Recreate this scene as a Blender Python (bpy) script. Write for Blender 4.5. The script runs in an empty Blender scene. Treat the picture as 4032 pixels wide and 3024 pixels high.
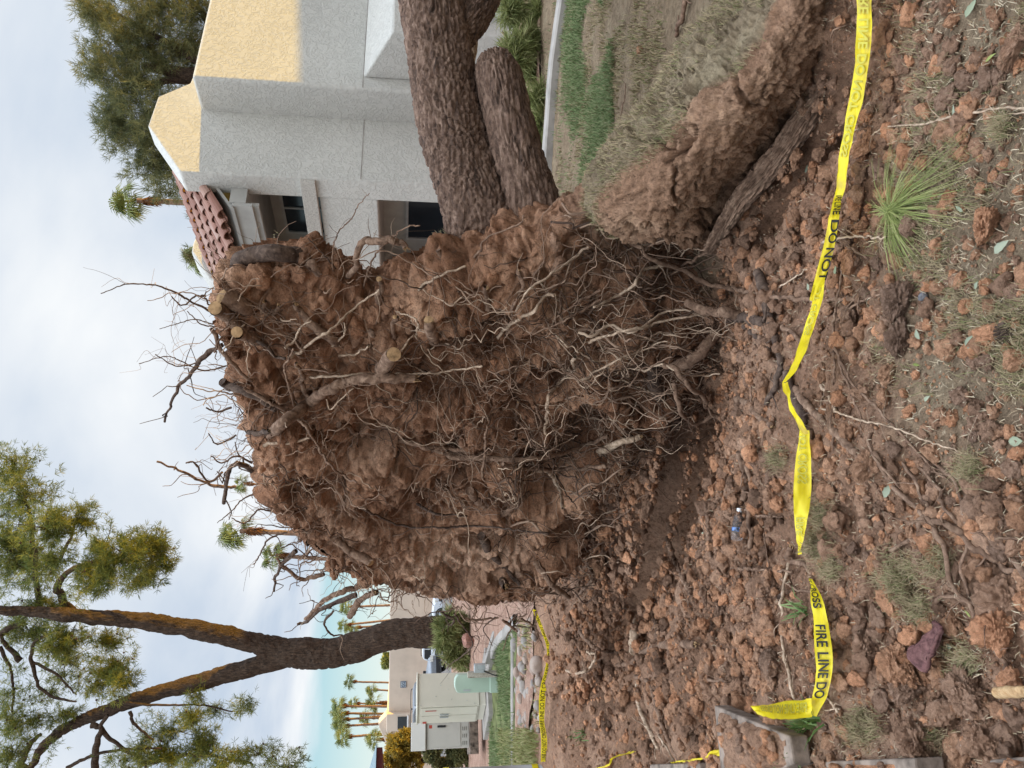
import bpy, math, random
import numpy as np
from mathutils import Vector, Matrix
random.seed(7); RNG = np.random.default_rng(7)
S = bpy.context.scene
COL = S.collection
R = math.radians
# ------------------------------------------------------------------ camera
F_PX = 3030.0; PITCH = R(7.6); ROLL = 0.015; EYE = np.array([0., 0., 1.6])
FW = np.array([0., math.cos(PITCH), -math.sin(PITCH)]); UP0 = np.array([0., math.sin(PITCH), math.cos(PITCH)]); R0 = np.array([1., 0., 0.])
RT = math.cos(ROLL)*R0 + math.sin(ROLL)*UP0
DN = -math.cos(ROLL)*UP0 + math.sin(ROLL)*R0
cam = bpy.data.cameras.new('camera'); co = bpy.data.objects.new('camera', cam); COL.objects.link(co)
cam.sensor_width = 36; cam.lens = F_PX/4032*36; cam.clip_end = 2000; cam.clip_start = 0.05
M = Matrix.Identity(4)
for i in range(3):
    M[i][0] = DN[i]; M[i][1] = RT[i]; M[i][2] = -FW[i]; M[i][3] = EYE[i]      # the photo was taken with the phone on its side
co.matrix_world = M; S.camera = co
# ------------------------------------------------------------------ sky, sun, exposure
SUN = Vector((0.985, 0.120, 0.107)).normalized()
w = bpy.data.worlds.new('World'); S.world = w; w.use_nodes = True
def build_world():
    nt = w.node_tree; N = nt.nodes; L = nt.links; N.clear()
    out = N.new('ShaderNodeOutputWorld'); bg = N.new('ShaderNodeBackground'); L.new(bg.outputs[0], out.inputs[0])
    bg.inputs[1].default_value = 0.1
    sky = N.new('ShaderNodeTexSky'); sky.sky_type = 'NISHITA'; sky.sun_disc = False
    sky.sun_elevation = math.asin(SUN.z); sky.sun_rotation = math.atan2(SUN.x, SUN.y)
    tc = N.new('ShaderNodeTexCoord'); sep = N.new('ShaderNodeSeparateXYZ'); L.new(tc.outputs['Generated'], sep.inputs[0])
    def math_(op, a, b=None):
        n = N.new('ShaderNodeMath'); n.operation = op
        for i, v in enumerate((a, b)):
            if v is None: continue
            if isinstance(v, (int, float)): n.inputs[i].default_value = v
            else: L.new(v, n.inputs[i])
        return n.outputs[0]
    z = math_('MAXIMUM', sep.outputs[2], 0.0); zz = math_('ADD', z, 0.18)
    cx = math_('DIVIDE', sep.outputs[0], zz); cy = math_('DIVIDE', sep.outputs[1], zz)
    cmb = N.new('ShaderNodeCombineXYZ'); L.new(cx, cmb.inputs[0]); L.new(cy, cmb.inputs[1])
    n1 = N.new('ShaderNodeTexNoise'); n1.inputs['Scale'].default_value = 0.75; n1.inputs['Detail'].default_value = 7; L.new(cmb.outputs[0], n1.inputs['Vector'])
    n1.inputs['Distortion'].default_value = 0.4
    ramp = N.new('ShaderNodeValToRGB'); L.new(n1.outputs[0], ramp.inputs[0])
    ramp.color_ramp.elements[0].position = 0.42; ramp.color_ramp.elements[0].color = (3.3, 3.85, 4.6, 1)
    ramp.color_ramp.elements[1].position = 0.64; ramp.color_ramp.elements[1].color = (5.7, 5.8, 5.85, 1)
    # clear band near the horizon, under the edge of the cloud deck
    n2 = N.new('ShaderNodeTexNoise'); n2.inputs['Scale'].default_value = 1.1; n2.inputs['Detail'].default_value = 6; L.new(cmb.outputs[0], n2.inputs['Vector'])
    e = math_('ADD', z, math_('MULTIPLY', math_('SUBTRACT', n2.outputs[0], 0.5), 0.06))
    e = math_('ADD', e, math_('MULTIPLY', sep.outputs[0], 0.05))
    mr = N.new('ShaderNodeMapRange'); mr.interpolation_type = 'SMOOTHSTEP'; L.new(e, mr.inputs[0])
    mr.inputs[1].default_value = 0.083; mr.inputs[2].default_value = 0.104
    clr = N.new('ShaderNodeValToRGB'); L.new(z, clr.inputs[0])
    clr.color_ramp.elements[0].position = 0.0; clr.color_ramp.elements[0].color = (5.6, 6.2, 5.9, 1)
    clr.color_ramp.elements[1].position = 0.10; clr.color_ramp.elements[1].color = (2.9, 4.5, 5.1, 1)
    m1 = N.new('ShaderNodeMix'); m1.data_type = 'RGBA'; m1.inputs[0].default_value = 0.85
    L.new(sky.outputs[0], m1.inputs[6]); L.new(clr.outputs[0], m1.inputs[7])
    gz = N.new('ShaderNodeMapRange'); gz.interpolation_type = 'SMOOTHSTEP'; L.new(z, gz.inputs[0]); gz.inputs[1].default_value = .46; gz.inputs[2].default_value = .85; gz.inputs[3].default_value = 1.0; gz.inputs[4].default_value = 4.2
    vm = N.new('ShaderNodeVectorMath'); vm.operation = 'SCALE'; L.new(ramp.outputs[0], vm.inputs[0]); L.new(gz.outputs[0], vm.inputs['Scale'])
    m2 = N.new('ShaderNodeMix'); m2.data_type = 'RGBA'; L.new(mr.outputs[0], m2.inputs[0]); L.new(m1.outputs[2], m2.inputs[6]); L.new(vm.outputs[0], m2.inputs[7])
    L.new(m2.outputs[2], bg.inputs[0])
build_world()
sl = bpy.data.lights.new('sun', 'SUN'); so = bpy.data.objects.new('sun', sl); COL.objects.link(so)
sl.energy = 3.8; sl.angle = R(0.5); sl.color = (1.0, 0.585, 0.0); so.rotation_euler = SUN.to_track_quat('Z', 'Y').to_euler()
S.view_settings.view_transform = 'Standard'; S.view_settings.look = 'None'; S.view_settings.gamma = 1; S.view_settings.exposure = 0.80
S.cycles.max_bounces = 8; S.cycles.transparent_max_bounces = 8

# ------------------------------------------------------------------ photo frames -> rays (only to lay out real positions)
FR = {'f': (0, 0, 1), 'M': (0, 0, .5486), 'z1': (0, 0, 1.508), 'z2': (1200, 0, 1.508), 'z3': (2300, 0, 1.277), 'z4': (700, 900, 1.659), 'z5': (1700, 800, 1.508),
      'z6': (2900, 900, 1.659), 'z7': (0, 1700, 1.253), 'z8': (1200, 1800, 1.355), 'b1': (2200, 1800, 1.3555), 'b2': (3000, 1800, 1.3556), 'b3': (1200, 2300, 2.212), 'b4': (1400, 2550, 3.5),
      'b5': (1600, 2300, 3.687), 'b6': (2500, 2650, 2.765), 'b7': (1700, 0, 2.765)}
def px(fr, p):
    o = FR[fr]; return (o[0] + p[0]/o[2], o[1] + p[1]/o[2])
def ray(x, y):
    return FW + (1512 - y)/F_PX*RT + (x - 2016)/F_PX*DN
def P(x, y, d):
    r = ray(x, y); return EYE + r*(d/r[1])
def hit(x, y, p0, n):
    r = ray(x, y); t = np.dot(np.asarray(p0) - EYE, n)/np.dot(r, n); return EYE + r*t
# ------------------------------------------------------------------ noise
def _hash(ix, iy, iz, s):
    h = (ix.astype(np.uint32)*np.uint32(374761393) + iy.astype(np.uint32)*np.uint32(668265263) + iz.astype(np.uint32)*np.uint32(2246822519) + np.uint32(s*97+13)*np.uint32(3266489917))
    h ^= h >> np.uint32(15); h *= np.uint32(2246822519); h ^= h >> np.uint32(13); h *= np.uint32(3266489917); h ^= h >> np.uint32(16)
    return h.astype(np.float64)/4294967295.0
def vnoise(p, s=0):
    p = np.asarray(p, float); i = np.floor(p).astype(np.int64); f = p - i; f = f*f*f*(f*(f*6-15)+10)
    r = 0
    for dx in (0, 1):
        wx = f[:, 0] if dx else 1-f[:, 0]
        for dy in (0, 1):
            wy = f[:, 1] if dy else 1-f[:, 1]
            for dz in (0, 1):
                wz = f[:, 2] if dz else 1-f[:, 2]
                r = r + wx*wy*wz*_hash(i[:, 0]+dx, i[:, 1]+dy, i[:, 2]+dz, s)
    return r*2-1
def fbm(p, o=4, s=0, g=.5):
    p = np.asarray(p, float); r = 0; a = 1
    for k in range(o):
        r = r + a*vnoise(p*(2**k)+k*17.3, s+k); a *= g
    return r
def worley(p, s=0):
    p = np.asarray(p, float); i = np.floor(p).astype(np.int64)
    d1 = np.full(len(p), 9.); d2 = np.full(len(p), 9.)
    for dx in (-1, 0, 1):
        for dy in (-1, 0, 1):
            for dz in (-1, 0, 1):
                j = i + np.array([dx, dy, dz])
                q = j + np.stack([_hash(j[:, 0], j[:, 1], j[:, 2], s+k) for k in (0, 1, 2)], 1)
                d = np.sqrt(((q-p)**2).sum(1))
                m = d < d1; d2 = np.where(m, d1, np.minimum(d2, d)); d1 = np.where(m, d, d1)
    return d1, d2
np.seterr(over='ignore')
def cellrand(p, s=0):
    p = np.asarray(p, float); i = np.floor(p).astype(np.int64); d1 = np.full(len(p), 9.); r = np.zeros(len(p))
    for dx in (-1, 0, 1):
        for dy in (-1, 0, 1):
            j = i + np.array([dx, dy, 0]); q = j + np.stack([_hash(j[:, 0], j[:, 1], j[:, 2], s+k) for k in (0, 1, 2)], 1); q[:, 2] = p[:, 2]
            d = ((q-p)**2).sum(1); m = d < d1; d1 = np.where(m, d, d1); r = np.where(m, _hash(j[:, 0], j[:, 1], j[:, 2], s+7), r)
    return r
def sstep(a, b, x):
    t = np.clip((np.asarray(x, float)-a)/(b-a), 0, 1); return t*t*(3-2*t)
# ------------------------------------------------------------------ mesh helpers
class MB:
    def __init__(s): s.v = []; s.f = []; s.n = 0; s.r = []
    def add(s, v, f, rnd=None):
        v = np.asarray(v, float).reshape(-1, 3); f = np.asarray(f, int)
        s.v.append(v); s.f.append(f + s.n); s.n += len(v)
        s.r.append(np.asarray(rnd, float) if isinstance(rnd, np.ndarray) else np.full(len(f), random.random() if rnd is None else rnd))
        return s
def grp(f):
    out = {}
    for a in f: out.setdefault(a.shape[1], []).append(a)
    return out
def to_mesh(name, mb, mat, off=(0, 0, 0), smooth=True):
    me = bpy.data.meshes.new(name)
    V = np.concatenate(mb.v) - np.asarray(off)
    me.vertices.add(len(V)); me.vertices.foreach_set('co', V.astype(np.float32).ravel())
    loops = np.concatenate([a.ravel() for a in mb.f]); tot = np.concatenate([np.full(len(a), a.shape[1]) for a in mb.f]); st = np.concatenate([[0], np.cumsum(tot)[:-1]])
    me.loops.add(len(loops)); me.loops.foreach_set('vertex_index', loops.astype(np.int32))
    me.polygons.add(len(tot)); me.polygons.foreach_set('loop_start', st.astype(np.int32)); me.polygons.foreach_set('loop_total', tot.astype(np.int32))
    me.polygons.foreach_set('use_smooth', np.full(len(tot), smooth))
    at = me.attributes.new('rnd', 'FLOAT', 'FACE'); at.data.foreach_set('value', np.concatenate(mb.r).astype(np.float32))
    me.update(calc_edges=True); me.validate()
    for m in (mat if isinstance(mat, (list, tuple)) else [mat]): me.materials.append(m)
    return me
def top_loc(o):
    while o.parent: o = o.parent
    return np.array(o.location)
def part(name, mb, mat, parent, smooth=False, label=None, kind=None):
    o = bpy.data.objects.new(name, to_mesh(name, mb, mat, top_loc(parent), smooth)); COL.objects.link(o); o.parent = parent
    if label: o['label'] = label
    if kind: o['kind'] = kind
    return o
def tag(o, label=None, cat=None, group=None, kind=None):
    if label: o['label'] = label
    if cat: o['category'] = cat
    if group: o['group'] = group
    if kind: o['kind'] = kind
    return o
def thing(name, label, cat, loc, group=None):
    o = bpy.data.objects.new(name, None); COL.objects.link(o); o.location = tuple(loc); o.empty_display_size = .1
    return tag(o, label, cat, group)
def solo(name, mb, mat, label=None, cat=None, loc=(0, 0, 0), group=None, smooth=True, kind=None):
    o = bpy.data.objects.new(name, to_mesh(name, mb, mat, loc, smooth)); COL.objects.link(o); o.location = tuple(loc)
    return tag(o, label, cat, group, kind)
def copy_tree(o, parent=None):
    c = o.copy(); COL.objects.link(c)
    if parent: c.parent = parent
    for ch in [k for k in ALL(o)]: copy_tree(ch, c)
    return c
def ALL(o): return [k for k in bpy.data.objects if k.parent == o]
def bevel(o, w, seg=2):
    m = o.modifiers.new('bevel', 'BEVEL'); m.width = w; m.segments = seg; m.limit_method = 'ANGLE'; m.angle_limit = R(40); return o
def quad_grid(nu, nv, close_u=False):
    u = np.arange(nu if close_u else nu-1); v = np.arange(nv-1)
    U, V = np.meshgrid(u, v, indexing='ij'); U2 = (U+1) % nu
    return np.stack([U*nv+V, U2*nv+V, U2*nv+V+1, U*nv+V+1], -1).reshape(-1, 4)
def spline(pts, n):
    p = np.asarray(pts, float)
    if len(p) == 2: return p[0] + (p[1]-p[0])*np.linspace(0, 1, n)[:, None]
    q = np.vstack([2*p[0]-p[1], p, 2*p[-1]-p[-2]]); k = len(p)-1
    t = np.linspace(0, k-1e-6, n); i = t.astype(int); f = (t-i)[:, None]
    a, b, c, d = q[i], q[i+1], q[i+2], q[i+3]
    return .5*((2*b) + (c-a)*f + (2*a-5*b+4*c-d)*f*f + (-a+3*b-3*c+d)*f**3)
def frames(p):
    t = np.gradient(p, axis=0); t /= np.linalg.norm(t, axis=1)[:, None]+1e-12
    n = np.zeros_like(p); a = np.array([0, 0, 1.]) if abs(t[0][2]) < .9 else np.array([1., 0, 0])
    x = np.cross(t[0], a); x /= np.linalg.norm(x)
    for i in range(len(p)):
        x = x - t[i]*np.dot(x, t[i]); x /= np.linalg.norm(x)+1e-12; n[i] = x
    return t, n, np.cross(t, n)
def tube(mb, pts, r0, r1, n=None, seg=8, wob=0., seed=0, cap=True, rn=0.12, rnd=None):
    n = n or max(4, len(pts)*4); p = spline(pts, n) if len(pts) < n else np.asarray(pts, float)
    n = len(p); L = np.linalg.norm(np.diff(p, axis=0), axis=1).sum()
    if wob:
        s = np.linspace(0, L, n)/max(wob*6, .02)
        env = np.minimum(1, np.linspace(0, n, n)/3)
        for k in range(3): p[:, k] += wob*env*fbm(np.stack([s, np.full(n, seed*3.7+k*11.1), np.zeros(n)], 1), 2, 5)
    t, a, b = frames(p); th = np.linspace(0, 2*math.pi, seg, endpoint=False)
    r = np.linspace(r0, r1, n) if np.isscalar(r0) and np.isscalar(r1) else np.interp(np.linspace(0, 1, n), np.linspace(0, 1, len(r0)), r0)
    if rn: r = r*(1+rn*fbm(np.stack([np.linspace(0, L, n)/max(r[0]*4, .01), np.full(n, seed*1.7), np.zeros(n)], 1), 2, 9))
    ring = np.cos(th)[None, :, None]*a[:, None] + np.sin(th)[None, :, None]*b[:, None]
    v = p[:, None] + ring*r[:, None, None]
    v = v.transpose(1, 0, 2).reshape(-1, 3); f = quad_grid(seg, n, True)
    mb.add(v, f, rnd)
    if cap:
        for e in (0, n-1):
            c = len(v); base = mb.n - len(v)
            idx = np.arange(seg)*n + e
            cv = p[e] + t[e]*(r[e]*.25*(1 if e else -1))
            fv = np.stack([idx, np.roll(idx, -1), np.full(seg, len(v))], 1)
            mb.v.append(cv[None]); mb.f.append(fv + base); mb.n += 1; mb.r.append(np.full(seg, .5))
            v = np.vstack([v, cv[None]])
    return mb
def box(mb, p0, ex, ey, ez):
    p0 = np.asarray(p0, float); ex, ey, ez = map(lambda q: np.asarray(q, float), (ex, ey, ez))
    v = [p0 + i*ex + j*ey + k*ez for k in (0, 1) for j in (0, 1) for i in (0, 1)]
    return mb.add(v, [[0, 2, 3, 1], [4, 5, 7, 6], [0, 1, 5, 4], [2, 6, 7, 3], [0, 4, 6, 2], [1, 3, 7, 5]])
def abox(mb, x0, x1, y0, y1, z0, z1): return box(mb, (x0, y0, z0), (x1-x0, 0, 0), (0, y1-y0, 0), (0, 0, z1-z0))
def prism(mb, poly, ext):
    n = len(poly); a = np.asarray(poly, float); b = a + np.asarray(ext, float)
    mb.add(np.vstack([a, b]), [[i, (i+1) % n, n+(i+1) % n, n+i] for i in range(n)])
    k = mb.n - 2*n
    mb.f.append(np.array([list(range(n-1, -1, -1))]) + k); mb.f.append(np.array([list(range(n, 2*n))]) + k); mb.r += [np.zeros(1), np.zeros(1)]
    return mb
_ico = {}
def ico(sub):
    if sub in _ico: return _ico[sub]
    import bmesh
    bm = bmesh.new(); bmesh.ops.create_icosphere(bm, subdivisions=sub, radius=1)
    v = np.array([q.co[:] for q in bm.verts]); f = np.array([[q.index for q in a.verts] for a in bm.faces]); bm.free()
    _ico[sub] = (v, f); return v, f
def lump(c, r, sub=3, seed=0, amp=.35, flat=(1, 1, 1), fine=.1):
    v, f = ico(sub); s = seed*7.31
    d = amp*fbm(v*1.3+s, 2, 3) + fine*fbm(v*4+s, 3, 8)
    d1, d2 = worley(v*1.6+s, 4)
    d = d + .28*np.minimum(d2-d1, .35) - .1
    w_ = v*(1+d)[:, None]
    rs = np.random.default_rng(int(seed*13+5))
    for k in range(9):
        n_ = rs.normal(0, 1, 3); n_ /= np.linalg.norm(n_); h = rs.uniform(.60, .88); q = w_ @ n_; w_ = w_ - n_*(np.maximum(0, q-h)*.82)[:, None]
    w_ = w_ + v*(fine*.45*fbm(v*9+s, 3, 12, .65))[:, None]
    w_ = w_*np.asarray(flat)
    a = seed*2.4; ca, sa = math.cos(a), math.sin(a)
    w_ = w_ @ np.array([[ca, -sa, 0], [sa, ca, 0], [0, 0, 1]])
    return np.asarray(c) + w_*r, f
# ------------------------------------------------------------------ materials
def mat(name, rough=.85, spec=.25):
    m = bpy.data.materials.new(name); m.use_nodes = True; b = m.node_tree.nodes['Principled BSDF']
    b.inputs['Roughness'].default_value = rough; b.inputs['Specular IOR Level'].default_value = spec
    return m, m.node_tree, b
def nz(nt, scale, detail=6, dist=0, coord='Object', rough=.55, mapping=None):
    tc = nt.nodes.new('ShaderNodeTexCoord'); n = nt.nodes.new('ShaderNodeTexNoise')
    n.inputs['Scale'].default_value = scale; n.inputs['Detail'].default_value = detail; n.inputs['Distortion'].default_value = dist; n.inputs['Roughness'].default_value = rough
    if coord == 'Pos': src = nt.nodes.new('ShaderNodeNewGeometry').outputs['Position']
    else: src = tc.outputs[coord]
    if mapping is not None:
        mp = nt.nodes.new('ShaderNodeMapping'); mp.inputs['Scale'].default_value = mapping[0]; mp.inputs['Rotation'].default_value = mapping[1]
        nt.links.new(src, mp.inputs[0]); src = mp.outputs[0]
    nt.links.new(src, n.inputs['Vector']); return n.outputs[0]
def ramp(nt, fac, stops):
    r = nt.nodes.new('ShaderNodeValToRGB'); e = r.color_ramp.elements
    while len(e) < len(stops): e.new(.5)
    for q, (p, c) in zip(e, stops): q.position = p; q.color = (*c, 1)
    nt.links.new(fac, r.inputs[0]); return r.outputs[0]
def mix(nt, fac, a, b, mode='MIX'):
    m = nt.nodes.new('ShaderNodeMix'); m.data_type = 'RGBA'; m.blend_type = mode
    for i, v in ((0, fac), (6, a), (7, b)):
        if isinstance(v, (int, float)): m.inputs[i].default_value = v
        elif isinstance(v, tuple): m.inputs[i].default_value = (*v, 1)
        else: nt.links.new(v, m.inputs[i])
    return m.outputs[2]
def bump(nt, b, hs, dist=.01):
    prev = None
    for h, st, dd in hs:
        n = nt.nodes.new('ShaderNodeBump'); n.inputs['Strength'].default_value = st; n.inputs['Distance'].default_value = dd
        nt.links.new(h, n.inputs['Height'])
        if prev: nt.links.new(prev, n.inputs['Normal'])
        prev = n.outputs[0]
    nt.links.new(prev, b.inputs['Normal'])
def attr(nt, name='rnd'):
    a = nt.nodes.new('ShaderNodeAttribute'); a.attribute_name = name; return a.outputs['Fac']
def simple(name, col, rough=.6, spec=.3, metal=0, var=.08, scale=8, bmp=0):
    m, nt, b = mat(name, rough, spec); b.inputs['Metallic'].default_value = metal
    c2 = tuple(max(0, c*(1-var*2.2)) for c in col); c3 = tuple(min(1, c*(1+var)) for c in col)
    n = nz(nt, scale, 6)
    nt.links.new(ramp(nt, n, [(.3, c2), (.55, col), (.75, c3)]), b.inputs['Base Color'])
    if bmp: bump(nt, b, [(nz(nt, scale*6, 5), .5, bmp)])
    return m
def soil(name, dark, mid, light, scale=2., obj=False, coord='Pos'):
    m, nt, b = mat(name, .95, .1)
    c = ramp(nt, nz(nt, scale, 10, .6, coord, .62), [(.30, dark), (.48, mid), (.66, light)])
    g = ramp(nt, nz(nt, scale*22, 6, 0, coord, .7), [(.33, (.42, .40, .38)), (.52, (1, 1, 1)), (.70, (1.28, 1.25, 1.2))])
    c = mix(nt, .8, c, g, 'MULTIPLY')
    # pale grit
    v = nt.nodes.new('ShaderNodeTexVoronoi'); v.inputs['Scale'].default_value = 55
    src = nt.nodes.new('ShaderNodeNewGeometry').outputs['Position'] if coord == 'Pos' else nt.nodes.new('ShaderNodeTexCoord').outputs[coord]
    nt.links.new(src, v.inputs['Vector'])
    gr = ramp(nt, v.outputs['Distance'], [(.10, (1, 1, 1)), (.16, (0, 0, 0))])
    sel = ramp(nt, v.outputs['Color'], [(.72, (0, 0, 0)), (.76, (1, 1, 1))])
    gm = mix(nt, 1., gr, sel, 'MULTIPLY')
    c = mix(nt, gm, c, (.50, .40, .33))
    if name == 'soil_plate': c = mix(nt, attr(nt, 'pale'), c, mix(nt, .9, (.72, .51, .38), g, 'MULTIPLY'))
    if obj:
        oi = nt.nodes.new('ShaderNodeObjectInfo')
        t = ramp(nt, oi.outputs['Random'], [(0, (.52, .53, .56)), (.35, (.85, .85, .87)), (.7, (1.12, 1.0, .90)), (1, (1.40, 1.12, .94))])
        c = mix(nt, 1., c, t, 'MULTIPLY')
    else:
        t = ramp(nt, attr(nt), [(0, (.58, .58, .60)), (.35, (.90, .88, .88)), (.7, (1.12, 1.0, .90)), (1, (1.40, 1.13, .95))])
        c = mix(nt, 1., c, t, 'MULTIPLY')
    nt.links.new(c, b.inputs['Base Color'])
    bump(nt, b, [(nz(nt, 26, 8, 0, coord, .68), 1., .045), (nz(nt, 110, 6, 0, coord, .72), 1., .012)])
    return m
def leafy(name, cols, rough=.6, trans=.25):
    m, nt, b = mat(name, rough, .2)
    c = ramp(nt, attr(nt), [(i/(len(cols)-1), c) for i, c in enumerate(cols)])
    nt.links.new(c, b.inputs['Base Color'])
    if trans:
        t = nt.nodes.new('ShaderNodeBsdfTranslucent'); nt.links.new(c, t.inputs[0]); x = nt.nodes.new('ShaderNodeMixShader'); x.inputs[0].default_value = trans
        nt.links.new(b.outputs[0], x.inputs[1]); nt.links.new(t.outputs[0], x.inputs[2])
        nt.links.new(x.outputs[0], nt.nodes['Material Output'].inputs[0])
    return m
def bark(name, dark, mid, light, stretch=((9, 9, 2.2), (0, 0, 0)), bd=.02, coord='Pos'):
    m, nt, b = mat(name, .9, .15)
    n = nz(nt, 3.0, 8, .8, coord, .65, stretch)
    c = ramp(nt, n, [(.30, dark), (.47, mid), (.68, light)])
    g = ramp(nt, nz(nt, 45, 6, 0, coord, .7), [(.3, (.5, .48, .46)), (.55, (1, 1, 1)), (.75, (1.3, 1.25, 1.2))])
    c = mix(nt, .8, c, g, 'MULTIPLY'); nt.links.new(c, b.inputs['Base Color'])
    bump(nt, b, [(n, .9, bd), (nz(nt, 70, 6, 0, coord, .7), .7, bd*.3)])
    return m
def stucco(name, col, scale=9., dist=.012):
    m, nt, b = mat(name, .9, .15)
    n = nz(nt, scale, 5, 1.4, 'Pos', .55); big = nz(nt, .9, 4, 0, 'Pos')
    k = ramp(nt, n, [(.44, (0, 0, 0)), (.50, (.8, .8, .8)), (.60, (1, 1, 1))])
    c = ramp(nt, big, [(.3, tuple(x*.90 for x in col)), (.7, col)])
    nt.links.new(mix(nt, .07, c, k, 'MULTIPLY'), b.inputs['Base Color'])
    bump(nt, b, [(k, .85, dist), (nz(nt, 60, 4, 0, 'Pos'), .35, .004)])
    return m
MT = {}
MT['ground'] = soil('soil_ground', (.115, .062, .040), (.200, .108, .068), (.280, .165, .108), 1.4)
MT['clod'] = soil('soil_clod', (0.262, 0.161, 0.108), (0.482, 0.295, 0.195), (0.659, 0.434, 0.309), 3.0, True, 'Object')
MT['crumb'] = soil('soil_crumb', (0.231, 0.140, 0.094), (0.431, 0.260, 0.170), (0.600, 0.387, 0.268), 2.0)
MT['plate'] = soil('soil_plate', (0.171, 0.094, 0.059), (0.378, 0.209, 0.130), (0.647, 0.414, 0.283), 1.1)
MT['bank'] = soil('soil_bank', (.165, .105, .072), (.265, .168, .117), (.34, .225, .16), 1.8)
MT['bark'] = bark('pine_bark', (.036, .028, .024), (.140, .088, .065), (.30, .205, .155), ((3, 9, 9), (0, 0, R(-17))), .015)
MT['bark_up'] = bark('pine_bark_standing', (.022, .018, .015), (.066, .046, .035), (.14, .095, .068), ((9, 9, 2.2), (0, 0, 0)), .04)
MT['root'] = bark('root_bark', (.070, .043, .030), (.175, .108, .074), (.31, .21, .148), ((8, 8, 8), (0, 0, 0)), .008)
MT['root_pale'] = bark('root_pale', (.19, .13, .088), (.37, .268, .19), (.60, .47, .35), ((8, 8, 8), (0, 0, 0)), .006)
MT['root_dark'] = bark('root_dark', (.035, .024, .020), (.085, .058, .045), (.155, .108, .082), ((8, 8, 8), (0, 0, 0)), .008)
MT['fine'] = leafy('fine_root', [(.055, .033, .023), (.11, .068, .047), (.19, .122, .085), (.31, .21, .15), (.48, .36, .26)], .85, 0)
MT['cut'] = simple('cut_wood', (.40, .255, .135), .85, .15, 0, .28, 30, .004)
MT['stucco'] = stucco('stucco_wall', (.53, .52, .485), 13., .0055)
MT['stucco_far'] = stucco('stucco_far', (.66, .56, .47), 3.0, .02)
MT['conc'] = simple('concrete', (.32, .295, .27), .9, .2, 0, .14, 5, .004)
MT['dirtconc'] = simple('dirty_concrete', (.235, .185, .15), .9, .2, 0, .4, 9, .006)
# ------------------------------------------------------------------ terrain
PA = np.array([0.85, 4.2]); PE = np.array([-.753, .658]); PN = np.array([-.658, -.753])     # foot of the root plate, its run and its front
def height(x, y, fine=True):
    x = np.asarray(x, float); y = np.asarray(y, float); sh = x.shape; x = x.ravel(); y = y.ravel()
    a = (x-PA[0])*PE[0] + (y-PA[1])*PE[1]; q = (x-PA[0])*PN[0] + (y-PA[1])*PN[1]
    h = -1.1*sstep(24, 45, y)
    pit = sstep(-.35, .4, a)*(1-sstep(3.6, 5.0, a))*np.exp(-((q-.22)/.62)**2)
    h = h - (.40+.42*sstep(.9, 1.6, a)*(1-sstep(3.0, 3.6, a)))*pit
    near = (1-sstep(9.5, 12, y))
    tb, tf = turf(x, y); soilm = near*(1-np.maximum(tb, .75*tf))
    p = np.stack([x, y, np.zeros_like(x)], 1)
    h = h + (.035 + .03*soilm)*near*fbm(p*1.1, 3, 21)
    lf = sstep(-.4, -1.2, x)*sstep(2.0, 2.8, y)*(1-sstep(7.6, 9., y))
    h = h + .03*lf*(1-pit)
    ux, uy = x-1.12, y-2.80; al = ux*-.489 + uy*.872; pe = ux*.872 + uy*.489; h = h - .30*sstep(-.15, .1, al)*(1-sstep(.75, 1.0, al))*np.exp(-((pe-.06)/.10)**2)
    if fine:
        d1, d2 = worley(p*6.5 + .3*fbm(p*4, 2, 3)[:, None], 31)
        h = h + soilm*(1+.9*pit)*(.045*fbm(p*4.2, 4, 22, .55) + .075*np.maximum(0, .55-d1) + .012*fbm(p*26, 3, 23, .6)) + near*(1-soilm)*.008*fbm(p*14, 3, 24)
    return h.reshape(sh)
def turf(x, y):
    p = np.stack([x, y, np.zeros_like(x)], 1); n = fbm(p*1.6, 3, 41)
    b = (x-1.2)*.85 + (y-3.3)*.52
    tb = sstep(.05, .35, b + .10*n)*sstep(.0, .3, x-.15)
    tf = sstep(.0, .45, (2.50-y) + .22*n + .10*np.minimum(x, 1.)) * sstep(-.25, .1, x+.3*n)
    return tb, tf
def hz(x, y): return float(height(np.array([x]), np.array([y]))[0])
def G(x, y, lift=0.):
    r = ray(x, y); t = (lift - EYE[2])/r[2] if r[2] < -1e-4 else 60.
    for _ in range(8):
        p = EYE + r*t; z = hz(p[0], p[1]) + lift
        t += .8*(z - p[2])/r[2]
    return EYE + r*t
def Gm(pts):      # many pixels at once
    pts = np.asarray(pts, float); r = np.array([ray(a, b) for a, b in pts]); t = -EYE[2]/r[:, 2]
    for _ in range(6):
        p = EYE + r*t[:, None]; t = t + .8*(height(p[:, 0], p[:, 1]) - p[:, 2])/r[:, 2]
    return EYE + r*t[:, None]
def graded(lo, hi, fine, a, b, grow=1.12, mx=40):
    c = list(np.arange(lo, hi, fine)); st = fine
    while c[-1] < b: st = min(mx, st*grow); c.append(c[-1]+st)
    st = fine; d = []; v = lo
    while v > a: st = min(mx, st*grow); v -= st; d.append(v)
    return np.array(d[::-1] + c)
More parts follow.
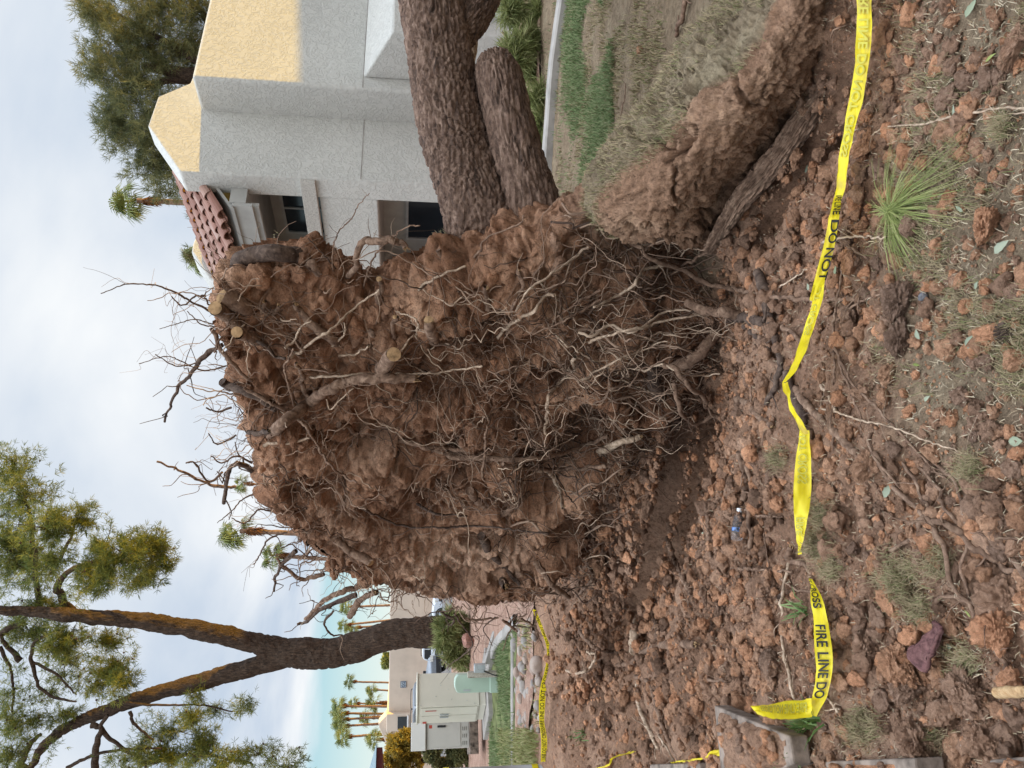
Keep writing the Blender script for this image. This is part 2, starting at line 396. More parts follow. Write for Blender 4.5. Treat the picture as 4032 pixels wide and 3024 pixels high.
def build_ground():
    xs = graded(-2.2, 1.9, .0165, -260, 260); ys = graded(1.7, 5.6, .0165, -20, 420, 1.05)
    X, Y = np.meshgrid(xs, ys, indexing='ij'); Z = height(X, Y)
    mb = MB().add(np.stack([X, Y, Z], -1).reshape(-1, 3), quad_grid(len(xs), len(ys)), .5)
    m, nt, b = mat('ground_soil_and_turf', .95, .1)
    # soil everywhere, thin dry turf by mask
    g = MT['ground'].node_tree
    c = ramp(nt, nz(nt, 1.4, 10, .6, 'Pos', .62), [(.30, (.195, .116, .077)), (.48, (.345, .204, .134)), (.66, (.47, .30, .208))])
    q = ramp(nt, nz(nt, 30, 6, 0, 'Pos', .7), [(.33, (.42, .40, .38)), (.52, (1, 1, 1)), (.70, (1.28, 1.25, 1.2))])
    c = mix(nt, .8, c, q, 'MULTIPLY')
    t = ramp(nt, nz(nt, 3.0, 10, .3, 'Pos', .7), [(.30, (0.172, 0.124, 0.083)), (.5, (0.270, 0.205, 0.136)), (.70, (0.345, 0.282, 0.190))])
    t = mix(nt, .7, t, q, 'MULTIPLY')
    n2 = nt.nodes.new('ShaderNodeMath'); n2.operation = 'MULTIPLY'; n2.inputs[1].default_value = .9; nt.links.new(attr(nt, 'turf'), n2.inputs[0])
    nt.links.new(mix(nt, n2.outputs[0], c, t), b.inputs['Base Color'])
    bump(nt, b, [(nz(nt, 26, 8, 0, 'Pos', .68), 1., .045), (nz(nt, 110, 6, 0, 'Pos', .72), 1., .012)])
    o = solo('ground', mb, m, kind='structure')
    tb, tf = turf(X.ravel(), Y.ravel())
    at = o.data.attributes.new('turf', 'FLOAT', 'POINT'); at.data.foreach_set('value', np.maximum(tb, tf).astype(np.float32))
    return o
build_ground()
def sheet(name, poly_fn, x0, x1, y0, y1, st, m, lift=.006):
    xs = np.arange(x0, x1+st, st); ys = np.arange(y0, y1+st, st); X, Y = np.meshgrid(xs, ys, indexing='ij')
    Z = height(X, Y, False) + lift; f = quad_grid(len(xs), len(ys)); c = np.stack([X, Y], -1).reshape(-1, 2)[f].mean(1)
    return solo(name, MB().add(np.stack([X, Y, Z], -1).reshape(-1, 3), f[poly_fn(c[:, 0], c[:, 1])], .5), m, kind='structure')
MT['gravel'] = soil('pink_gravel', (.30, .19, .15), (.42, .28, .22), (.52, .38, .31), 4.0)
MT['lawn'] = simple('lawn_base', (.14, .155, .065), .95, .1, 0, .35, 6)
MT['asphalt'] = simple('parking_asphalt', (.16, .15, .145), .9, .2, 0, .2, .6)
LWN = lambda x, y: (y < 14.3) & (y > 10.9) & (x < -4.35 + (12.9-y)*.50)
sheet('gravel_bed', lambda x, y: ~LWN(x, y), -16, 7.9, 9.6, 37, .15, MT['gravel'], .022)
sheet('lawn', LWN, -12, -2.4, 10.8, 14.4, .15, MT['lawn'], .026)
sheet('road', lambda x, y: np.ones_like(x, bool), -60, 40, 38, 68, 1.0, MT['asphalt'], .03)

# ------------------------------------------------------------------ grass and needles
def blades(mb, base, ln, wd, lean, rnd=None, up=None):
    n = len(base); th = RNG.uniform(0, 2*math.pi, n); side = np.stack([-np.sin(th), np.cos(th), np.zeros(n)], 1)
    out = np.stack([np.cos(th), np.sin(th), np.zeros(n)], 1); ln = np.asarray(ln)*np.ones(n); le = np.clip(lean*RNG.uniform(.4, 1.4, n), 0, 1.5)
    up = np.array([0, 0, 1.]) if up is None else np.asarray(up)
    p1 = base + (out*np.sin(le*.6)[:, None] + up*np.cos(le*.6)[:, None])*(ln*.5)[:, None]
    p2 = p1 + (out*np.sin(le*1.15)[:, None] + up*np.cos(le*1.15)[:, None])*(ln*.5)[:, None]
    w_ = (np.asarray(wd)*np.ones(n))[:, None]*side
    v = np.stack([base-w_*.5, base+w_*.5, p1-w_*.42, p1+w_*.42, p2-w_*.1, p2+w_*.1], 1).reshape(-1, 3)
    k = np.arange(n)[:, None]*6; f = np.concatenate([k+[0, 1, 3, 2], k+[2, 3, 5, 4]])
    r = RNG.random(n) if rnd is None else rnd
    return mb.add(v, f, np.concatenate([r, r]))
MT['dry'] = leafy('dry_grass', [(.20, .15, .09), (.29, .225, .135), (.38, .295, .18), (.22, .20, .10), (.14, .16, .06)], .8, .15)
MT['green'] = leafy('green_grass', [(.10, .15, .06), (.15, .21, .085), (.20, .25, .115), (.29, .28, .16)], .7, .25)
def scatter_px(n, x0, x1, y0, y1): return np.stack([RNG.uniform(x0, x1, n), RNG.uniform(y0, y1, n)], 1)
def grass():
    mb = MB()
    # front right, matted dry turf
    pts = Gm(scatter_px(26000, 3300, 4150, -120, 1560)); tb, tf = turf(pts[:, 0], pts[:, 1])
    cl = fbm(pts*5, 3, 51)
    k = RNG.random(len(pts)) < tf*sstep(-.35, .35, cl)*.95 + .02; pts = pts[k]
    blades(mb, pts, RNG.uniform(.015, .055, len(pts)), .0022, 1.05)
    # behind the bank
    pts = Gm(scatter_px(42000, 2180, 3000, -150, 900)); tb, tf = turf(pts[:, 0], pts[:, 1])
    k = (RNG.random(len(pts)) < tb*sstep(-.35, .45, fbm(pts*3, 3, 52))*.8); pts = pts[k]
    blades(mb, pts, RNG.uniform(.02, .06, len(pts)), .003 + .0007*pts[:, 1], .9)
    # tufts of turf lying on the clods
    for fr, x, y, r, n in (('b2', 760, 640, 130, 1500), ('b2', 860, 800, 80, 700), ('b2', 570, 1440, 95, 1300), ('b2', 350, 300, 70, 700), ('b2', 330, 470, 80, 800), ('b2', 400, 600, 60, 500),
                           ('b2', 990, 560, 70, 600), ('b2', 1120, 1080, 90, 500), ('z6', 300, 1510, 70, 500), ('b2', 1150, 60, 80, 500), ('z3', 2140, 640, 60, 400), ('b2', 960, 1500, 60, 300)):
        q = px(fr, (x, y)); rr = r/FR[fr][2]; pp = np.stack([RNG.normal(q[0], rr*.5, n), RNG.normal(q[1], rr*.5, n)], 1); g = Gm(pp); g[:, 2] += .02
        blades(mb, g, RNG.uniform(.015, .05, n), .002, 1.1)
    solo('dry_grass', mb, MT['dry'], kind='stuff')
    mb = MB()
    pts = Gm(scatter_px(44000, 2150, 2420, -120, 1000)); tb, tf = turf(pts[:, 0], pts[:, 1])
    c = fbm(pts*1.3, 3, 53); band = np.exp(-((pts[:, 1]-6.7-.4*c)/1.35)**2)
    k = RNG.random(len(pts)) < 1.5*tb*band*sstep(-.75, .15, c); pts = pts[k]
    blades(mb, pts, RNG.uniform(.025, .07, len(pts)), .008, .7)
    n = 22000; pts = np.stack([RNG.uniform(-8.5, -2.4, n), RNG.uniform(10.9, 14.3, n), np.zeros(n)], 1); pts = pts[LWN(pts[:, 0], pts[:, 1])]; n = len(pts); pts[:, 2] = height(pts[:, 0], pts[:, 1], False)+.02
    k = RNG.random(n) < sstep(-.5, .3, fbm(pts*.9, 3, 54)); pts = pts[k]
    blades(mb, pts, RNG.uniform(.04, .10, len(pts)), .014, .6)
    solo('green_grass', mb, MT['green'], kind='stuff')
grass()

# ------------------------------------------------------------------ raised earth bank (the hinge of the root plate)
def build_bank():
    st = []   # px y, [ (V, d) ... front foot, hollow, face foot, face, crest, back ]
    rows = [(-700, 3640, 2.30, 3440, 3330, 3230, 2.35), (-350, 3520, 2.50, 3380, 3260, 3150, 2.55), (0, 3400, 2.72, 3280, 3180, 3083, 2.80), (120, 3370, 2.78, 3260, 3140, 3030, 2.86), (250, 3350, 2.83, 3190, 3060, 2945, 2.94),
            (360, 3335, 2.87, 3160, 2990, 2800, 3.05), (450, 3300, 2.95, 3085, 2910, 2715, 3.15), (550, 3245, 3.05, 2970, 2810, 2640, 3.28), (650, 3160, 3.20, 2890, 2720, 2530, 3.45), (760, 3090, 3.38, 2750, 2600, 2390, 3.75), (880, 3040, 3.60, 2690, 2520, 2350, 4.10), (960, 3010, 4.0, 2740, 2590, 2470, 4.45)]
    prof = []
    for (y, vb, db, vf, vm, vc, dc) in rows:
        foot = P(vb, y, db); hol = P(vb-70, y, db+.40); ff = P(vf, y, db+.10); fm = P(vm, y, db+.06 if y > 300 else db+.03); cr = P(vc, y, dc+.02)
        back = cr + np.array([.30, .30, -.03]); b2 = cr + np.array([.95, .85, 0]); b2[2] = hz(b2[0], b2[1]) - .05
        foot[2] = hz(foot[0], foot[1]) - .08; hol[2] = min(hol[2], ff[2]-.1)
        prof.append([foot, hol, ff, fm, cr, back, b2])
    prof = np.array(prof); nk = 320; nj = 130
    A = np.array([spline(prof[:, j], nk) for j in range(prof.shape[1])]).transpose(1, 0, 2)
    V = np.array([spline(A[i], nj) for i in range(nk)])
    g0 = np.gradient(V, axis=0); g1 = np.gradient(V, axis=1); N = np.cross(g0, g1); N /= np.linalg.norm(N, axis=2)[..., None]+1e-9
    if N[nk//2, int(nj*.55)] @ np.array([-.5, -.85, 0]) < 0: N = -N
    p = V.reshape(-1, 3); d1, d2 = worley(p*np.array([1.5, 1.5, 2.2])+.35*fbm(p*4.5, 4, 2)[:, None], 61)
    crack = -.075*(1-sstep(.0, .05, d2-d1))
    d1b, d2b = worley(p*9, 63)
    wp = .3*fbm(p*3, 3, 6)[:, None]; off = .030*fbm(p*2.6, 3, 62) + .022*(cellrand(p[:, [0, 2, 1]]*np.array([4., 5., 1])+wp, 96)-.5) + crack*sstep(-.5, .2, fbm(p*1.4, 2, 66)) - .004*(1-sstep(0, .12, d2b-d1b))*sstep(-.2, .4, fbm(p*2.5, 2, 67)) + .017*fbm(p*15, 5, 64, .72)
    v = p + N.reshape(-1, 3)*off[:, None]
    m, nt, bb = mat('bank_soil_and_turf', .95, .1); q = ramp(nt, nz(nt, 34, 6, 0, 'Pos', .7), [(.33, (.45, .43, .41)), (.52, (1, 1, 1)), (.70, (1.3, 1.27, 1.2))])
    c1 = mix(nt, .8, ramp(nt, nz(nt, 1.9, 10, .6, 'Pos', .62), [(.30, (.175, .102, .065)), (.48, (.295, .175, .112)), (.66, (.40, .255, .168))]), q, 'MULTIPLY'); c2 = mix(nt, .7, ramp(nt, nz(nt, 3., 10, .3, 'Pos', .7), [(.30, (.16, .118, .078)), (.5, (.26, .20, .132)), (.70, (.32, .265, .175))]), q, 'MULTIPLY')
    nt.links.new(mix(nt, attr(nt, 'turf'), c1, c2), bb.inputs['Base Color']); bump(nt, bb, [(nz(nt, 26, 8, 0, 'Pos', .65), .9, .03), (nz(nt, 110, 6, 0, 'Pos', .7), .9, .009)])
    o = solo('earth_bank', MB().add(v, quad_grid(nk, nj), .55), m, kind='structure'); tm = np.broadcast_to(sstep(.665, .70, np.linspace(0, 1, nj)), (nk, nj)).ravel(); at = o.data.attributes.new('turf', 'FLOAT', 'POINT'); at.data.foreach_set('value', tm.astype(np.float32))
    # grass fringe along the crest
    mb = MB(); j = int(nj*.67)
    c = v.reshape(nk, nj, 3)[:, j-3:].reshape(-1, 3); c = c[RNG.integers(0, len(c), 15000)] + RNG.normal(0, .012, (15000, 3))*[1, 1, .2]
    c = c[RNG.random(len(c)) < sstep(-.6, .1, fbm(c*4, 2, 65))]
    blades(mb, c, RNG.uniform(.02, .055, len(c)), .003, 1.0); solo('dry_grass', mb, MT['dry'], kind='stuff')
build_bank()

# ------------------------------------------------------------------ the fallen tree: soil plate, roots, trunk
POLY = [(1640, 510), (1480, 480), (1330, 485), (1180, 550), (1050, 605), (950, 632), (870, 672), (800, 700), (745, 695), (700, 645), (640, 605), (560, 615), (490, 640), (455, 660), (458, 705), (482, 780), (507, 870), (522, 950),
        (562, 1040), (600, 1130), (645, 1200), (715, 1262), (830, 1305), (1000, 1328), (1150, 1322), (1230, 1285), (1275, 1180), (1300, 1080), (1400, 1000), (1550, 850), (1660, 720), (1700, 610)]
P3 = np.array([PA[0], PA[1], 0]); E3 = np.array([PE[0], PE[1], 0]); N3 = np.array([PN[0], PN[1], 0])
def on_plate(x, y):
    p = hit(x, y, P3, N3) - P3; return np.array([p @ E3, p[2]])
PLP = np.array([on_plate(*px('M', q)) for q in POLY])
def poly_sd(pt, poly):
    pt = np.asarray(pt, float); a = poly; b = np.roll(poly, -1, 0); d = np.full(len(pt), 1e9); ins = np.zeros(len(pt), bool)
    for i in range(len(a)):
        e = b[i]-a[i]; wv = pt-a[i]; t = np.clip((wv @ e)/(e @ e), 0, 1); d = np.minimum(d, np.linalg.norm(wv - t[:, None]*e, axis=1))
        c = ((a[i][1] > pt[:, 1]) != (b[i][1] > pt[:, 1])); xx = (b[i][0]-a[i][0])*(pt[:, 1]-a[i][1])/(b[i][1]-a[i][1]+1e-12)+a[i][0]; ins ^= c & (pt[:, 0] < xx)
    return np.where(ins, d, -d)
PT = .52
def plate_off(az, sd=None):
    p = np.stack([az[:, 0], az[:, 1], np.zeros(len(az))], 1)
    if sd is None: sd = poly_sd(az, PLP)
    e = np.clip(sd/.26, 0, 1); o = -.15*(1-np.sqrt(np.clip(1-(1-e)**2, 0, 1)))
    m = .35+.65*sstep(0, .25, sd)
    st = p*np.array([1.25, .85, 1])
    o = o + m*(.14*fbm(st*.9, 3, 71) - .08)
    rd = 1-np.abs(fbm(p*np.array([2.3, 1.5, 1]), 3, 72)); o = o + m*.10*(rd-.6)
    d1, d2 = worley(p*np.array([3.4, 2.6, 1]) + .35*fbm(p*2.5, 2, 7)[:, None], 73); o = o + (.3+.7*m)*(.045*(.5-d1) - .055*(1-sstep(0, .07, d2-d1)))
    d1, d2 = worley(p*np.array([11., 8., 1]) + .3*fbm(p*8, 2, 7)[:, None], 74); o = o + .035*(.5-d1) - .016*(1-sstep(0, .14, d2-d1))
    o = o + .020*fbm(p*26, 4, 75, .66)
    wp = .3*fbm(p*3, 3, 6)[:, None]; o = o + m*(.19*(cellrand(p*np.array([2.6, 1.9, 1])+wp, 91)-.5) + .07*(cellrand(p*np.array([6., 4.6, 1])+wp*1.6, 92)-.5) + .03*(cellrand(p*np.array([15., 12., 1])+wp*3, 93)-.5))
    # hollows where soil has dropped out
    for (x, y, r, dp) in HOL:
        q = on_plate(*px('M', (x, y))); dd = (((az-q)/r)**2).sum(1); o = o - dp*np.exp(-dd*dd)
    return o
HOL = [(1235, 1180, (.28, .16), .40), (1190, 1060, (.34, .22), .45), (1260, 960, (.25, .2), .22), (920, 1080, (.20, .17), .22), (1000, 1130, (.16, .22), .16), (620, 620, (.22, .28), .10), (760, 640, (.20, .14), .14), (820, 960, (.16, .40), .12), (1330, 560, (.2, .3), .16), (1500, 600, (.25, .25), .22), (1130, 1180, (.25, .12), .16), (680, 960, (.12, .3), .10)]
def on_surf(x, y, k=0.):
    az = on_plate(x, y)[None]; o = float(plate_off(az)[0]); o = max(o, -.45)
    # move along the ray so the point keeps its pixel
    return hit(x, y, P3 + N3*(o+k), N3)
tree = thing('fallen_tree', 'uprooted pine on its side, huge root plate torn out of the red soil', 'fallen tree', (1.0, 4.75, 0))
def build_plate():
    a0, z0 = PLP.min(0)-.1; a1, z1 = PLP.max(0)+.1; st = .017
    A, Z = np.meshgrid(np.arange(a0, a1, st), np.arange(z0, z1, st), indexing='ij'); na, nzz = A.shape
    az = np.stack([A.ravel(), Z.ravel()], 1); sd = poly_sd(az, PLP) + .07*fbm(np.stack([az[:, 0]*3.5, az[:, 1]*3.5, 0*az[:, 0]], 1), 4, 77, .6)
    o = plate_off(az, sd); f = quad_grid(na, nzz); keep = (sd[f] > 0).all(1)
    p = P3 + az[:, :1]*E3 + az[:, 1:]*np.array([0, 0, 1.]); mb = MB()
    used = lambda f: (np.unique(f, return_inverse=True))
    for off, fl in ((o, 0), (-PT-.02 - .18*sstep(0, .5, sd)*(1+.5*fbm(np.stack([az[:, 0]*2, az[:, 1]*2, 0*az[:, 0]], 1), 3, 78)), 1)):
        v = p + N3*off[:, None]; u, inv = used(f[keep]); ff = inv.reshape(-1, 4)
        mb.add(v[u], ff[:, ::-1] if fl else ff, .55)
    # the torn rim: a wall from the front edge round to the turf side
    nc = 900; seg = np.linalg.norm(np.roll(PLP, -1, 0)-PLP, axis=1); cum = np.concatenate([[0], np.cumsum(seg)]); tt = np.linspace(0, cum[-1], nc, endpoint=False); cl = np.vstack([PLP, PLP[:1]]); C = np.stack([np.interp(tt, cum, cl[:, 0]), np.interp(tt, cum, cl[:, 1])], 1)
    k9 = np.ones(25)/25; sm = lambda q: np.stack([np.convolve(np.concatenate([q[-12:, i], q[:, i], q[:12, i]]), k9, 'valid') for i in (0, 1)], 1); C = sm(C); tg = np.roll(C, -3, 0)-np.roll(C, 3, 0); nm = np.stack([tg[:, 1], -tg[:, 0]], 1); nm /= np.linalg.norm(nm, axis=1)[:, None]; nm = sm(sm(nm))
    if poly_sd(C + nm*.03, PLP).mean() > poly_sd(C - nm*.03, PLP).mean(): nm = -nm
    nn = .07*fbm(np.stack([C[:, 0]*3.5, C[:, 1]*3.5, 0*C[:, 0]], 1), 4, 77, .6); ns = 44; W_ = []
    for j in range(ns):
        u = j/(ns-1); ins = -.07 + .07*sstep(0, .18, u); cc = C + nm*(nn + ins)[:, None]; fo = plate_off(cc, np.full(nc, max(.0, -ins))) if j < 2 else None
        if j == 0: f0 = fo
        oo = f0*(1-sstep(0, .25, u)) + (-.12 - u*(PT-.06))*sstep(0, .25, u)
        q3 = np.stack([cc[:, 0], cc[:, 1], np.full(nc, u*.6)], 1); d1, d2 = worley(q3*np.array([5, 5, 5]) + .3*fbm(q3*4, 2, 7)[:, None], 83); dd = (.05*math.sin(math.pi*u) + .07*fbm(q3*5, 4, 81, .6) + .07*(.5-d1) - .03*(1-sstep(0, .12, d2-d1)) + .02*fbm(q3*24, 3, 82, .6))*min(1, u*5) - .16*max(0, u-.85)/.15
        p3 = P3 + (cc + nm*dd[:, None])[:, :1]*E3 + (cc + nm*dd[:, None])[:, 1:]*np.array([0, 0, 1.]) + N3*oo[:, None]; W_.append(p3)
    mb.add(np.array(W_).transpose(1, 0, 2).reshape(-1, 3), quad_grid(nc, ns, True), .5)
    # lumps of soil stuck to it, thick along the rim
    n = 0
    while n < 210:
        q = np.array([random.uniform(a0, a1), random.uniform(z0, z1)]); s = float(poly_sd(q[None], PLP)[0])
        if s < .0 or (s > .30 and random.random() > .35): continue
        oo = float(plate_off(q[None])[0]); r = random.uniform(.015, .06)*(1.3 if q[0] < .9 and s < .35 else 1)
        mb.add(*lump(P3+E3*q[0]+np.array([0, 0, q[1]])+N3*(oo-r*.35), r, 2 if r < .05 else 3, n, .35, (1, 1, .85)), rnd=random.uniform(.25, .8)); n += 1
    o = part('root_plate', mb, MT['plate'], tree, True)
    co_ = np.empty(len(o.data.vertices)*3, np.float32); o.data.vertices.foreach_get('co', co_); co_ = co_.reshape(-1, 3) + np.array(tree.location); A2 = np.stack([(co_-P3) @ E3, co_[:, 2]], 1); pale = np.zeros(len(A2))
    for (x, y, rx, rz, k) in ((960, 1250, .42, .45, 1.), (1080, 1230, .35, .3, .8), (760, 1150, .5, .3, .45), (1400, 480, .4, .5, .35), (850, 1000, .5, .4, .3)): q = on_plate(*px('M', (x, y))); pale = np.maximum(pale, k*np.exp(-(((A2-q)/[rx, rz])**2).sum(1)))
    pale = np.clip(pale + .35*fbm(co_*2.2, 3, 88)*(pale > .15), 0, 1); at = o.data.attributes.new('pale', 'FLOAT', 'POINT'); at.data.foreach_set('value', pale.astype(np.float32))
build_plate()
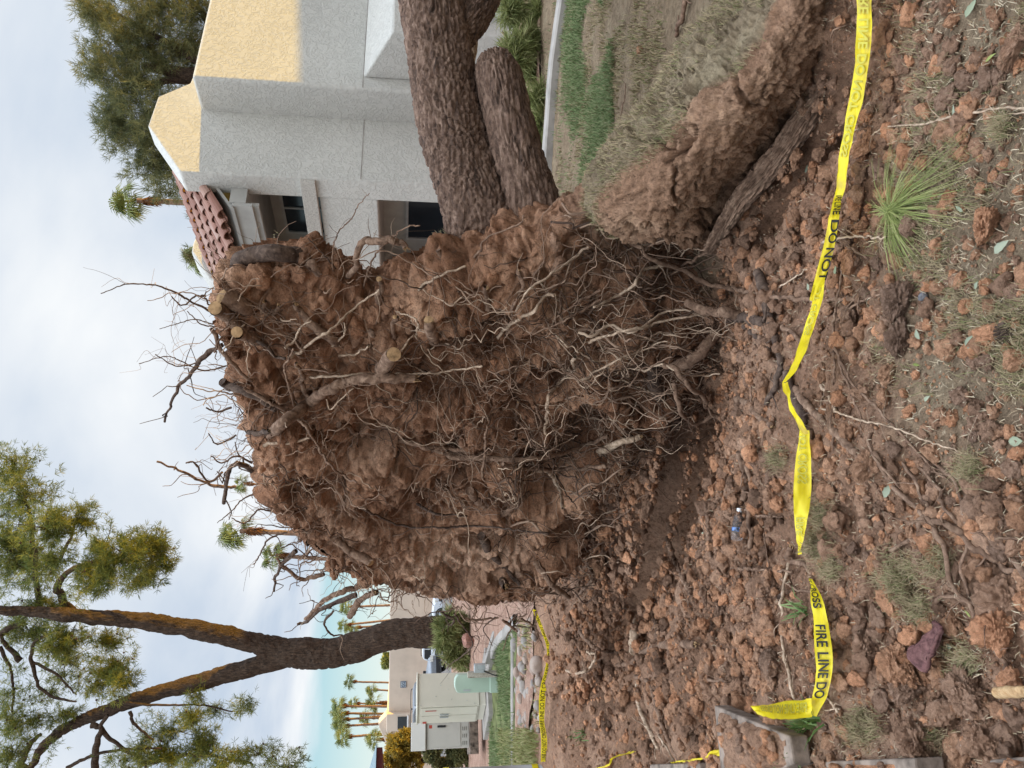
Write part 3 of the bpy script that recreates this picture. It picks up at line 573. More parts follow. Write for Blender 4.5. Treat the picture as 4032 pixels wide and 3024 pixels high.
# roots traced from the photo: frame, polyline, radius there, radius end, lift off the soil, kind, end
RT_ = [
 ('z4', [(600, 1350), (700, 1260), (860, 1140), (940, 1080), (1100, 1010), (1300, 980), (1550, 980)], 36, 30, (.03, .22), 'root', 'broken'),
 ('z4', [(1330, 960), (1345, 900), (1410, 822)], 44, 46, (.02, .26), 'root', 'cut'),
 ('z4', [(1680, 740), (1660, 680), (1640, 602)], 42, 32, (0, .18), 'root', 'cut'),
 ('z4', [(520, 730), (450, 700), (388, 676)], 40, 36, (0, .15), 'root', 'cut'),
 ('z4', [(470, 540), (400, 500), (300, 450)], 52, 48, (0, .16), 'root', 'cut'),
 ('z4', [(420, 640), (320, 570), (246, 520)], 48, 44, (0, .15), 'root', 'cut'),
 ('z4', [(1408, 760), (1412, 660), (1418, 578)], 16, 14, (0, .12), 'root', 'cut'),
 ('z4', [(1330, 510), (1325, 420), (1315, 330)], 22, 18, (0, .14), 'root', 'cut'),
 ('z4', [(1050, 760), (1010, 720), (900, 650), (800, 540), (770, 495)], 34, 20, (-.02, .14), 'root', 'broken'),
 ('z4', [(560, 575), (570, 530), (562, 480)], 18, 14, (0, .10), 'root', 'broken'),
 ('z4', [(630, 580), (640, 540), (655, 500)], 14, 12, (0, .10), 'root', 'broken'),
 ('z4', [(400, 260), (430, 200), (520, 165), (650, 155), (770, 165), (860, 230), (900, 300)], 60, 40, (-.1, .02), 'root_dark', None),
 ('z4', [(340, 400), (370, 320), (440, 270)], 40, 32, (-.08, 0), 'root_dark', None),
 ('z4', [(910, 520), (1050, 440), (1110, 320), (1170, 250), (1190, 120), (1240, 80), (1350, 65), (1440, 75), (1490, 130)], 18, 22, (0, .15), 'root', 'broken'),
 ('z4', [(920, 300), (890, 240), (800, 310)], 22, 26, (.08, .03), 'root', 'broken'),
 ('z4', [(1060, 290), (960, 180), (850, 60)], 6, 3, (0, .05), 'root_dark', None),
 ('z4', [(1020, 330), (1010, 180), (1040, 40), (1130, -60), (1180, -150), (1250, -230)], 5, 2.5, (0, .1), 'root', None),
 ('z4', [(1210, 440), (1240, 290), (1290, 170), (1390, 60), (1500, -10), (1580, -20)], 7, 4, (.02, .15), 'root', None),
 ('z4', [(860, 970), (1000, 965), (1200, 950), (1400, 945), (1500, 950), (1650, 945), (1800, 925), (1990, 900)], 8, 6, (.1, .12), 'root_pale', None),
 ('z4', [(720, 840), (800, 800), (940, 700), (1050, 620), (1180, 500), (1320, 400)], 11, 6, (.08, .2), 'root_pale', None),
 ('z4', [(700, 780), (760, 740), (820, 640), (880, 600)], 9, 4, (.1, .2), 'root_pale', None),
 ('z4', [(1050, 830), (1150, 825), (1210, 790), (1250, 770)], 8, 6, (.06, .14), 'root_pale', 'broken'),
 ('z4', [(1010, 770), (1080, 700), (1095, 640), (1070, 600)], 8, 4, (.06, .12), 'root_pale', None),
 ('z4', [(860, 1120), (820, 1030), (810, 940), (780, 885)], 16, 10, (.06, .16), 'root', 'broken'),
 ('z4', [(430, 1040), (520, 1090), (640, 1160), (760, 1210), (830, 1290), (880, 1370), (940, 1470), (1000, 1550), (1090, 1620), (1160, 1660)], 10, 7, (.12, .2), 'root', None),
 ('z4', [(560, 1420), (650, 1400), (760, 1390), (860, 1370)], 11, 7, (.08, .1), 'root_pale', None),
 ('z4', [(780, 1220), (720, 1020), (700, 900), (760, 780)], 9, 6, (.12, .2), 'root', None),
 ('z4', [(970, 1110), (1000, 1180), (1080, 1100), (1150, 1040)], 6, 4, (.12, .16), 'root_pale', None),
 ('z4', [(220, 650), (260, 740), (340, 840), (390, 930), (490, 1000)], 15, 10, (.04, .08), 'root', None),
 ('z4', [(460, 1330), (520, 1345), (600, 1320)], 16, 14, (.06, .06), 'root_dark', 'broken'),
 ('z4', [(1050, 1280), (1200, 1350), (1400, 1390), (1600, 1420), (1800, 1450), (1990, 1480)], 18, 12, (.06, .1), 'root', None),
 ('z4', [(1190, 1470), (1350, 1470), (1500, 1470), (1560, 1500)], 30, 14, (-.04, .0), 'root_dark', None),
 ('z4', [(1250, 560), (1260, 620), (1285, 690)], 20, 18, (0, .06), 'root', None),
 ('z4', [(1130, 1420), (1180, 1440), (1250, 1440)], 26, 16, (.04, .06), 'root_dark', None),
 ('z4', [(1560, 420), (1620, 360), (1740, 300), (1880, 245)], 8, 7, (.05, .12), 'root_pale', 'broken'),
 ('z4', [(1700, 140), (1740, 220), (1800, 310)], 18, 12, (.0, .05), 'root', None),
 ('z4', [(1560, 690), (1560, 600), (1430, 540)], 8, 5, (.1, .16), 'root_pale', None),
 ('z4', [(1460, 800), (1550, 700), (1620, 820), (1720, 920), (1850, 1010)], 6, 4, (.1, .12), 'root_pale', None),
 ('z4', [(560, 620), (650, 680), (760, 740), (830, 800)], 9, 7, (.05, .1), 'root', None),
 ('z4', [(470, 715), (560, 760), (640, 830), (700, 850)], 14, 9, (.04, .08), 'root_dark', None),
 ('z4', [(290, 1000), (330, 1030), (420, 1060), (560, 1120), (640, 1180)], 26, 20, (.06, .02), 'root_dark', None),
 ('z5', [(1050, 110), (1180, 220), (1300, 310), (1500, 400), (1650, 480), (1850, 520), (1990, 570)], 14, 16, (.1, .3), 'root', None),
 ('z5', [(2050, 20), (1960, 40), (1740, 70), (1600, 110), (1400, 210), (1270, 265)], 10, 8, (.36, .15), 'root', None),
 ('z5', [(1720, 100), (1560, 230), (1480, 310)], 8, 6, (.25, .15), 'root_pale', None),
 ('z5', [(1420, 360), (1270, 390), (1200, 480), (1100, 560), (950, 610)], 12, 8, (.12, .16), 'root_pale', None),
 ('z5', [(1000, 575), (900, 630), (800, 690), (600, 775)], 8, 5, (.14, .1), 'root', None),
 ('z5', [(930, 260), (830, 330), (720, 420), (620, 480), (540, 560), (500, 640)], 9, 5, (.1, .2), 'root_pale', None),
 ('z5', [(730, 545), (670, 550), (610, 640), (520, 690), (440, 740), (390, 810)], 10, 11, (.2, .02), 'root_pale', None),
 ('z5', [(850, 910), (840, 1000), (740, 1090), (700, 1160), (680, 1270), (680, 1370)], 11, 10, (.16, .08), 'root_pale', 'cut'),
 ('z5', [(740, 870), (770, 970), (870, 1060), (940, 1140), (1000, 1230), (1050, 1320)], 9, 7, (.14, .12), 'root', None),
 ('z5', [(870, 1060), (980, 1000), (1100, 930), (1250, 870), (1400, 820)], 8, 4, (.14, .16), 'root_pale', None),
 ('z5', [(930, 830), (1050, 780), (1200, 750), (1350, 710), (1560, 670), (1650, 660)], 9, 6, (.1, .2), 'root_pale', None),
 ('z5', [(1520, 592), (1650, 640), (1800, 660), (1990, 705)], 30, 28, (.25, .35), 'root', 'broken'),
 ('z5', [(1430, 1060), (1470, 1220), (1560, 1300), (1700, 1270), (1850, 1350)], 14, 12, (.2, .4), 'root', None),
 ('z5', [(1380, 960), (1500, 1040), (1600, 1170), (1640, 1215)], 17, 14, (.2, .35), 'root', None),
 ('z5', [(0, 1470), (250, 1510), (600, 1520), (900, 1440), (1050, 1390)], 17, 12, (.06, .12), 'root', None),
 ('z5', [(500, 1400), (505, 1300), (510, 1180)], 12, 9, (.1, .06), 'root', 'broken'),
 ('z5', [(640, 1360), (640, 1260), (625, 1200)], 10, 8, (.1, .06), 'root', None),
 ('z5', [(300, 1630), (320, 1450), (320, 1360), (370, 1250)], 9, 6, (.1, .12), 'root', None),
 ('z5', [(420, 1550), (600, 1580), (800, 1575), (1000, 1570), (1080, 1550)], 15, 10, (.08, .14), 'root', None),
 ('z5', [(520, 540), (545, 490), (520, 400)], 14, 11, (.02, .1), 'root', 'broken'),
 ('z5', [(335, 640), (335, 560), (333, 505)], 18, 14, (0, .1), 'root', 'broken'),
 ('z5', [(690, 300), (640, 380), (610, 420)], 12, 10, (.02, .05), 'root', None),
 ('z5', [(460, 640), (490, 600), (520, 540)], 9, 6, (.08, .14), 'root', None),
 ('z5', [(760, 660), (765, 570), (770, 510)], 9, 7, (.06, .12), 'root', 'broken'),
 ('z5', [(1000, 515), (900, 570), (800, 640), (720, 700)], 8, 5, (.14, .1), 'root', None),
 ('z5', [(190, 420), (250, 340), (290, 280), (330, 200), (500, 130), (550, 80)], 9, 4, (0, .1), 'root', None),
 ('z5', [(1450, 1320), (1330, 1100), (1320, 960)], 40, 34, (.0, .05), 'root_dark', None),
 ('z5', [(1000, 1480), (1120, 1420), (1240, 1390)], 26, 14, (.1, .16), 'root_pale', 'broken'),
 ('z5', [(1430, 980), (1580, 900), (1700, 760)], 40, 28, (.1, .2), 'root', None),
 ('z3', [(330, 910), (560, 1000), (770, 1060), (960, 1140), (1190, 1200)], 12, 7, (.05, .62), 'root', None),
 ('z3', [(1130, 985), (960, 1030), (780, 1060), (600, 1100), (480, 1160), (340, 1220)], 9, 7, (.5, .15), 'root', None),
 ('z3', [(1280, 780), (1100, 830), (1000, 920), (900, 980), (770, 1040)], 13, 11, (.5, .3), 'root', None),
 ('z3', [(570, 800), (450, 930), (350, 1080), (280, 1250)], 6, 4, (.12, .2), 'root', None),
 ('z3', [(320, 1170), (500, 1130), (680, 1160), (820, 1170)], 11, 9, (.15, .3), 'root_pale', 'cut'),
 ('z3', [(900, 1180), (700, 1230), (560, 1300), (440, 1380)], 10, 7, (.4, .15), 'root', None),
 ('z8', [(160, 440), (240, 500), (300, 530), (350, 560)], 22, 20, (.02, .16), 'root', 'cut'),
 ('z8', [(880, 180), (960, 260), (1040, 310), (1130, 250), (1200, 190)], 22, 14, (.06, .14), 'root', None),
 ('z8', [(1200, 80), (1290, 70), (1340, 140), (1385, 260)], 12, 9, (.12, .25), 'root_pale', 'broken'),
 ('z8', [(300, 270), (500, 360), (700, 375), (900, 370), (1100, 385), (1300, 410)], 6, 5, (.08, .15), 'root_dark', None),
 ('z8', [(940, 420), (1000, 520), (1080, 600), (1150, 680)], 24, 12, (.02, .1), 'root_dark', None),
 ('z8', [(1230, 560), (1320, 680), (1410, 750)], 18, 12, (.06, .2), 'root', 'broken'),
 ('z8', [(1020, 560), (1050, 640), (1075, 690)], 22, 18, (.0, .12), 'root_dark', 'broken'),
 ('z8', [(330, 680), (200, 720), (100, 770), (0, 870)], 18, 8, (.0, .12), 'root', None),
 ('z8', [(240, 850), (300, 760), (380, 720)], 18, 14, (.05, .02), 'root', 'broken'),
 ('z8', [(600, 250), (700, 300), (860, 320)], 9, 5, (.05, .1), 'root_dark', None),
]
def jag(mb, c, d, r, seed):
    t = d/np.linalg.norm(d); a = np.cross(t, [0, 0, 1.]); a /= np.linalg.norm(a); b = np.cross(t, a)
    rr = random.Random(seed)
    for k in range(9):
        th = rr.uniform(0, 6.28); q = c + (math.cos(th)*a + math.sin(th)*b)*r*rr.uniform(.2, .85); tube(mb, [q - t*r*.4, q + t*r*rr.uniform(.3, 1.3)], r*.22, r*.05, 3, 4, 0, k, False, 0)
def cut_disc(mb, c, d, r):
    t = d/np.linalg.norm(d); a = np.cross(t, [0, 0, 1.]); a /= np.linalg.norm(a); b = np.cross(t, a); th = np.linspace(0, 6.2832, 18, endpoint=False)
    ring = c + t*.004 + (np.cos(th)[:, None]*a + np.sin(th)[:, None]*b)*r*(1+.08*fbm(np.stack([np.cos(th)*2, np.sin(th)*2, np.full(18, c[0]*9)], 1), 2, 4))[:, None]
    v = np.vstack([ring, ring - t*.01 , (c + t*.007)[None]]); i = np.arange(18)
    mb.add(v, np.stack([i, np.roll(i, -1), np.full(18, 36)], 1)); mb.f.append(np.stack([i, i+18, np.roll(i, -1)+18, np.roll(i, -1)], 1) + mb.n-37); mb.r.append(np.full(18, .5))
TRACED = []
def build_roots():
    fine = MB(); rr = random.Random(3)
    def hair(q, d, n, ln, r, s):       # side rootlets
        for k in range(n):
            dd = np.array([rr.gauss(0, 1) for _ in range(3)]); dd = dd - .3*d; dd /= np.linalg.norm(dd)
            pts = [q]; cur = dd
            for j in range(5):
                cur = cur + .5*np.array([rr.gauss(0, .5) for _ in range(3)]) + np.array([0, 0, -.12]); cur /= np.linalg.norm(cur); pts.append(pts[-1] + cur*ln/5*rr.uniform(.7, 1.3))
            tube(fine, pts, r, r*.4, 10, 4, r*.8, s*31+k, False, 0)
    for i, (fr, pl, r0, r1, k, mk, end) in enumerate(RT_):
        n = len(pl); pts = []; rs = []
        for j, q in enumerate(pl):
            t = j/(n-1); X = px(fr, q); pts.append(on_surf(X[0], X[1], k[0] + (k[1]-k[0])*t))
        pts = np.array(pts); d = np.linalg.norm(pts - EYE, axis=1).mean(); ra = r0/FR[fr][2]*d/F_PX; rb = r1/FR[fr][2]*d/F_PX
        mb = MB(); L = np.linalg.norm(np.diff(pts, axis=0), axis=1).sum(); m = max(10, int(L/.014))
        tube(mb, pts, ra, rb, min(m, 110), 12 if ra > .02 else 8, ra*.9 if ra < .022 else ra*.22, i, end is None, .16)
        e = pts[-1]; dv = pts[-1] - pts[-2]
        if ra > .02:                                                   # shaggy bark
            for q in range(int(L*60)):
                t = rr.random(); c = pts[0] + 0; sp = spline(pts, 40); c = sp[int(t*39)]; tt = sp[min(39, int(t*39)+1)] - sp[max(0, int(t*39)-1)]; tt /= np.linalg.norm(tt)
                o = np.cross(tt, [rr.gauss(0, 1), rr.gauss(0, 1), rr.gauss(0, 1)]); o /= np.linalg.norm(o); rq = ra + (rb-ra)*t
                mb.add(*lump(c + o*rq*.9, rq*rr.uniform(.12, .26), 1, q, .4, (1, 1, 1)))
        ro = part('root', mb, MT[mk], tree, True)
        if end == 'cut':
            c = MB(); cut_disc(c, e + dv/np.linalg.norm(dv)*.002, dv + .8*np.linalg.norm(dv)*(EYE-e)/np.linalg.norm(EYE-e)*.8, rb*.93); part('cut_face', c, MT['cut'], ro)
        elif end == 'broken':
            c = MB(); jag(c, e, dv, rb, i); part('broken_end', c, MT['cut'], ro)
        for t in range(int(2 + L*7)):
            u = rr.random(); sp = spline(pts, 30); q = sp[int(u*29)]; hair(q, dv/np.linalg.norm(dv), 1, rr.uniform(.06, .3), max(.0014, min(ra*.2, .004))*rr.uniform(.6, 1.2), i*50+t)
    # loose net of fine roots over the whole underside
    ctr = on_plate(*px('M', (1000, 640))); PALE_C = [on_plate(*px('M', c_)) for c_ in ((960, 1250), (1080, 1230), (760, 1150))]
    cnt = 0
    lo, hi = PLP.min(0), PLP.max(0)
    while cnt < 900:
        q = np.array([rr.uniform(lo[0], hi[0]), rr.uniform(lo[1], hi[1])])
        if poly_sd(q[None], PLP)[0] < .04: continue
        if fbm(np.array([[q[0]*2.4, q[1]*1.1, 3.3]]), 2, 95)[0] < rr.uniform(-.45, .35): continue
        mq = sum(np.exp(-(((q-c_)/[.42, .42])**2).sum()) for c_ in PALE_C)
        if mq > .25 and rr.random() < .72: continue
        rad = q - ctr; rad /= np.linalg.norm(rad)+1e-6
        th = rr.gauss(0, .55) + (0 if rr.random() < .6 else math.pi)
        base = np.array([0., -1.]) if rr.random() < .7 else rad
        d = np.array([base[0]*math.cos(th)-base[1]*math.sin(th), base[0]*math.sin(th)+base[1]*math.cos(th)])
        ln = rr.choice([.15, .25, .35, .5, .8])*rr.uniform(.7, 1.3); n = int(6 + ln*14); cur = q.copy(); A = [q]; 
        for j in range(n):
            th = rr.gauss(0, .33); d = np.array([d[0]*math.cos(th)-d[1]*math.sin(th), d[0]*math.sin(th)+d[1]*math.cos(th)]); d[1] -= .03; d /= np.linalg.norm(d); cur = cur + d*ln/n; A.append(cur.copy())
        A = np.array(A); o = np.maximum(plate_off(A), -.5); 
        kk = .012 + np.cumsum([rr.gauss(.012, .014) for _ in A]); kk = np.clip(kk, -.01, .22)
        if rr.random() < .3: kk = np.full(len(A), .004) + np.abs(kk)*.3
        osm = np.convolve(np.pad(o, 2, 'edge'), np.ones(5)/5, 'valid')
        pts = P3 + A[:, :1]*E3 + A[:, 1:]*np.array([0, 0, 1.]) + N3*(np.maximum(osm, o) + kk)[:, None]
        r = rr.choice([.0018, .0024, .003, .0042, .006]); tube(fine, pts, r, r*.45, int(n*2.5), 5, .006, cnt, False, .1, rnd=rr.random()); cnt += 1
    for k in range(115):
        x0 = rr.uniform(1180, 1480); y0 = rr.uniform(440, 920)
        if k > 74: x0 = rr.uniform(1060, 1260); y0 = rr.uniform(900, 1300)
        x1 = x0 + rr.uniform(120, 420); y1 = y0 + rr.gauss(-20 if y0 > 600 else 60, 60); k0 = rr.uniform(0, .10); k1 = rr.uniform(.05, .45); n = 9
        pts = [on_surf((x0+(x1-x0)*t/n + rr.gauss(0, 5))/.5486, (y0+(y1-y0)*t/n + rr.gauss(0, 9))/.5486, k0+(k1-k0)*(t/n)**1.3) for t in range(n+1)]
        pts = [q for q in pts if q[2] > -.30]
        if len(pts) < 4: continue
        r = rr.choice([.0025, .0035, .005, .007, .010]); tube(fine, pts, r, r*.5, len(pts)*4, 6, .006, k+2000, False, .12, rnd=rr.random())
    # wisps sticking out past the rim, against the sky
    for cnt in range(330):
        i = rr.choice(list(range(11, 26)) + [16, 17, 18, 19, 20, 21, 22] * 2); t = rr.random(); q = PLP[i]*(1-t) + PLP[(i+1) % len(PLP)]*t; inn = (PLP.mean(0) - q); inn /= np.linalg.norm(inn)
        s = q + inn*rr.uniform(.0, .10); th = rr.gauss(0, .6); d = -inn; d = np.array([d[0]*math.cos(th)-d[1]*math.sin(th), d[0]*math.sin(th)+d[1]*math.cos(th)])
        ln = rr.choice([.1, .16, .22, .32, .5])*rr.uniform(.7, 1.2); n = 8; cur = s.copy(); A = [s]; o = -rr.uniform(.05, .5); O = [o]
        for j in range(n):
            th = rr.gauss(0, .38); d = np.array([d[0]*math.cos(th)-d[1]*math.sin(th), d[0]*math.sin(th)+d[1]*math.cos(th)]); cur = cur + d*ln/n; A.append(cur.copy()); o += rr.gauss(.004, .015); O.append(o)
        A = np.array(A); pts = P3 + A[:, :1]*E3 + A[:, 1:]*np.array([0, 0, 1.]) + N3*np.array(O)[:, None]
        r = rr.choice([.0016, .0022, .003, .0045, .007]); tube(fine, pts, r, r*.4, 26, 5, .006, cnt+900, False, .1)
    # single roots standing out against the sky and the grass
    SK = [('M', [(480, 745), (440, 770), (420, 800), (390, 832), (370, 870), (357, 912)], 6, 3.2), ('M', [(470, 680), (410, 650), (380, 632), (330, 615), (270, 615), (218, 633)], 3, 1.2), ('M', [(470, 750), (430, 782), (380, 790), (335, 765)], 2.6, 1.2),
          ('M', [(510, 1052), (450, 1046), (400, 1022), (340, 998)], 4.5, 2.6), ('M', [(560, 1030), (515, 1000), (490, 1030), (485, 1085)], 7, 5), ('M', [(480, 1020), (450, 1040), (420, 1000), (400, 1000)], 3, 2),
          ('M', [(640, 1190), (612, 1215), (598, 1240), (592, 1275)], 6, 3), ('M', [(700, 1240), (660, 1250), (620, 1230), (596, 1205)], 6, 3), ('M', [(770, 1285), (720, 1305), (690, 1320), (660, 1345), (640, 1350)], 7, 3),
          ('M', [(720, 1320), (700, 1345), (715, 1370), (740, 1372)], 3, 2), ('M', [(490, 790), (440, 800), (390, 780), (360, 770), (300, 785)], 2, 1), ('M', [(460, 700), (420, 690), (380, 700), (345, 710)], 1.6, .9),
          ('M', [(445, 640), (420, 640), (395, 660), (370, 640)], 3, 1.5), ('M', [(500, 880), (470, 890), (445, 880)], 3, 2), ('M', [(510, 940), (470, 960), (450, 935)], 2.6, 1.4), ('M', [(545, 1000), (510, 985), (480, 1000), (455, 985)], 3, 1.6),
          ('M', [(600, 1110), (560, 1100), (530, 1130), (500, 1120)], 3, 1.4), ('M', [(620, 1150), (580, 1165), (560, 1200), (548, 1220)], 2.6, 1.3), ('M', [(580, 1060), (530, 1075), (500, 1105), (470, 1130)], 2.6, 1),
          ('b3', [(1180, 0), (1330, 60), (1440, 130), (1490, 240), (1430, 330)], 14, 9), ('b5', [(700, 430), (760, 520), (830, 620), (920, 740), (960, 830), (930, 930), (800, 1050), (700, 1120), (580, 1230)], 16, 9), ('b5', [(860, 500), (1000, 520), (1150, 510), (1330, 490)], 22, 20),
          ('b5', [(1290, 480), (1120, 640), (1200, 800), (1250, 900)], 12, 5), ('b5', [(1400, 520), (1500, 600), (1560, 640), (1600, 690)], 26, 28), ('b5', [(1560, 600), (1700, 620), (1830, 625)], 14, 10), ('b5', [(1640, 480), (1720, 530), (1850, 600)], 22, 20), ('b5', [(940, 760), (1040, 760), (1050, 850), (970, 1020), (990, 1160)], 9, 4),
          ('b5', [(1880, 400), (1880, 650), (1960, 850), (2000, 960)], 14, 10), ('b5', [(500, 400), (600, 460), (700, 500), (650, 600)], 18, 18)]
    for i, (fr, pl, r0, r1) in enumerate(SK):
        pts = np.array([hit(*px(fr, q), P3 - N3*.22, N3) for q in pl]); d = np.linalg.norm(pts - EYE, axis=1).mean(); ra = r0/FR[fr][2]*d/F_PX; rb = r1/FR[fr][2]*d/F_PX
        thin = fr == 'M' and r0 <= 3; mb = fine if thin else MB(); ra *= .8; rb *= .75; tube(mb, pts, ra, rb, 46, 8, ra*.55, i+400, True, .16, rnd=.12); rs = random.Random(i)
        for k in range(5):
            q = spline(pts, 20)[rs.randint(4, 18)]; dd = np.array([rs.gauss(0, 1), rs.gauss(0, .5), rs.gauss(0, 1)]); dd /= np.linalg.norm(dd)
            tube(mb, [q, q+dd*.05, q+dd*.1+np.array([rs.gauss(0, .03), 0, rs.gauss(0, .03)]), q+dd*.17+np.array([rs.gauss(0, .04), 0, rs.gauss(0, .04)])], rb*.55, rb*.25, 12, 5, rb*.5, k+i, False)
        if not thin: part('root', mb, MT['root_dark'] if i % 2 == 0 else MT['root'], tree, True)
    part('fine_roots', fine, MT['fine'], tree, True, kind='stuff')
build_roots()
def trunk(name, pts, rs, seed, stretch=.24):
    pts = np.array(pts); L = np.linalg.norm(np.diff(pts, axis=0), axis=1).sum(); n = int(L/.012); seg = 150
    p = spline(pts, n); t, a, b = frames(p); th = np.linspace(0, 2*math.pi, seg, endpoint=False); r = np.interp(np.linspace(0, 1, n), np.linspace(0, 1, len(rs)), rs)
    ring = np.cos(th)[None, :, None]*a[:, None] + np.sin(th)[None, :, None]*b[:, None]; v = p[:, None] + ring*r[:, None, None]
    s = np.linspace(0, L, n); q = np.stack([np.broadcast_to(np.cos(th)*.22, (n, seg)), np.broadcast_to(np.sin(th)*.22, (n, seg)), np.broadcast_to(s[:, None]*stretch, (n, seg))], -1).reshape(-1, 3)
    w1 = q*31 + 1.1*fbm(q*9, 2, seed)[:, None]; d1, d2 = worley(w1, seed); e1 = sstep(0, .30, d2-d1)
    w2 = q*60 + .8*fbm(q*20, 2, seed)[:, None]; g1, g2 = worley(w2, seed+5)
    off = .017*e1 - .017 + .006*sstep(0, .2, g2-g1) + .004*fbm(q*90, 2, seed) + .018*fbm(q*4, 2, seed+3)
    v = v + ring*off.reshape(n, seg)[..., None]
    return MB().add(v.transpose(1, 0, 2).reshape(-1, 3), quad_grid(seg, n, True), .5), p, t, r
TP = [P(1955, 1130, 5.1), P(1925, 1000, 4.98), P(1893, 850, 4.92), P(1822, 640, 4.90), P(1772, 464, 4.9), P(1737, 265, 4.98), P(1697, 0, 5.1), P(1650, -350, 5.3), P(1600, -800, 5.6), P(1560, -1300, 5.9)]
mb, p, t, r = trunk('trunk', TP, [v/F_PX*4.9 for v in (170, 166, 152, 127, 121, 129, 133, 126, 120, 110)], 81)
part('trunk', mb, MT['bark'], tree, True)
SP = [P(2150, 1050, 4.95), P(2120, 930, 4.85), P(2085, 770, 4.80), P(2050, 640, 4.79), P(2006, 464, 4.80), P(1966, 290, 4.86), P(1955, 225, 4.88)]
mb, p, t, r = trunk('stump', SP, [v/F_PX*4.8 for v in (150, 135, 118, 106, 101, 97, 66)], 91)
sto = part('cut_limb', mb, MT['bark'], tree, True); c = MB(); cut_disc(c, p[-1]-t[-1]*.012, t[-1], r[-1]*.86); part('cut_face', c, MT['cut'], sto)
mb, p, t, r = trunk('fork', [P(1760, 170, 5.05), P(1850, 70, 5.1), P(1925, -70, 5.15), P(2000, -260, 5.25), P(2050, -600, 5.4)], [v/F_PX*5.1 for v in (80, 74, 66, 60, 50)], 95)
part('limb', mb, MT['bark'], tree, True)
mb = MB(); tube(mb, [P(1855, 240, 5.6), P(1862, 140, 5.6), P(1845, -20, 5.7)], .035, .04, 16, 12, .004, 5); part('limb', mb, MT['root_pale'], tree, True)
def plate_turf():
    mb = MB(); n = 5200; i = RNG.integers(0, 11, n); t = RNG.random(n)[:, None]; q = PLP[i]*(1-t) + PLP[i+1]*t; inn = PLP.mean(0) - q; inn /= np.linalg.norm(inn, axis=1)[:, None]
    q = q + inn*RNG.uniform(-.03, .05, n)[:, None]; o = -PT + RNG.uniform(-.12, .06, n); p = P3 + q[:, :1]*E3 + q[:, 1:]*np.array([0, 0, 1.]) + N3*o[:, None]
    p = p[RNG.random(n) < sstep(-.2, .3, fbm(p*3, 2, 55))]
    blades(mb, p, RNG.uniform(.02, .06, len(p)), .0035, .8, up=(.5, .3, .5)); part('turf', mb, MT['dry'], tree, kind='stuff')
plate_turf()
# ------------------------------------------------------------------ more materials
MT['glass'] = simple('window_glass', (.02, .026, .034), .12, .5, 0, .1, 2)
MT['frame'] = simple('grey_window_frame', (.36, .37, .37), .6)
MT['wood_grey'] = bark('weathered_beam', (.36, .34, .31), (.44, .42, .385), (.50, .48, .44), ((2, 2, 30), (0, 0, 0)), .004)
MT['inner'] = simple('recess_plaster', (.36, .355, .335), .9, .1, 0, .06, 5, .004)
MT['white'] = simple('white_paint', (.74, .74, .74), .6)
MT['metal_dark'] = simple('dark_metal', (.02, .02, .022), .5, .4)
MT['yellow'], _nt, _b = mat('yellow_tape', .35, .4)
def tape_mat():
    nt, b = _nt, _b
    c = ramp(nt, nz(nt, 9, 4, 0, 'Pos'), [(.30, (.62, .47, .07)), (.42, (.84, .68, .02)), (.7, (.88, .75, .03))]); nt.links.new(c, b.inputs['Base Color'])
    t = nt.nodes.new('ShaderNodeBsdfTranslucent'); nt.links.new(c, t.inputs[0]); x = nt.nodes.new('ShaderNodeMixShader'); x.inputs[0].default_value = .35
    nt.links.new(b.outputs[0], x.inputs[1]); nt.links.new(t.outputs[0], x.inputs[2]); nt.links.new(x.outputs[0], nt.nodes['Material Output'].inputs[0])
    bump(nt, b, [(nz(nt, 35, 3, 0, 'Pos'), .25, .004)])
tape_mat()
MT['ink'] = simple('black_ink', (.012, .012, .010), .5)
MT['ink_back'] = simple('ink_seen_through', (.42, .37, .04), .4)
def terracotta():
    m, nt, b = mat('clay_tile', .75, .2)
    n = nz(nt, 3.2, 5, 0, 'Pos'); t = ramp(nt, attr(nt), [(0, (.15, .062, .045)), (.4, (.24, .110, .080)), (.7, (.31, .175, .135)), (1, (.40, .28, .24))])
    nt.links.new(mix(nt, .35, t, ramp(nt, n, [(.3, (.17, .085, .065)), (.7, (.38, .25, .20))])), b.inputs['Base Color']); return m
MT['tile'] = terracotta()
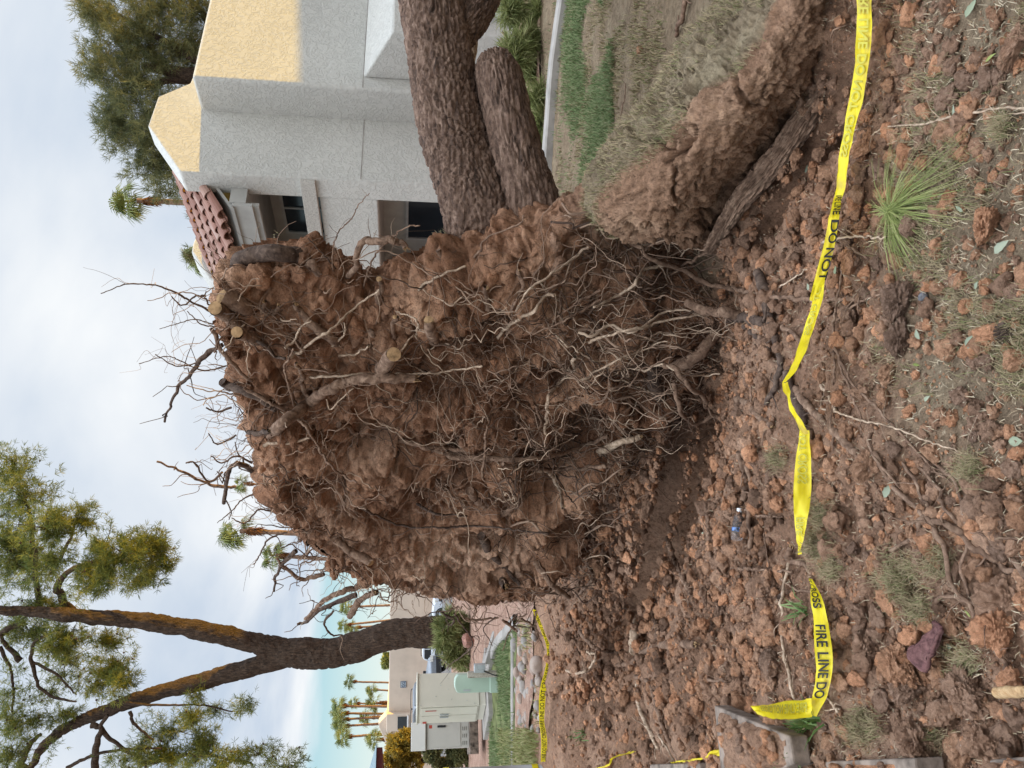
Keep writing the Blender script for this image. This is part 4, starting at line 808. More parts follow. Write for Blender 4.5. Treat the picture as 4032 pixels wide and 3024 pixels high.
# ------------------------------------------------------------------ white house on the right
K = np.array([3.08, 12.0, 0.]); eR = np.array([.8668, .4986, 0.]); eL = np.array([-.4986, .8668, 0.]); eZ = np.array([0, 0, 1.])
def B(u, t, z): return K + u*eR + t*eL + z*eZ
def bbox(mb, u0, u1, t0, t1, z0, z1): return box(mb, B(u0, t0, z0), eR*(u1-u0), eL*(t1-t0), eZ*(z1-z0))
def buv(x, y, t=None, u=None):
    p = hit(x, y, B(0, t, 0), eL) if t is not None else hit(x, y, B(u, 0, 0), eR)
    d = p - K; return d @ eR, d @ eL, p[2]
def rounded(o, w): bevel(o, w, 3); [setattr(q, 'use_smooth', True) for q in o.data.polygons]; m = o.modifiers.new('n', 'WEIGHTED_NORMAL'); return o
def build_house():
    h = thing('stucco_house', 'white stucco house with angular corner tower and red clay roof tiles', 'house', B(0, 0, 0))
    # corner tower with a stepped gable top
    pr = [(0, -1.), (0, 5.15)] + [buv(*px('z1', q), t=0)[::2] for q in ((1065, 1050), (878, 745), (938, 572), (1128, 492))] ; uA = pr[-1][0]
    pr = [(a, b) for a, b in pr]; pr[1] = (0, pr[2][1]); pr[2] = (.02, pr[2][1]+.02); pr += [(uA+.8, pr[-1][1]-.1), (uA+.8, -1.)]
    mb = MB(); prism(mb, [B(a, 0, z) for a, z in pr][::-1], eL*.42); rounded(part('corner_tower', mb, MT['stucco'], h), .05)
    jt = -.617; ju = 1.335; zt = buv(749, 325, t=jt)[2]
    mb = MB(); bbox(mb, ju, 9, jt, .43, -1, zt); bbox(mb, 2.2, 9, .431, 4.2, -1, zt-.01); rounded(part('front_block', mb, MT['stucco'], h), .06)
    # control joint across tower and block
    mb = MB(); zj = buv(1419, 723, t=0)[2]; bbox(mb, .03, ju-.002, -.004, .02, zj-.006, zj+.006); bbox(mb, ju+.03, 6, jt-.004, jt+.02, zj-.006, zj+.006); part('control_joint', mb, MT['conc'], h)
    # sloped buttress in front of the block
    u0, _, z0 = buv(*px('z2', (345, 465)), t=jt); _, _, z1 = buv(*px('z2', (515, 322)), t=jt-.85); 
    mb = MB(); prism(mb, [B(u0+.02, jt+.01, -1), B(u0+.02, jt+.01, z0), B(u0+.02, jt-.85, z1), B(u0+.02, jt-.95, -1)], eR*3.2); rounded(part('buttress', mb, MT['stucco'], h), .04)
    mb = MB(); uu = u0+.9
    # gate and pipe low on the buttress
    g = MB(); bbox(g, u0+.62, u0+1.5, jt-.99, jt-.93, 0, .95); gt = part('gate', g, MT['white'], h)
    g = MB(); bbox(g, u0+.70, u0+1.42, jt-1.0, jt-.985, .12, .82); part('gate_panel', g, simple('pink_panel', (.50, .40, .37), .7), gt)
    g = MB(); tube(g, [B(u0+.38, jt-1.02, 0), B(u0+.38, jt-1.02, 1.0)], .05, .05, 4, 14, 0, 1, True, 0); part('drain_pipe', g, simple('grey_pipe', (.40, .43, .43), .6), h, True)
    # left front with balcony above a recessed patio
    t0 = buv(*px('z2', (440, 1178)), u=0)[1]; zo = buv(*px('z2', (436, 1200)), u=0)[2]; zp = buv(*px('z1', (1892, 1160)), u=0)[2]
    mb = MB(); bbox(mb, .02, .30, .42, 7.5, zo, zp); bbox(mb, .023, .30, .1, t0, -1, zo-.002); bbox(mb, .023, .3, 3.4, 7.5, -1, zo-.002); rounded(part('front_wall', mb, MT['stucco'], h), .03)
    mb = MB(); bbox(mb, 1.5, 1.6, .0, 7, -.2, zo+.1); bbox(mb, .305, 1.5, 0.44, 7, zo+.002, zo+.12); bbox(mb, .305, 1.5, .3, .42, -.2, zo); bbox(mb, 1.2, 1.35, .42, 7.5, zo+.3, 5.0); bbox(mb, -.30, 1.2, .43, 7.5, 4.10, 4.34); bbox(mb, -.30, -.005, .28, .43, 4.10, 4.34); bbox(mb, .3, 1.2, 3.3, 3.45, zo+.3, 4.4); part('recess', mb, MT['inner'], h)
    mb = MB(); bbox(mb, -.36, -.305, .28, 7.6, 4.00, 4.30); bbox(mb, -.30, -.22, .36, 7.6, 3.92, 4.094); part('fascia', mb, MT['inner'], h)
    zb0 = buv(*px('z1', (1880, 1145)), u=-.04)[2]; zb1 = buv(*px('z1', (1790, 1140)), u=-.04)[2]
    mb = MB(); bbox(mb, -.06, .06, .03, 6.5, zb0, zb1); bevel(part('rail_beam', mb, MT['wood_grey'], h), .008)
    def window(u, a, b, nm='window', bars=1):
        (_, ta, za), (_, tb, zb) = a, b; f = MB(); w_ = .05
        for q in ((ta, tb, za, za+w_), (ta, tb, zb-w_, zb), (ta, ta+w_, za+w_, zb-w_), (tb-w_, tb, za+w_, zb-w_)): bbox(f, u-.05, u+.02, *q)
        for k in range(bars): c = ta + (tb-ta)*(k+1)/(bars+1); bbox(f, u-.045, u+.02, c-.02, c+.02, za+w_, zb-w_)
        o = part(nm, f, MT['frame'], h); g = MB(); bbox(g, u-.02, u-.005, ta+.03, tb-.03, za+.03, zb-.03); part('pane', g, MT['glass'], o)
    _, ta, za = buv(*px('z1', (1640, 1060)), u=1.2); _, tb, _ = buv(*px('z1', (1640, 1372)), u=1.2); window(1.2, (0, ta, 2.7), (0, tb, za))
    _, ta, za = buv(*px('z2', (600, 1185)), u=1.5); _, tb, _ = buv(*px('z2', (600, 1412)), u=1.5); window(1.5, (0, min(ta, .45), .45), (0, tb, za), bars=0)
    q = buv(*px('z2', (645, 1530)), u=1.42); l = MB()
    for s in (-.06, .05): 
        for s2 in (-.06, .05): bbox(l, q[0]-.08+s2, q[0]-.07+s2, q[1]+s, q[1]+s+.012, q[2]-.12, q[2]+.10)
    bbox(l, q[0]-.15, q[0]-.0, q[1]-.07, q[1]+.07, q[2]+.10, q[2]+.12); bbox(l, q[0]-.15, q[0]-.0, q[1]-.07, q[1]+.07, q[2]-.13, q[2]-.12); bbox(l, q[0]-.02, q[0]+.08, q[1]-.02, q[1]+.02, q[2]+.12, q[2]+.16); part('wall_lamp', l, MT['metal_dark'], h)
    # clay barrel tiles: each tile its own curved shell
    mb = MB(); e0 = np.array([-.42, 4.37]); e1 = np.array([1.3, 5.54]); sl = e1-e0; L = np.linalg.norm(sl); d = sl/L; nm = np.array([-d[1], d[0]])
    for r in range(5):
        for c in range(30):
            tc = .34 + c*.245; s0 = r*L/5 - .03; s1 = s0 + L/5 + .07; rr = random.random(); th = np.linspace(-.12, math.pi+.12, 9); js = random.uniform(-.012, .012)
            for up, cc in ((1, tc), (0, tc+.1225)):
                rad = .093 if up else .072; V = []
                for k, s in enumerate((s0+js, s1)):
                    b = e0 + d*s + nm*((.045 if k == 0 else .012) + (.02 if up else -.005)); rq = rad*(1.08 if k == 0 else .92)
                    for thk in (0, .014):
                        for a in th: z = math.sin(a)*(rq-thk)*(1 if up else -.6) + (0 if up else .03); V.append(B(b[0]+nm[0]*z, cc+math.cos(a)*(rq-thk), b[1]+nm[1]*z))
                n = len(th); F = []
                for i in range(n-1): F += [[i, i+1, 2*n+i+1, 2*n+i], [n+i, 3*n+i, 3*n+i+1, n+i+1], [i, n+i, n+i+1, i+1]]
                mb.add(V, F, rr)
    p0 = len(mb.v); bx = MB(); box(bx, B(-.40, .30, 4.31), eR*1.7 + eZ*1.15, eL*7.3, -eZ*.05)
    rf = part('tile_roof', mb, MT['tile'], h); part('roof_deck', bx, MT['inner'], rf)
    # second tower behind the roof
    pl = np.array([2.9, 16., 0]); pp = [hit(*px('z1', q), pl, eL) for q in ((1200, 1300), (1143, 1448), (1136, 1490), (1240, 1655), (1330, 1690))]; lo = [np.array([pp[-1][0], pp[-1][1], 2.]), np.array([pp[0][0]+.6, pp[0][1]+.35, 2.]), np.array([pp[0][0]+.6, pp[0][1]+.35, pp[0][2]-.2])]
    mb = MB(); prism(mb, (pp + lo)[::-1], eL*.6); rounded(part('rear_tower', mb, MT['stucco'], h), .05)
build_house()
def added_shade_house(name, label, c, sx, sy, zh, ang):
    o = thing(name, label, 'house', c); ca, sa = math.cos(ang), math.sin(ang); ex = np.array([ca, sa, 0]); ey = np.array([-sa, ca, 0]); p = np.array(c, float)
    mb = MB(); box(mb, p - ex*sx/2 - ey*sy/2 - eZ, ex*sx, ey*sy, eZ*(zh+1)); part('wall', mb, MT['stucco'], o)
    mb = MB(); q = p - ex*(sx/2+.3) - ey*(sy/2+.3) + eZ*zh; box(mb, q, ex*(sx+.6), ey*(sy+.6), eZ*.25); part('roof', mb, MT['tile'], o)
    for k in range(3):
        w_ = MB(); box(w_, p - ex*(sx/2+.03) + ey*(-sy/3+k*sy/3-.6) + eZ*1, ex*.05, ey*1.2, eZ*1.3); part('window', w_, MT['glass'], o)
    return o
added_shade_house('stucco_house', 'unseen stucco house added beyond the right edge to shade the lower scene', (31, 3.5, 0), 8, 30, 5.5, 0)  # unseen, added to keep the low sun off ground and lower wall
added_shade_house('stucco_house', 'taller unseen stucco house added farther along to shade the pine', (29, 25.5, 0), 8, 11, 9.2, 0)  # unseen, added and sized to shade the lower trunk of the pine

added_shade_house('stucco_house', 'unseen stucco house added farthest along to shade the silver car', (30, 47, -1.1), 8, 15, 7.8, 0)  # unseen, added so the sun misses the dark silver car
# ------------------------------------------------------------------ trees
def tufts(mb, c, k, ln, wd, droop=.0, out=None, spread=1.0):
    n = len(c); d = RNG.normal(0, 1, (n, k, 3))*spread
    if out is not None: d = d + out[:, None, :]
    d[..., 2] -= droop; d /= np.linalg.norm(d, axis=2)[..., None]; l = ln*RNG.uniform(.6, 1.15, (n, k, 1)); b = np.broadcast_to(c[:, None], d.shape)
    s = np.cross(d, RNG.normal(0, 1, d.shape)); s /= np.linalg.norm(s, axis=2)[..., None]+1e-9; s = s*wd*.5
    tip = b + d*l; mid = b + d*l*.55
    v = np.stack([b-s*.5, b+s*.5, mid+s, mid-s, tip+s*.15, tip-s*.15], 2).reshape(-1, 3); i = np.arange(n*k)[:, None]*6
    r = np.clip(np.repeat(RNG.random(n), k)*.7 + RNG.random(n*k)*.3, 0, 1); mb.add(v, np.concatenate([i+[0, 1, 2, 3], i+[3, 2, 4, 5]]), np.concatenate([r, r]))
def in_ell(n, c, r, thr=-.15, sc=1.3, seed=1):
    q = RNG.normal(0, 1, (n, 3)); q /= np.linalg.norm(q, axis=1)[:, None]; q = q*(RNG.random(n)**.5*(.95+.55*fbm(q*1.6+seed*3.1, 2, 5)))[:, None]; p = np.asarray(c) + q*np.asarray(r)
    k = fbm(p*sc, 3, seed) > thr; return p[k], (q[k]*np.asarray(r))/np.max(r)
MT['needles'] = leafy('pine_needles', [(.070, .10, .030), (.125, .16, .042), (.23, .235, .052), (.36, .325, .065)], .6, .42)  # yellow upper tones put the look of sunlit tufts into the colour
MT['needles_dark'] = leafy('dark_needles', [(.070, .085, .040), (.120, .132, .060), (.20, .195, .08), (.29, .25, .085)], .6, .42)
MT['needles_fresh'] = leafy('fresh_needles', [(.11, .14, .04), (.20, .235, .07), (.30, .33, .11), (.40, .40, .18)], .5, .25)
MT['bough'] = leafy('bough_needles', [(0.098, 0.126, 0.049), (0.182, 0.210, 0.073), (0.294, 0.315, 0.126), (0.406, 0.378, 0.203)], .6, .3)
MT['mesq'] = leafy('leaves_tinted_sunlit', [(.20, .17, .04), (.34, .27, .06), (.46, .34, .08)], .6, .4)  # yellow sunlight is put into the leaf colour
MT['palm'] = leafy('palm_leaf', [(.10, .14, .04), (.17, .21, .06), (.26, .28, .09)], .5, .2)
MT['skirt'] = simple('palm_skirt', (.20, .085, .03), .9, .1, 0, .35, 9)
MT['palmtrunk'] = simple('palm_trunk', (.24, .155, .11), .9, .1, 0, .25, 6)
D7 = 22.
def clus(fr, x, y, rx, ry, d):
    c = P(*px(fr, (x, y)), d); s = FR[fr][2]; return c, (ry/s/F_PX*d, min(rx, ry)/s/F_PX*d*.9, rx/s/F_PX*d)
def left_pine():
    t = thing('pine_tree', 'tall forked pine with orange lit bark standing left of the root plate', 'tree', P(1900, 2500, D7)*[1, 1, 0])
    d = D7; mb = MB(); W = lambda q: q/F_PX*d
    tp = [P(1900, 2475, d), P(1740, 2487, d), P(1560, 2497, d), P(1340, 2566, d), P(1200, 2572, d), P(1020, 2556, d)]
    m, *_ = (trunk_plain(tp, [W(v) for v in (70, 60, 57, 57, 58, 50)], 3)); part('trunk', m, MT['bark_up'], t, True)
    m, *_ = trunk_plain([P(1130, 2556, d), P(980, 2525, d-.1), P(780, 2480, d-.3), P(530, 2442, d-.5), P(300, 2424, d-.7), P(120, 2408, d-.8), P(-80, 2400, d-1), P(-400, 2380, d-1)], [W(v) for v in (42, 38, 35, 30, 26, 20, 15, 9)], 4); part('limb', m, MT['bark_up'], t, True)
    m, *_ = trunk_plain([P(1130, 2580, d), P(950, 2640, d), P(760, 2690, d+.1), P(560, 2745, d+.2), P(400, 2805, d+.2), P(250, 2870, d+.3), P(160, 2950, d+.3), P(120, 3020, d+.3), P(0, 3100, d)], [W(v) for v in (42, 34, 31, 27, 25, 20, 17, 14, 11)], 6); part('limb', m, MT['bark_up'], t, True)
    BR = [[('z7', (430, 930)), (345, 880), (300, 800), (288, 750), (320, 705), (420, 650), (560, 640), (700, 640)], [('z7', (450, 1450)), (490, 1460), (600, 1560), (700, 1600)], [('z7', (600, 1335)), (700, 1345), (850, 1350), (1000, 1350), (1150, 1380)], [('z7', (640, 1380)), (670, 1450), (760, 1520)], [('z7', (150, 1120)), (190, 1250), (260, 1310), (380, 1330)], [('z7', (150, 1130)), (280, 1200), (380, 1300)],
          [('z7', (0, 1000)), (60, 960), (120, 940)], [('z7', (120, 1659)), (110, 1620), (150, 1540), (200, 1490)], [('z7', (470, 1659)), (480, 1560), (490, 1480), (530, 1400)], [('z7', (330, 1659)), (450, 1600), (600, 1570), (800, 1560)], [('z7', (150, 1120)), (180, 1030), (330, 960)], [('z7', (0, 1060)), (60, 1200), (60, 1400)], [('z7', (100, 1130)), (30, 1050), (0, 1000)], [('z7', (700, 1640)), (900, 1600), (1050, 1600), (1250, 1640)], [('z7', (200, 880)), (180, 700), (160, 480), (120, 300)], [('z7', (250, 700)), (330, 560), (380, 430)]]
    for i, b in enumerate(BR):
        pts = [P(*px('z7', q if j else q[1]), d-.15 - .06*j) for j, q in enumerate(b)]; r = W((24, 18, 9, 12, 12, 10, 24, 22, 24, 12, 12, 12, 18, 14, 18, 14)[i]*.62); m = MB(); tube(m, pts, r, r*.45, 30, 8, r*.4, i, False, .1); part('branch', m, MT['bark_up'], t, True)
    mb = MB(); tw = MB(); cones = MB()
    CL = [(120, 330, 130, 170, 900), (60, 200, 110, 140, 600), (250, 480, 130, 130, 900), (380, 430, 100, 90, 520), (120, 650, 150, 150, 1000), (250, 640, 90, 90, 400), (30, 560, 120, 200, 900), (520, 570, 80, 90, 500), (620, 600, 120, 90, 700), (740, 570, 90, 90, 480), (790, 640, 70, 100, 420), (560, 700, 170, 70, 560), (440, 700, 90, 90, 360), (700, 740, 90, 60, 260), (470, 790, 80, 50, 120),
          (220, 880, 150, 80, 620), (150, 980, 140, 90, 600), (350, 1010, 110, 80, 420), (520, 1030, 100, 80, 430), (560, 1150, 110, 100, 560), (600, 1240, 70, 70, 280), (470, 1230, 120, 90, 420), (330, 1130, 120, 110, 520), (280, 1070, 80, 70, 260), (60, 1280, 90, 140, 260), (250, 1290, 140, 100, 260), (40, 1480, 70, 140, 330), (150, 1440, 110, 70, 240), (330, 1390, 90, 50, 180), (60, 1600, 80, 100, 320), (240, 1560, 90, 70, 60),
          (850, 1480, 170, 90, 420), (950, 1400, 70, 60, 200), (970, 1290, 60, 50, 130), (1080, 1370, 110, 40, 120), (1210, 1350, 60, 60, 90), (800, 1600, 230, 70, 720), (1000, 1560, 80, 90, 420), (1100, 1620, 180, 60, 520), (1310, 1590, 150, 70, 520), (1420, 1640, 90, 40, 260), (640, 1620, 120, 60, 160), (700, 1530, 90, 60, 120)]
    for i, (x, y, rx, ry, n) in enumerate(CL):
        c, r = clus('z7', x, y, rx*1.08, ry*1.08, d - .3 + .6*math.sin(i*2.1) - (1.9 if y < 850 and x > 200 else 0)); p, o = in_ell(int(n*1.15), c, (r[0], max(r[1], .5), r[2]), -.06, 3.6, i); tufts(mb, p, 9, .17, .012, .05, o*.8)
        for k in range(max(2, n//90)):
            q = p[RNG.integers(len(p))]; q2 = c + (q-c)*.2; tube(tw, [q2, (q+q2)/2 + RNG.normal(0, .06, 3), q], .012, .005, 8, 4, .01, k, False)
        for k in range(n//40 if y > 1000 else n//110): cones.add(*lump(p[RNG.integers(len(p))], .038, 1, k, .1), rnd=.5)
    part('crown', mb, MT['needles'], t); part('twigs', tw, MT['bark_up'], t, kind='stuff'); part('cones', cones, MT['root_dark'], t, kind='stuff')
def trunk_plain(pts, rs, seed):
    p = spline(pts, 160); t, a, b = frames(p); seg = 48; th = np.linspace(0, 2*math.pi, seg, endpoint=False); r = np.interp(np.linspace(0, 1, 160), np.linspace(0, 1, len(rs)), rs)
    ring = np.cos(th)[None, :, None]*a[:, None] + np.sin(th)[None, :, None]*b[:, None]; v = p[:, None] + ring*r[:, None, None]; q = v.reshape(-1, 3)
    d1, d2 = worley(q*np.array([7, 7, 3.2]) + .5*fbm(q*4, 2, seed)[:, None], seed); off = -.03*(1-sstep(0, .25, d2-d1)) + .03*fbm(q*2.5, 3, seed)
    v = v + ring*off.reshape(160, seed*0+seg)[..., None]; return (MB().add(v.transpose(1, 0, 2).reshape(-1, 3), quad_grid(seg, 160, True), .5), p)
left_pine()
def back_tree():
    d = 27.; t = thing('evergreen_tree', 'large dense evergreen tree rising behind the white house roof', 'tree', P(1500, 250, d)*[1, 1, 0]); W = lambda q: q/F_PX*d
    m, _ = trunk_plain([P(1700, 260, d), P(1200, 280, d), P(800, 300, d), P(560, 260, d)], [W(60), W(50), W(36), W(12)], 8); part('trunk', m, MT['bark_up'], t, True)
    for i, b in enumerate([[(900, 290), (700, 420), (640, 560)], [(850, 290), (640, 150), (480, 60)], [(950, 300), (760, 560), (700, 690)], [(800, 290), (600, 330), (450, 300)], [(900, 280), (800, 60), (700, -80)]]):
        m = MB(); tube(m, [P(*q, d) for q in b], W(20), W(6), 20, 8, .08, i, False); part('branch', m, MT['bark_up'], t, True)
    mb = MB(); CL = [(560, 120, 130, 130, 900), (420, 60, 90, 90, 480), (350, 40, 60, 50, 200), (640, 30, 160, 130, 900), (520, 220, 130, 100, 700), (400, 240, 70, 90, 380), (380, 280, 50, 60, 200), (520, 330, 120, 100, 700), (450, 400, 70, 80, 380), (650, 250, 170, 150, 1300), (590, 430, 140, 100, 900), (480, 490, 100, 90, 560), (430, 460, 50, 50, 150), (560, 570, 110, 90, 700), (650, 500, 110, 100, 700), (610, 660, 90, 70, 460), (690, 640, 90, 90, 480), (680, 740, 70, 60, 260), (640, 760, 50, 30, 90), (730, 560, 80, 120, 400), (740, 180, 120, 160, 900), (760, 60, 100, 120, 600), (800, -60, 160, 120, 700), (560, -60, 140, 120, 700), (470, 140, 90, 60, 380), (750, 1010, 14, 30, 60), (770, 840, 16, 30, 60)]
    for i, (x, y, rx, ry, n) in enumerate(CL):
        c, r = clus('f', x, y, rx, ry, d + .9*math.sin(i*1.7)); p, o = in_ell(int(n*.85), c, (r[0]*1.06, max(r[1], .8), r[2]*1.06), -.20, 1.9, i+40); tufts(mb, p, 11, .26, .014, -.3, o*.9)
    part('crown', mb, MT['needles_dark'], t)
back_tree()
def palm(x, yc, xt, xb, yb, d, cr, skirt=0., label='slender fan palm with wind-blown crown far beyond the tan wall', group='far fan palms', lean=None):
    base = P(xb, yb, d); base = base.copy(); top = P(xt, lean if lean else yc, d); z0 = float(-1.1); base0 = base + (base-top)*((base[2]-z0)/max(.5, top[2]-base[2])) if base[2] > z0 else base
    t = thing('fan_palm', label, 'palm tree', base0, group); r = cr*.085
    mb = MB(); tube(mb, [base0, base, (base+top)/2, top], r*1.25, r, 24, 8, .02, int(x), False, .08); part('trunk', mb, MT['palmtrunk'], t, True)
    c = P(x, yc, d); mb = MB(); rr = random.Random(int(x*7+yc)); dead = MB()
    wind = np.array([-.35, .1, 0])
    def frond(mb, o, dv, L, n, wd):
        dv = dv/np.linalg.norm(dv); s = np.cross(dv, [0, 0, 1.]); s /= np.linalg.norm(s)+1e-9; u = np.cross(s, dv); hub = o + dv*L*.42
        tube(mb, [o, hub], L*.012, L*.01, 4, 4, 0, 1, False, 0, .4); V = []; Fc = []; R_ = []
        for k in range(n):
            a = (k/(n-1)-.5)*3.2; dd = dv*math.cos(a) + s*math.sin(a); l = L*.58*(1-.25*abs(a)/1.6)*rr.uniform(.85, 1.1); p1 = hub + dd*l*.55 + u*.04*L; p2 = hub + dd*l*.95 + np.array([0, 0, -.22*L*rr.uniform(.5, 1.5)]); w_ = np.cross(dd, u)*wd
            b = len(V); V += [hub-w_*.3, hub+w_*.3, p1+w_, p1-w_, p2+w_*.15, p2-w_*.15]; Fc += [[b, b+1, b+2, b+3], [b+3, b+2, b+4, b+5]]
        mb.add(V, Fc, rr.random())
    for k in range(26):
        a = rr.uniform(0, 6.283); e = rr.uniform(-.5, 1.25); dv = np.array([math.cos(a)*math.cos(e), math.sin(a)*math.cos(e), math.sin(e)]) + wind*rr.uniform(.4, 1.3); frond(mb, top + (c-top)*.25, dv, cr*rr.uniform(.75, 1.1), 13, cr*.022)
    part('crown', mb, MT['palm'], t)
    for k in range(16 + int(skirt*18)):
        a = rr.uniform(0, 6.283); zz = rr.uniform(0, .25 + skirt); o = top + (base-top)/np.linalg.norm(base-top)*cr*zz; dv = np.array([math.cos(a)*.4, math.sin(a)*.4, -1]); frond(dead, o, dv, cr*.42, 5, cr*.03)
    part('dead_fronds', dead, MT['skirt'], t)
for a in [(367, 850, 400, 735, 858, 110, 40), (565, 920, 590, 733, 926, 118, 38), (268, 1062, 305, 722, 1065, 108, 55), (255, 1125, 320, 708, 1129, 112, 52), (400, 1040, 440, 717, 1040, 125, 36), (578, 1035, 620, 722, 1040, 110, 52, .9), (290, 1178, 330, 705, 1155, 111, 50), (490, 1160, 545, 705, 1166, 114, 48, .5), (275, 1235, 330, 655, 1218, 108, 52), (308, 1330, 350, 655, 1310, 104, 56), (575, 1355, 622, 684, 1352, 100, 56, .6), (318, 355, 355, 605, 328, 110, 44), (405, 378, 440, 590, 368, 112, 44), (345, 200, 380, 600, 190, 108, 46)]:
    s = 2.212; x, yc, xt, xb, yb, d, cr = a[:7]
    palm(1200+x/s, 2300+yc/s, 1200+xt/s, 1200+xb/s, 2300+yb/s, d, cr/s*2.15/F_PX*d, a[7] if len(a) > 7 else 0)
palm(893, 2092, 945, 1140, 2098, 46, 100/F_PX*46, .35, 'green fan palm peeking above the left rim of the root plate', None)
palm(1045, 2188, 1085, 1150, 2192, 46, 75/F_PX*46, .2, 'yellow lit fan palm low against the left rim of the root plate', None)
palm(930, 1905, 960, 1100, 1910, 46, 50/F_PX*46, .2, 'small fan palm half hidden among roots at the top of the plate', None)
palm(468, 790, 540, 775, 800, 40, 110/F_PX*40, .25, 'lone tall fan palm above the clay tiled roof', None)
palm(745, 1010, 800, 900, 1030, 40, 95/F_PX*40, 0, 'low fan palm crown beside the small rear tower', None)
# ------------------------------------------------------------------ writing
def text_mesh(txt, size, xs=1., bold=.0):   # letters as flat triangles
    cu = bpy.data.curves.new('txt', 'FONT'); cu.body = txt; cu.size = size; cu.offset = bold; o = bpy.data.objects.new('txt', cu); COL.objects.link(o); bpy.context.view_layer.update()
    me = bpy.data.meshes.new_from_object(o.evaluated_get(bpy.context.evaluated_depsgraph_get())); v = np.array([q.co[:] for q in me.vertices]); f = [list(q.vertices) for q in me.polygons]
    bpy.data.objects.remove(o); bpy.data.meshes.remove(me); bpy.data.curves.remove(cu)
    tri = np.array([t for q in f for t in ([[q[0], q[i], q[i+1]] for i in range(1, len(q)-1)])]); v[:, 0] *= xs; v[:, 0] -= v[:, 0].min(); return v, tri
class Ribbon:
    def __init__(s, tops, bots, n=160):
        s.n = n; s.a = spline(tops, n); s.b = spline(bots, n); c = (s.a+s.b)/2; s.L = np.concatenate([[0], np.cumsum(np.linalg.norm(np.diff(c, axis=0), axis=1))])
    def at(s, x, w_):
        i = np.clip(np.interp(x, s.L, np.arange(s.n)), 0, s.n-1.001); k = i.astype(int); f = (i-k)[:, None]; a = s.a[k]*(1-f)+s.a[k+1]*f; b = s.b[k]*(1-f)+s.b[k+1]*f; w_ = np.asarray(w_)[:, None]
        nrm = np.cross(s.a[k+1]-s.a[k]+1e-9, b-a); nrm /= np.linalg.norm(nrm, axis=1)[:, None]+1e-12; p = a*(1-w_) + b*w_
        sg = np.sign(((EYE - p)*nrm).sum(1))[:, None]; return p, nrm*sg
    def mesh(s, crease=.002, seed=0):
        m = 9; crease *= 1.7; V = []
        for j in range(m):
            p, nn = s.at(s.L, np.full(s.n, j/(m-1))); q = p + nn*(crease*fbm(np.stack([s.L*16, np.full(s.n, j*.5), np.full(s.n, seed)], 1), 2, 3))[:, None]; V.append(q)
        V = np.array(V); v = V.reshape(-1, 3); mb = MB().add(v, quad_grid(m, s.n), .5)
        return mb
    def text(s, txt, x0, h=.62, w0=.19, up_top=True, xs=.62, size=.066, lift=.0065, bold=.0014):
        v, f = text_mesh(txt, size, xs, bold); H = .70*size; ww = w0 + h*(1 - v[:, 1]/H if up_top else v[:, 1]/H); x = x0 + v[:, 0]; ok = (x[f] < s.L[-1]).all(1) & (x[f] > 0).all(1)
        p, nn = s.at(np.clip(x, 0, s.L[-1]), ww); mb = MB()
        if ok.any(): mb.add(p + nn*lift, f[ok], .5); return mb
        return None
TW = .076
def rib_px(rows, tilt=1.):
    T, Bt = [], []
    for (x0, x1, y, dz) in rows:             # photo strip edges and lift over the ground
        b = G(x1, y, dz); d = b[1]; t = P(x0, y, d); hv = np.linalg.norm(t-b); e = math.sqrt(max(0, TW**2 - hv**2)) if tilt else 0
        t = P(x0, y, d + min(e*tilt, .05)); T.append(t); Bt.append(b)
    return T, Bt
PH = 'FIRE LINE DO NOT CROSS'
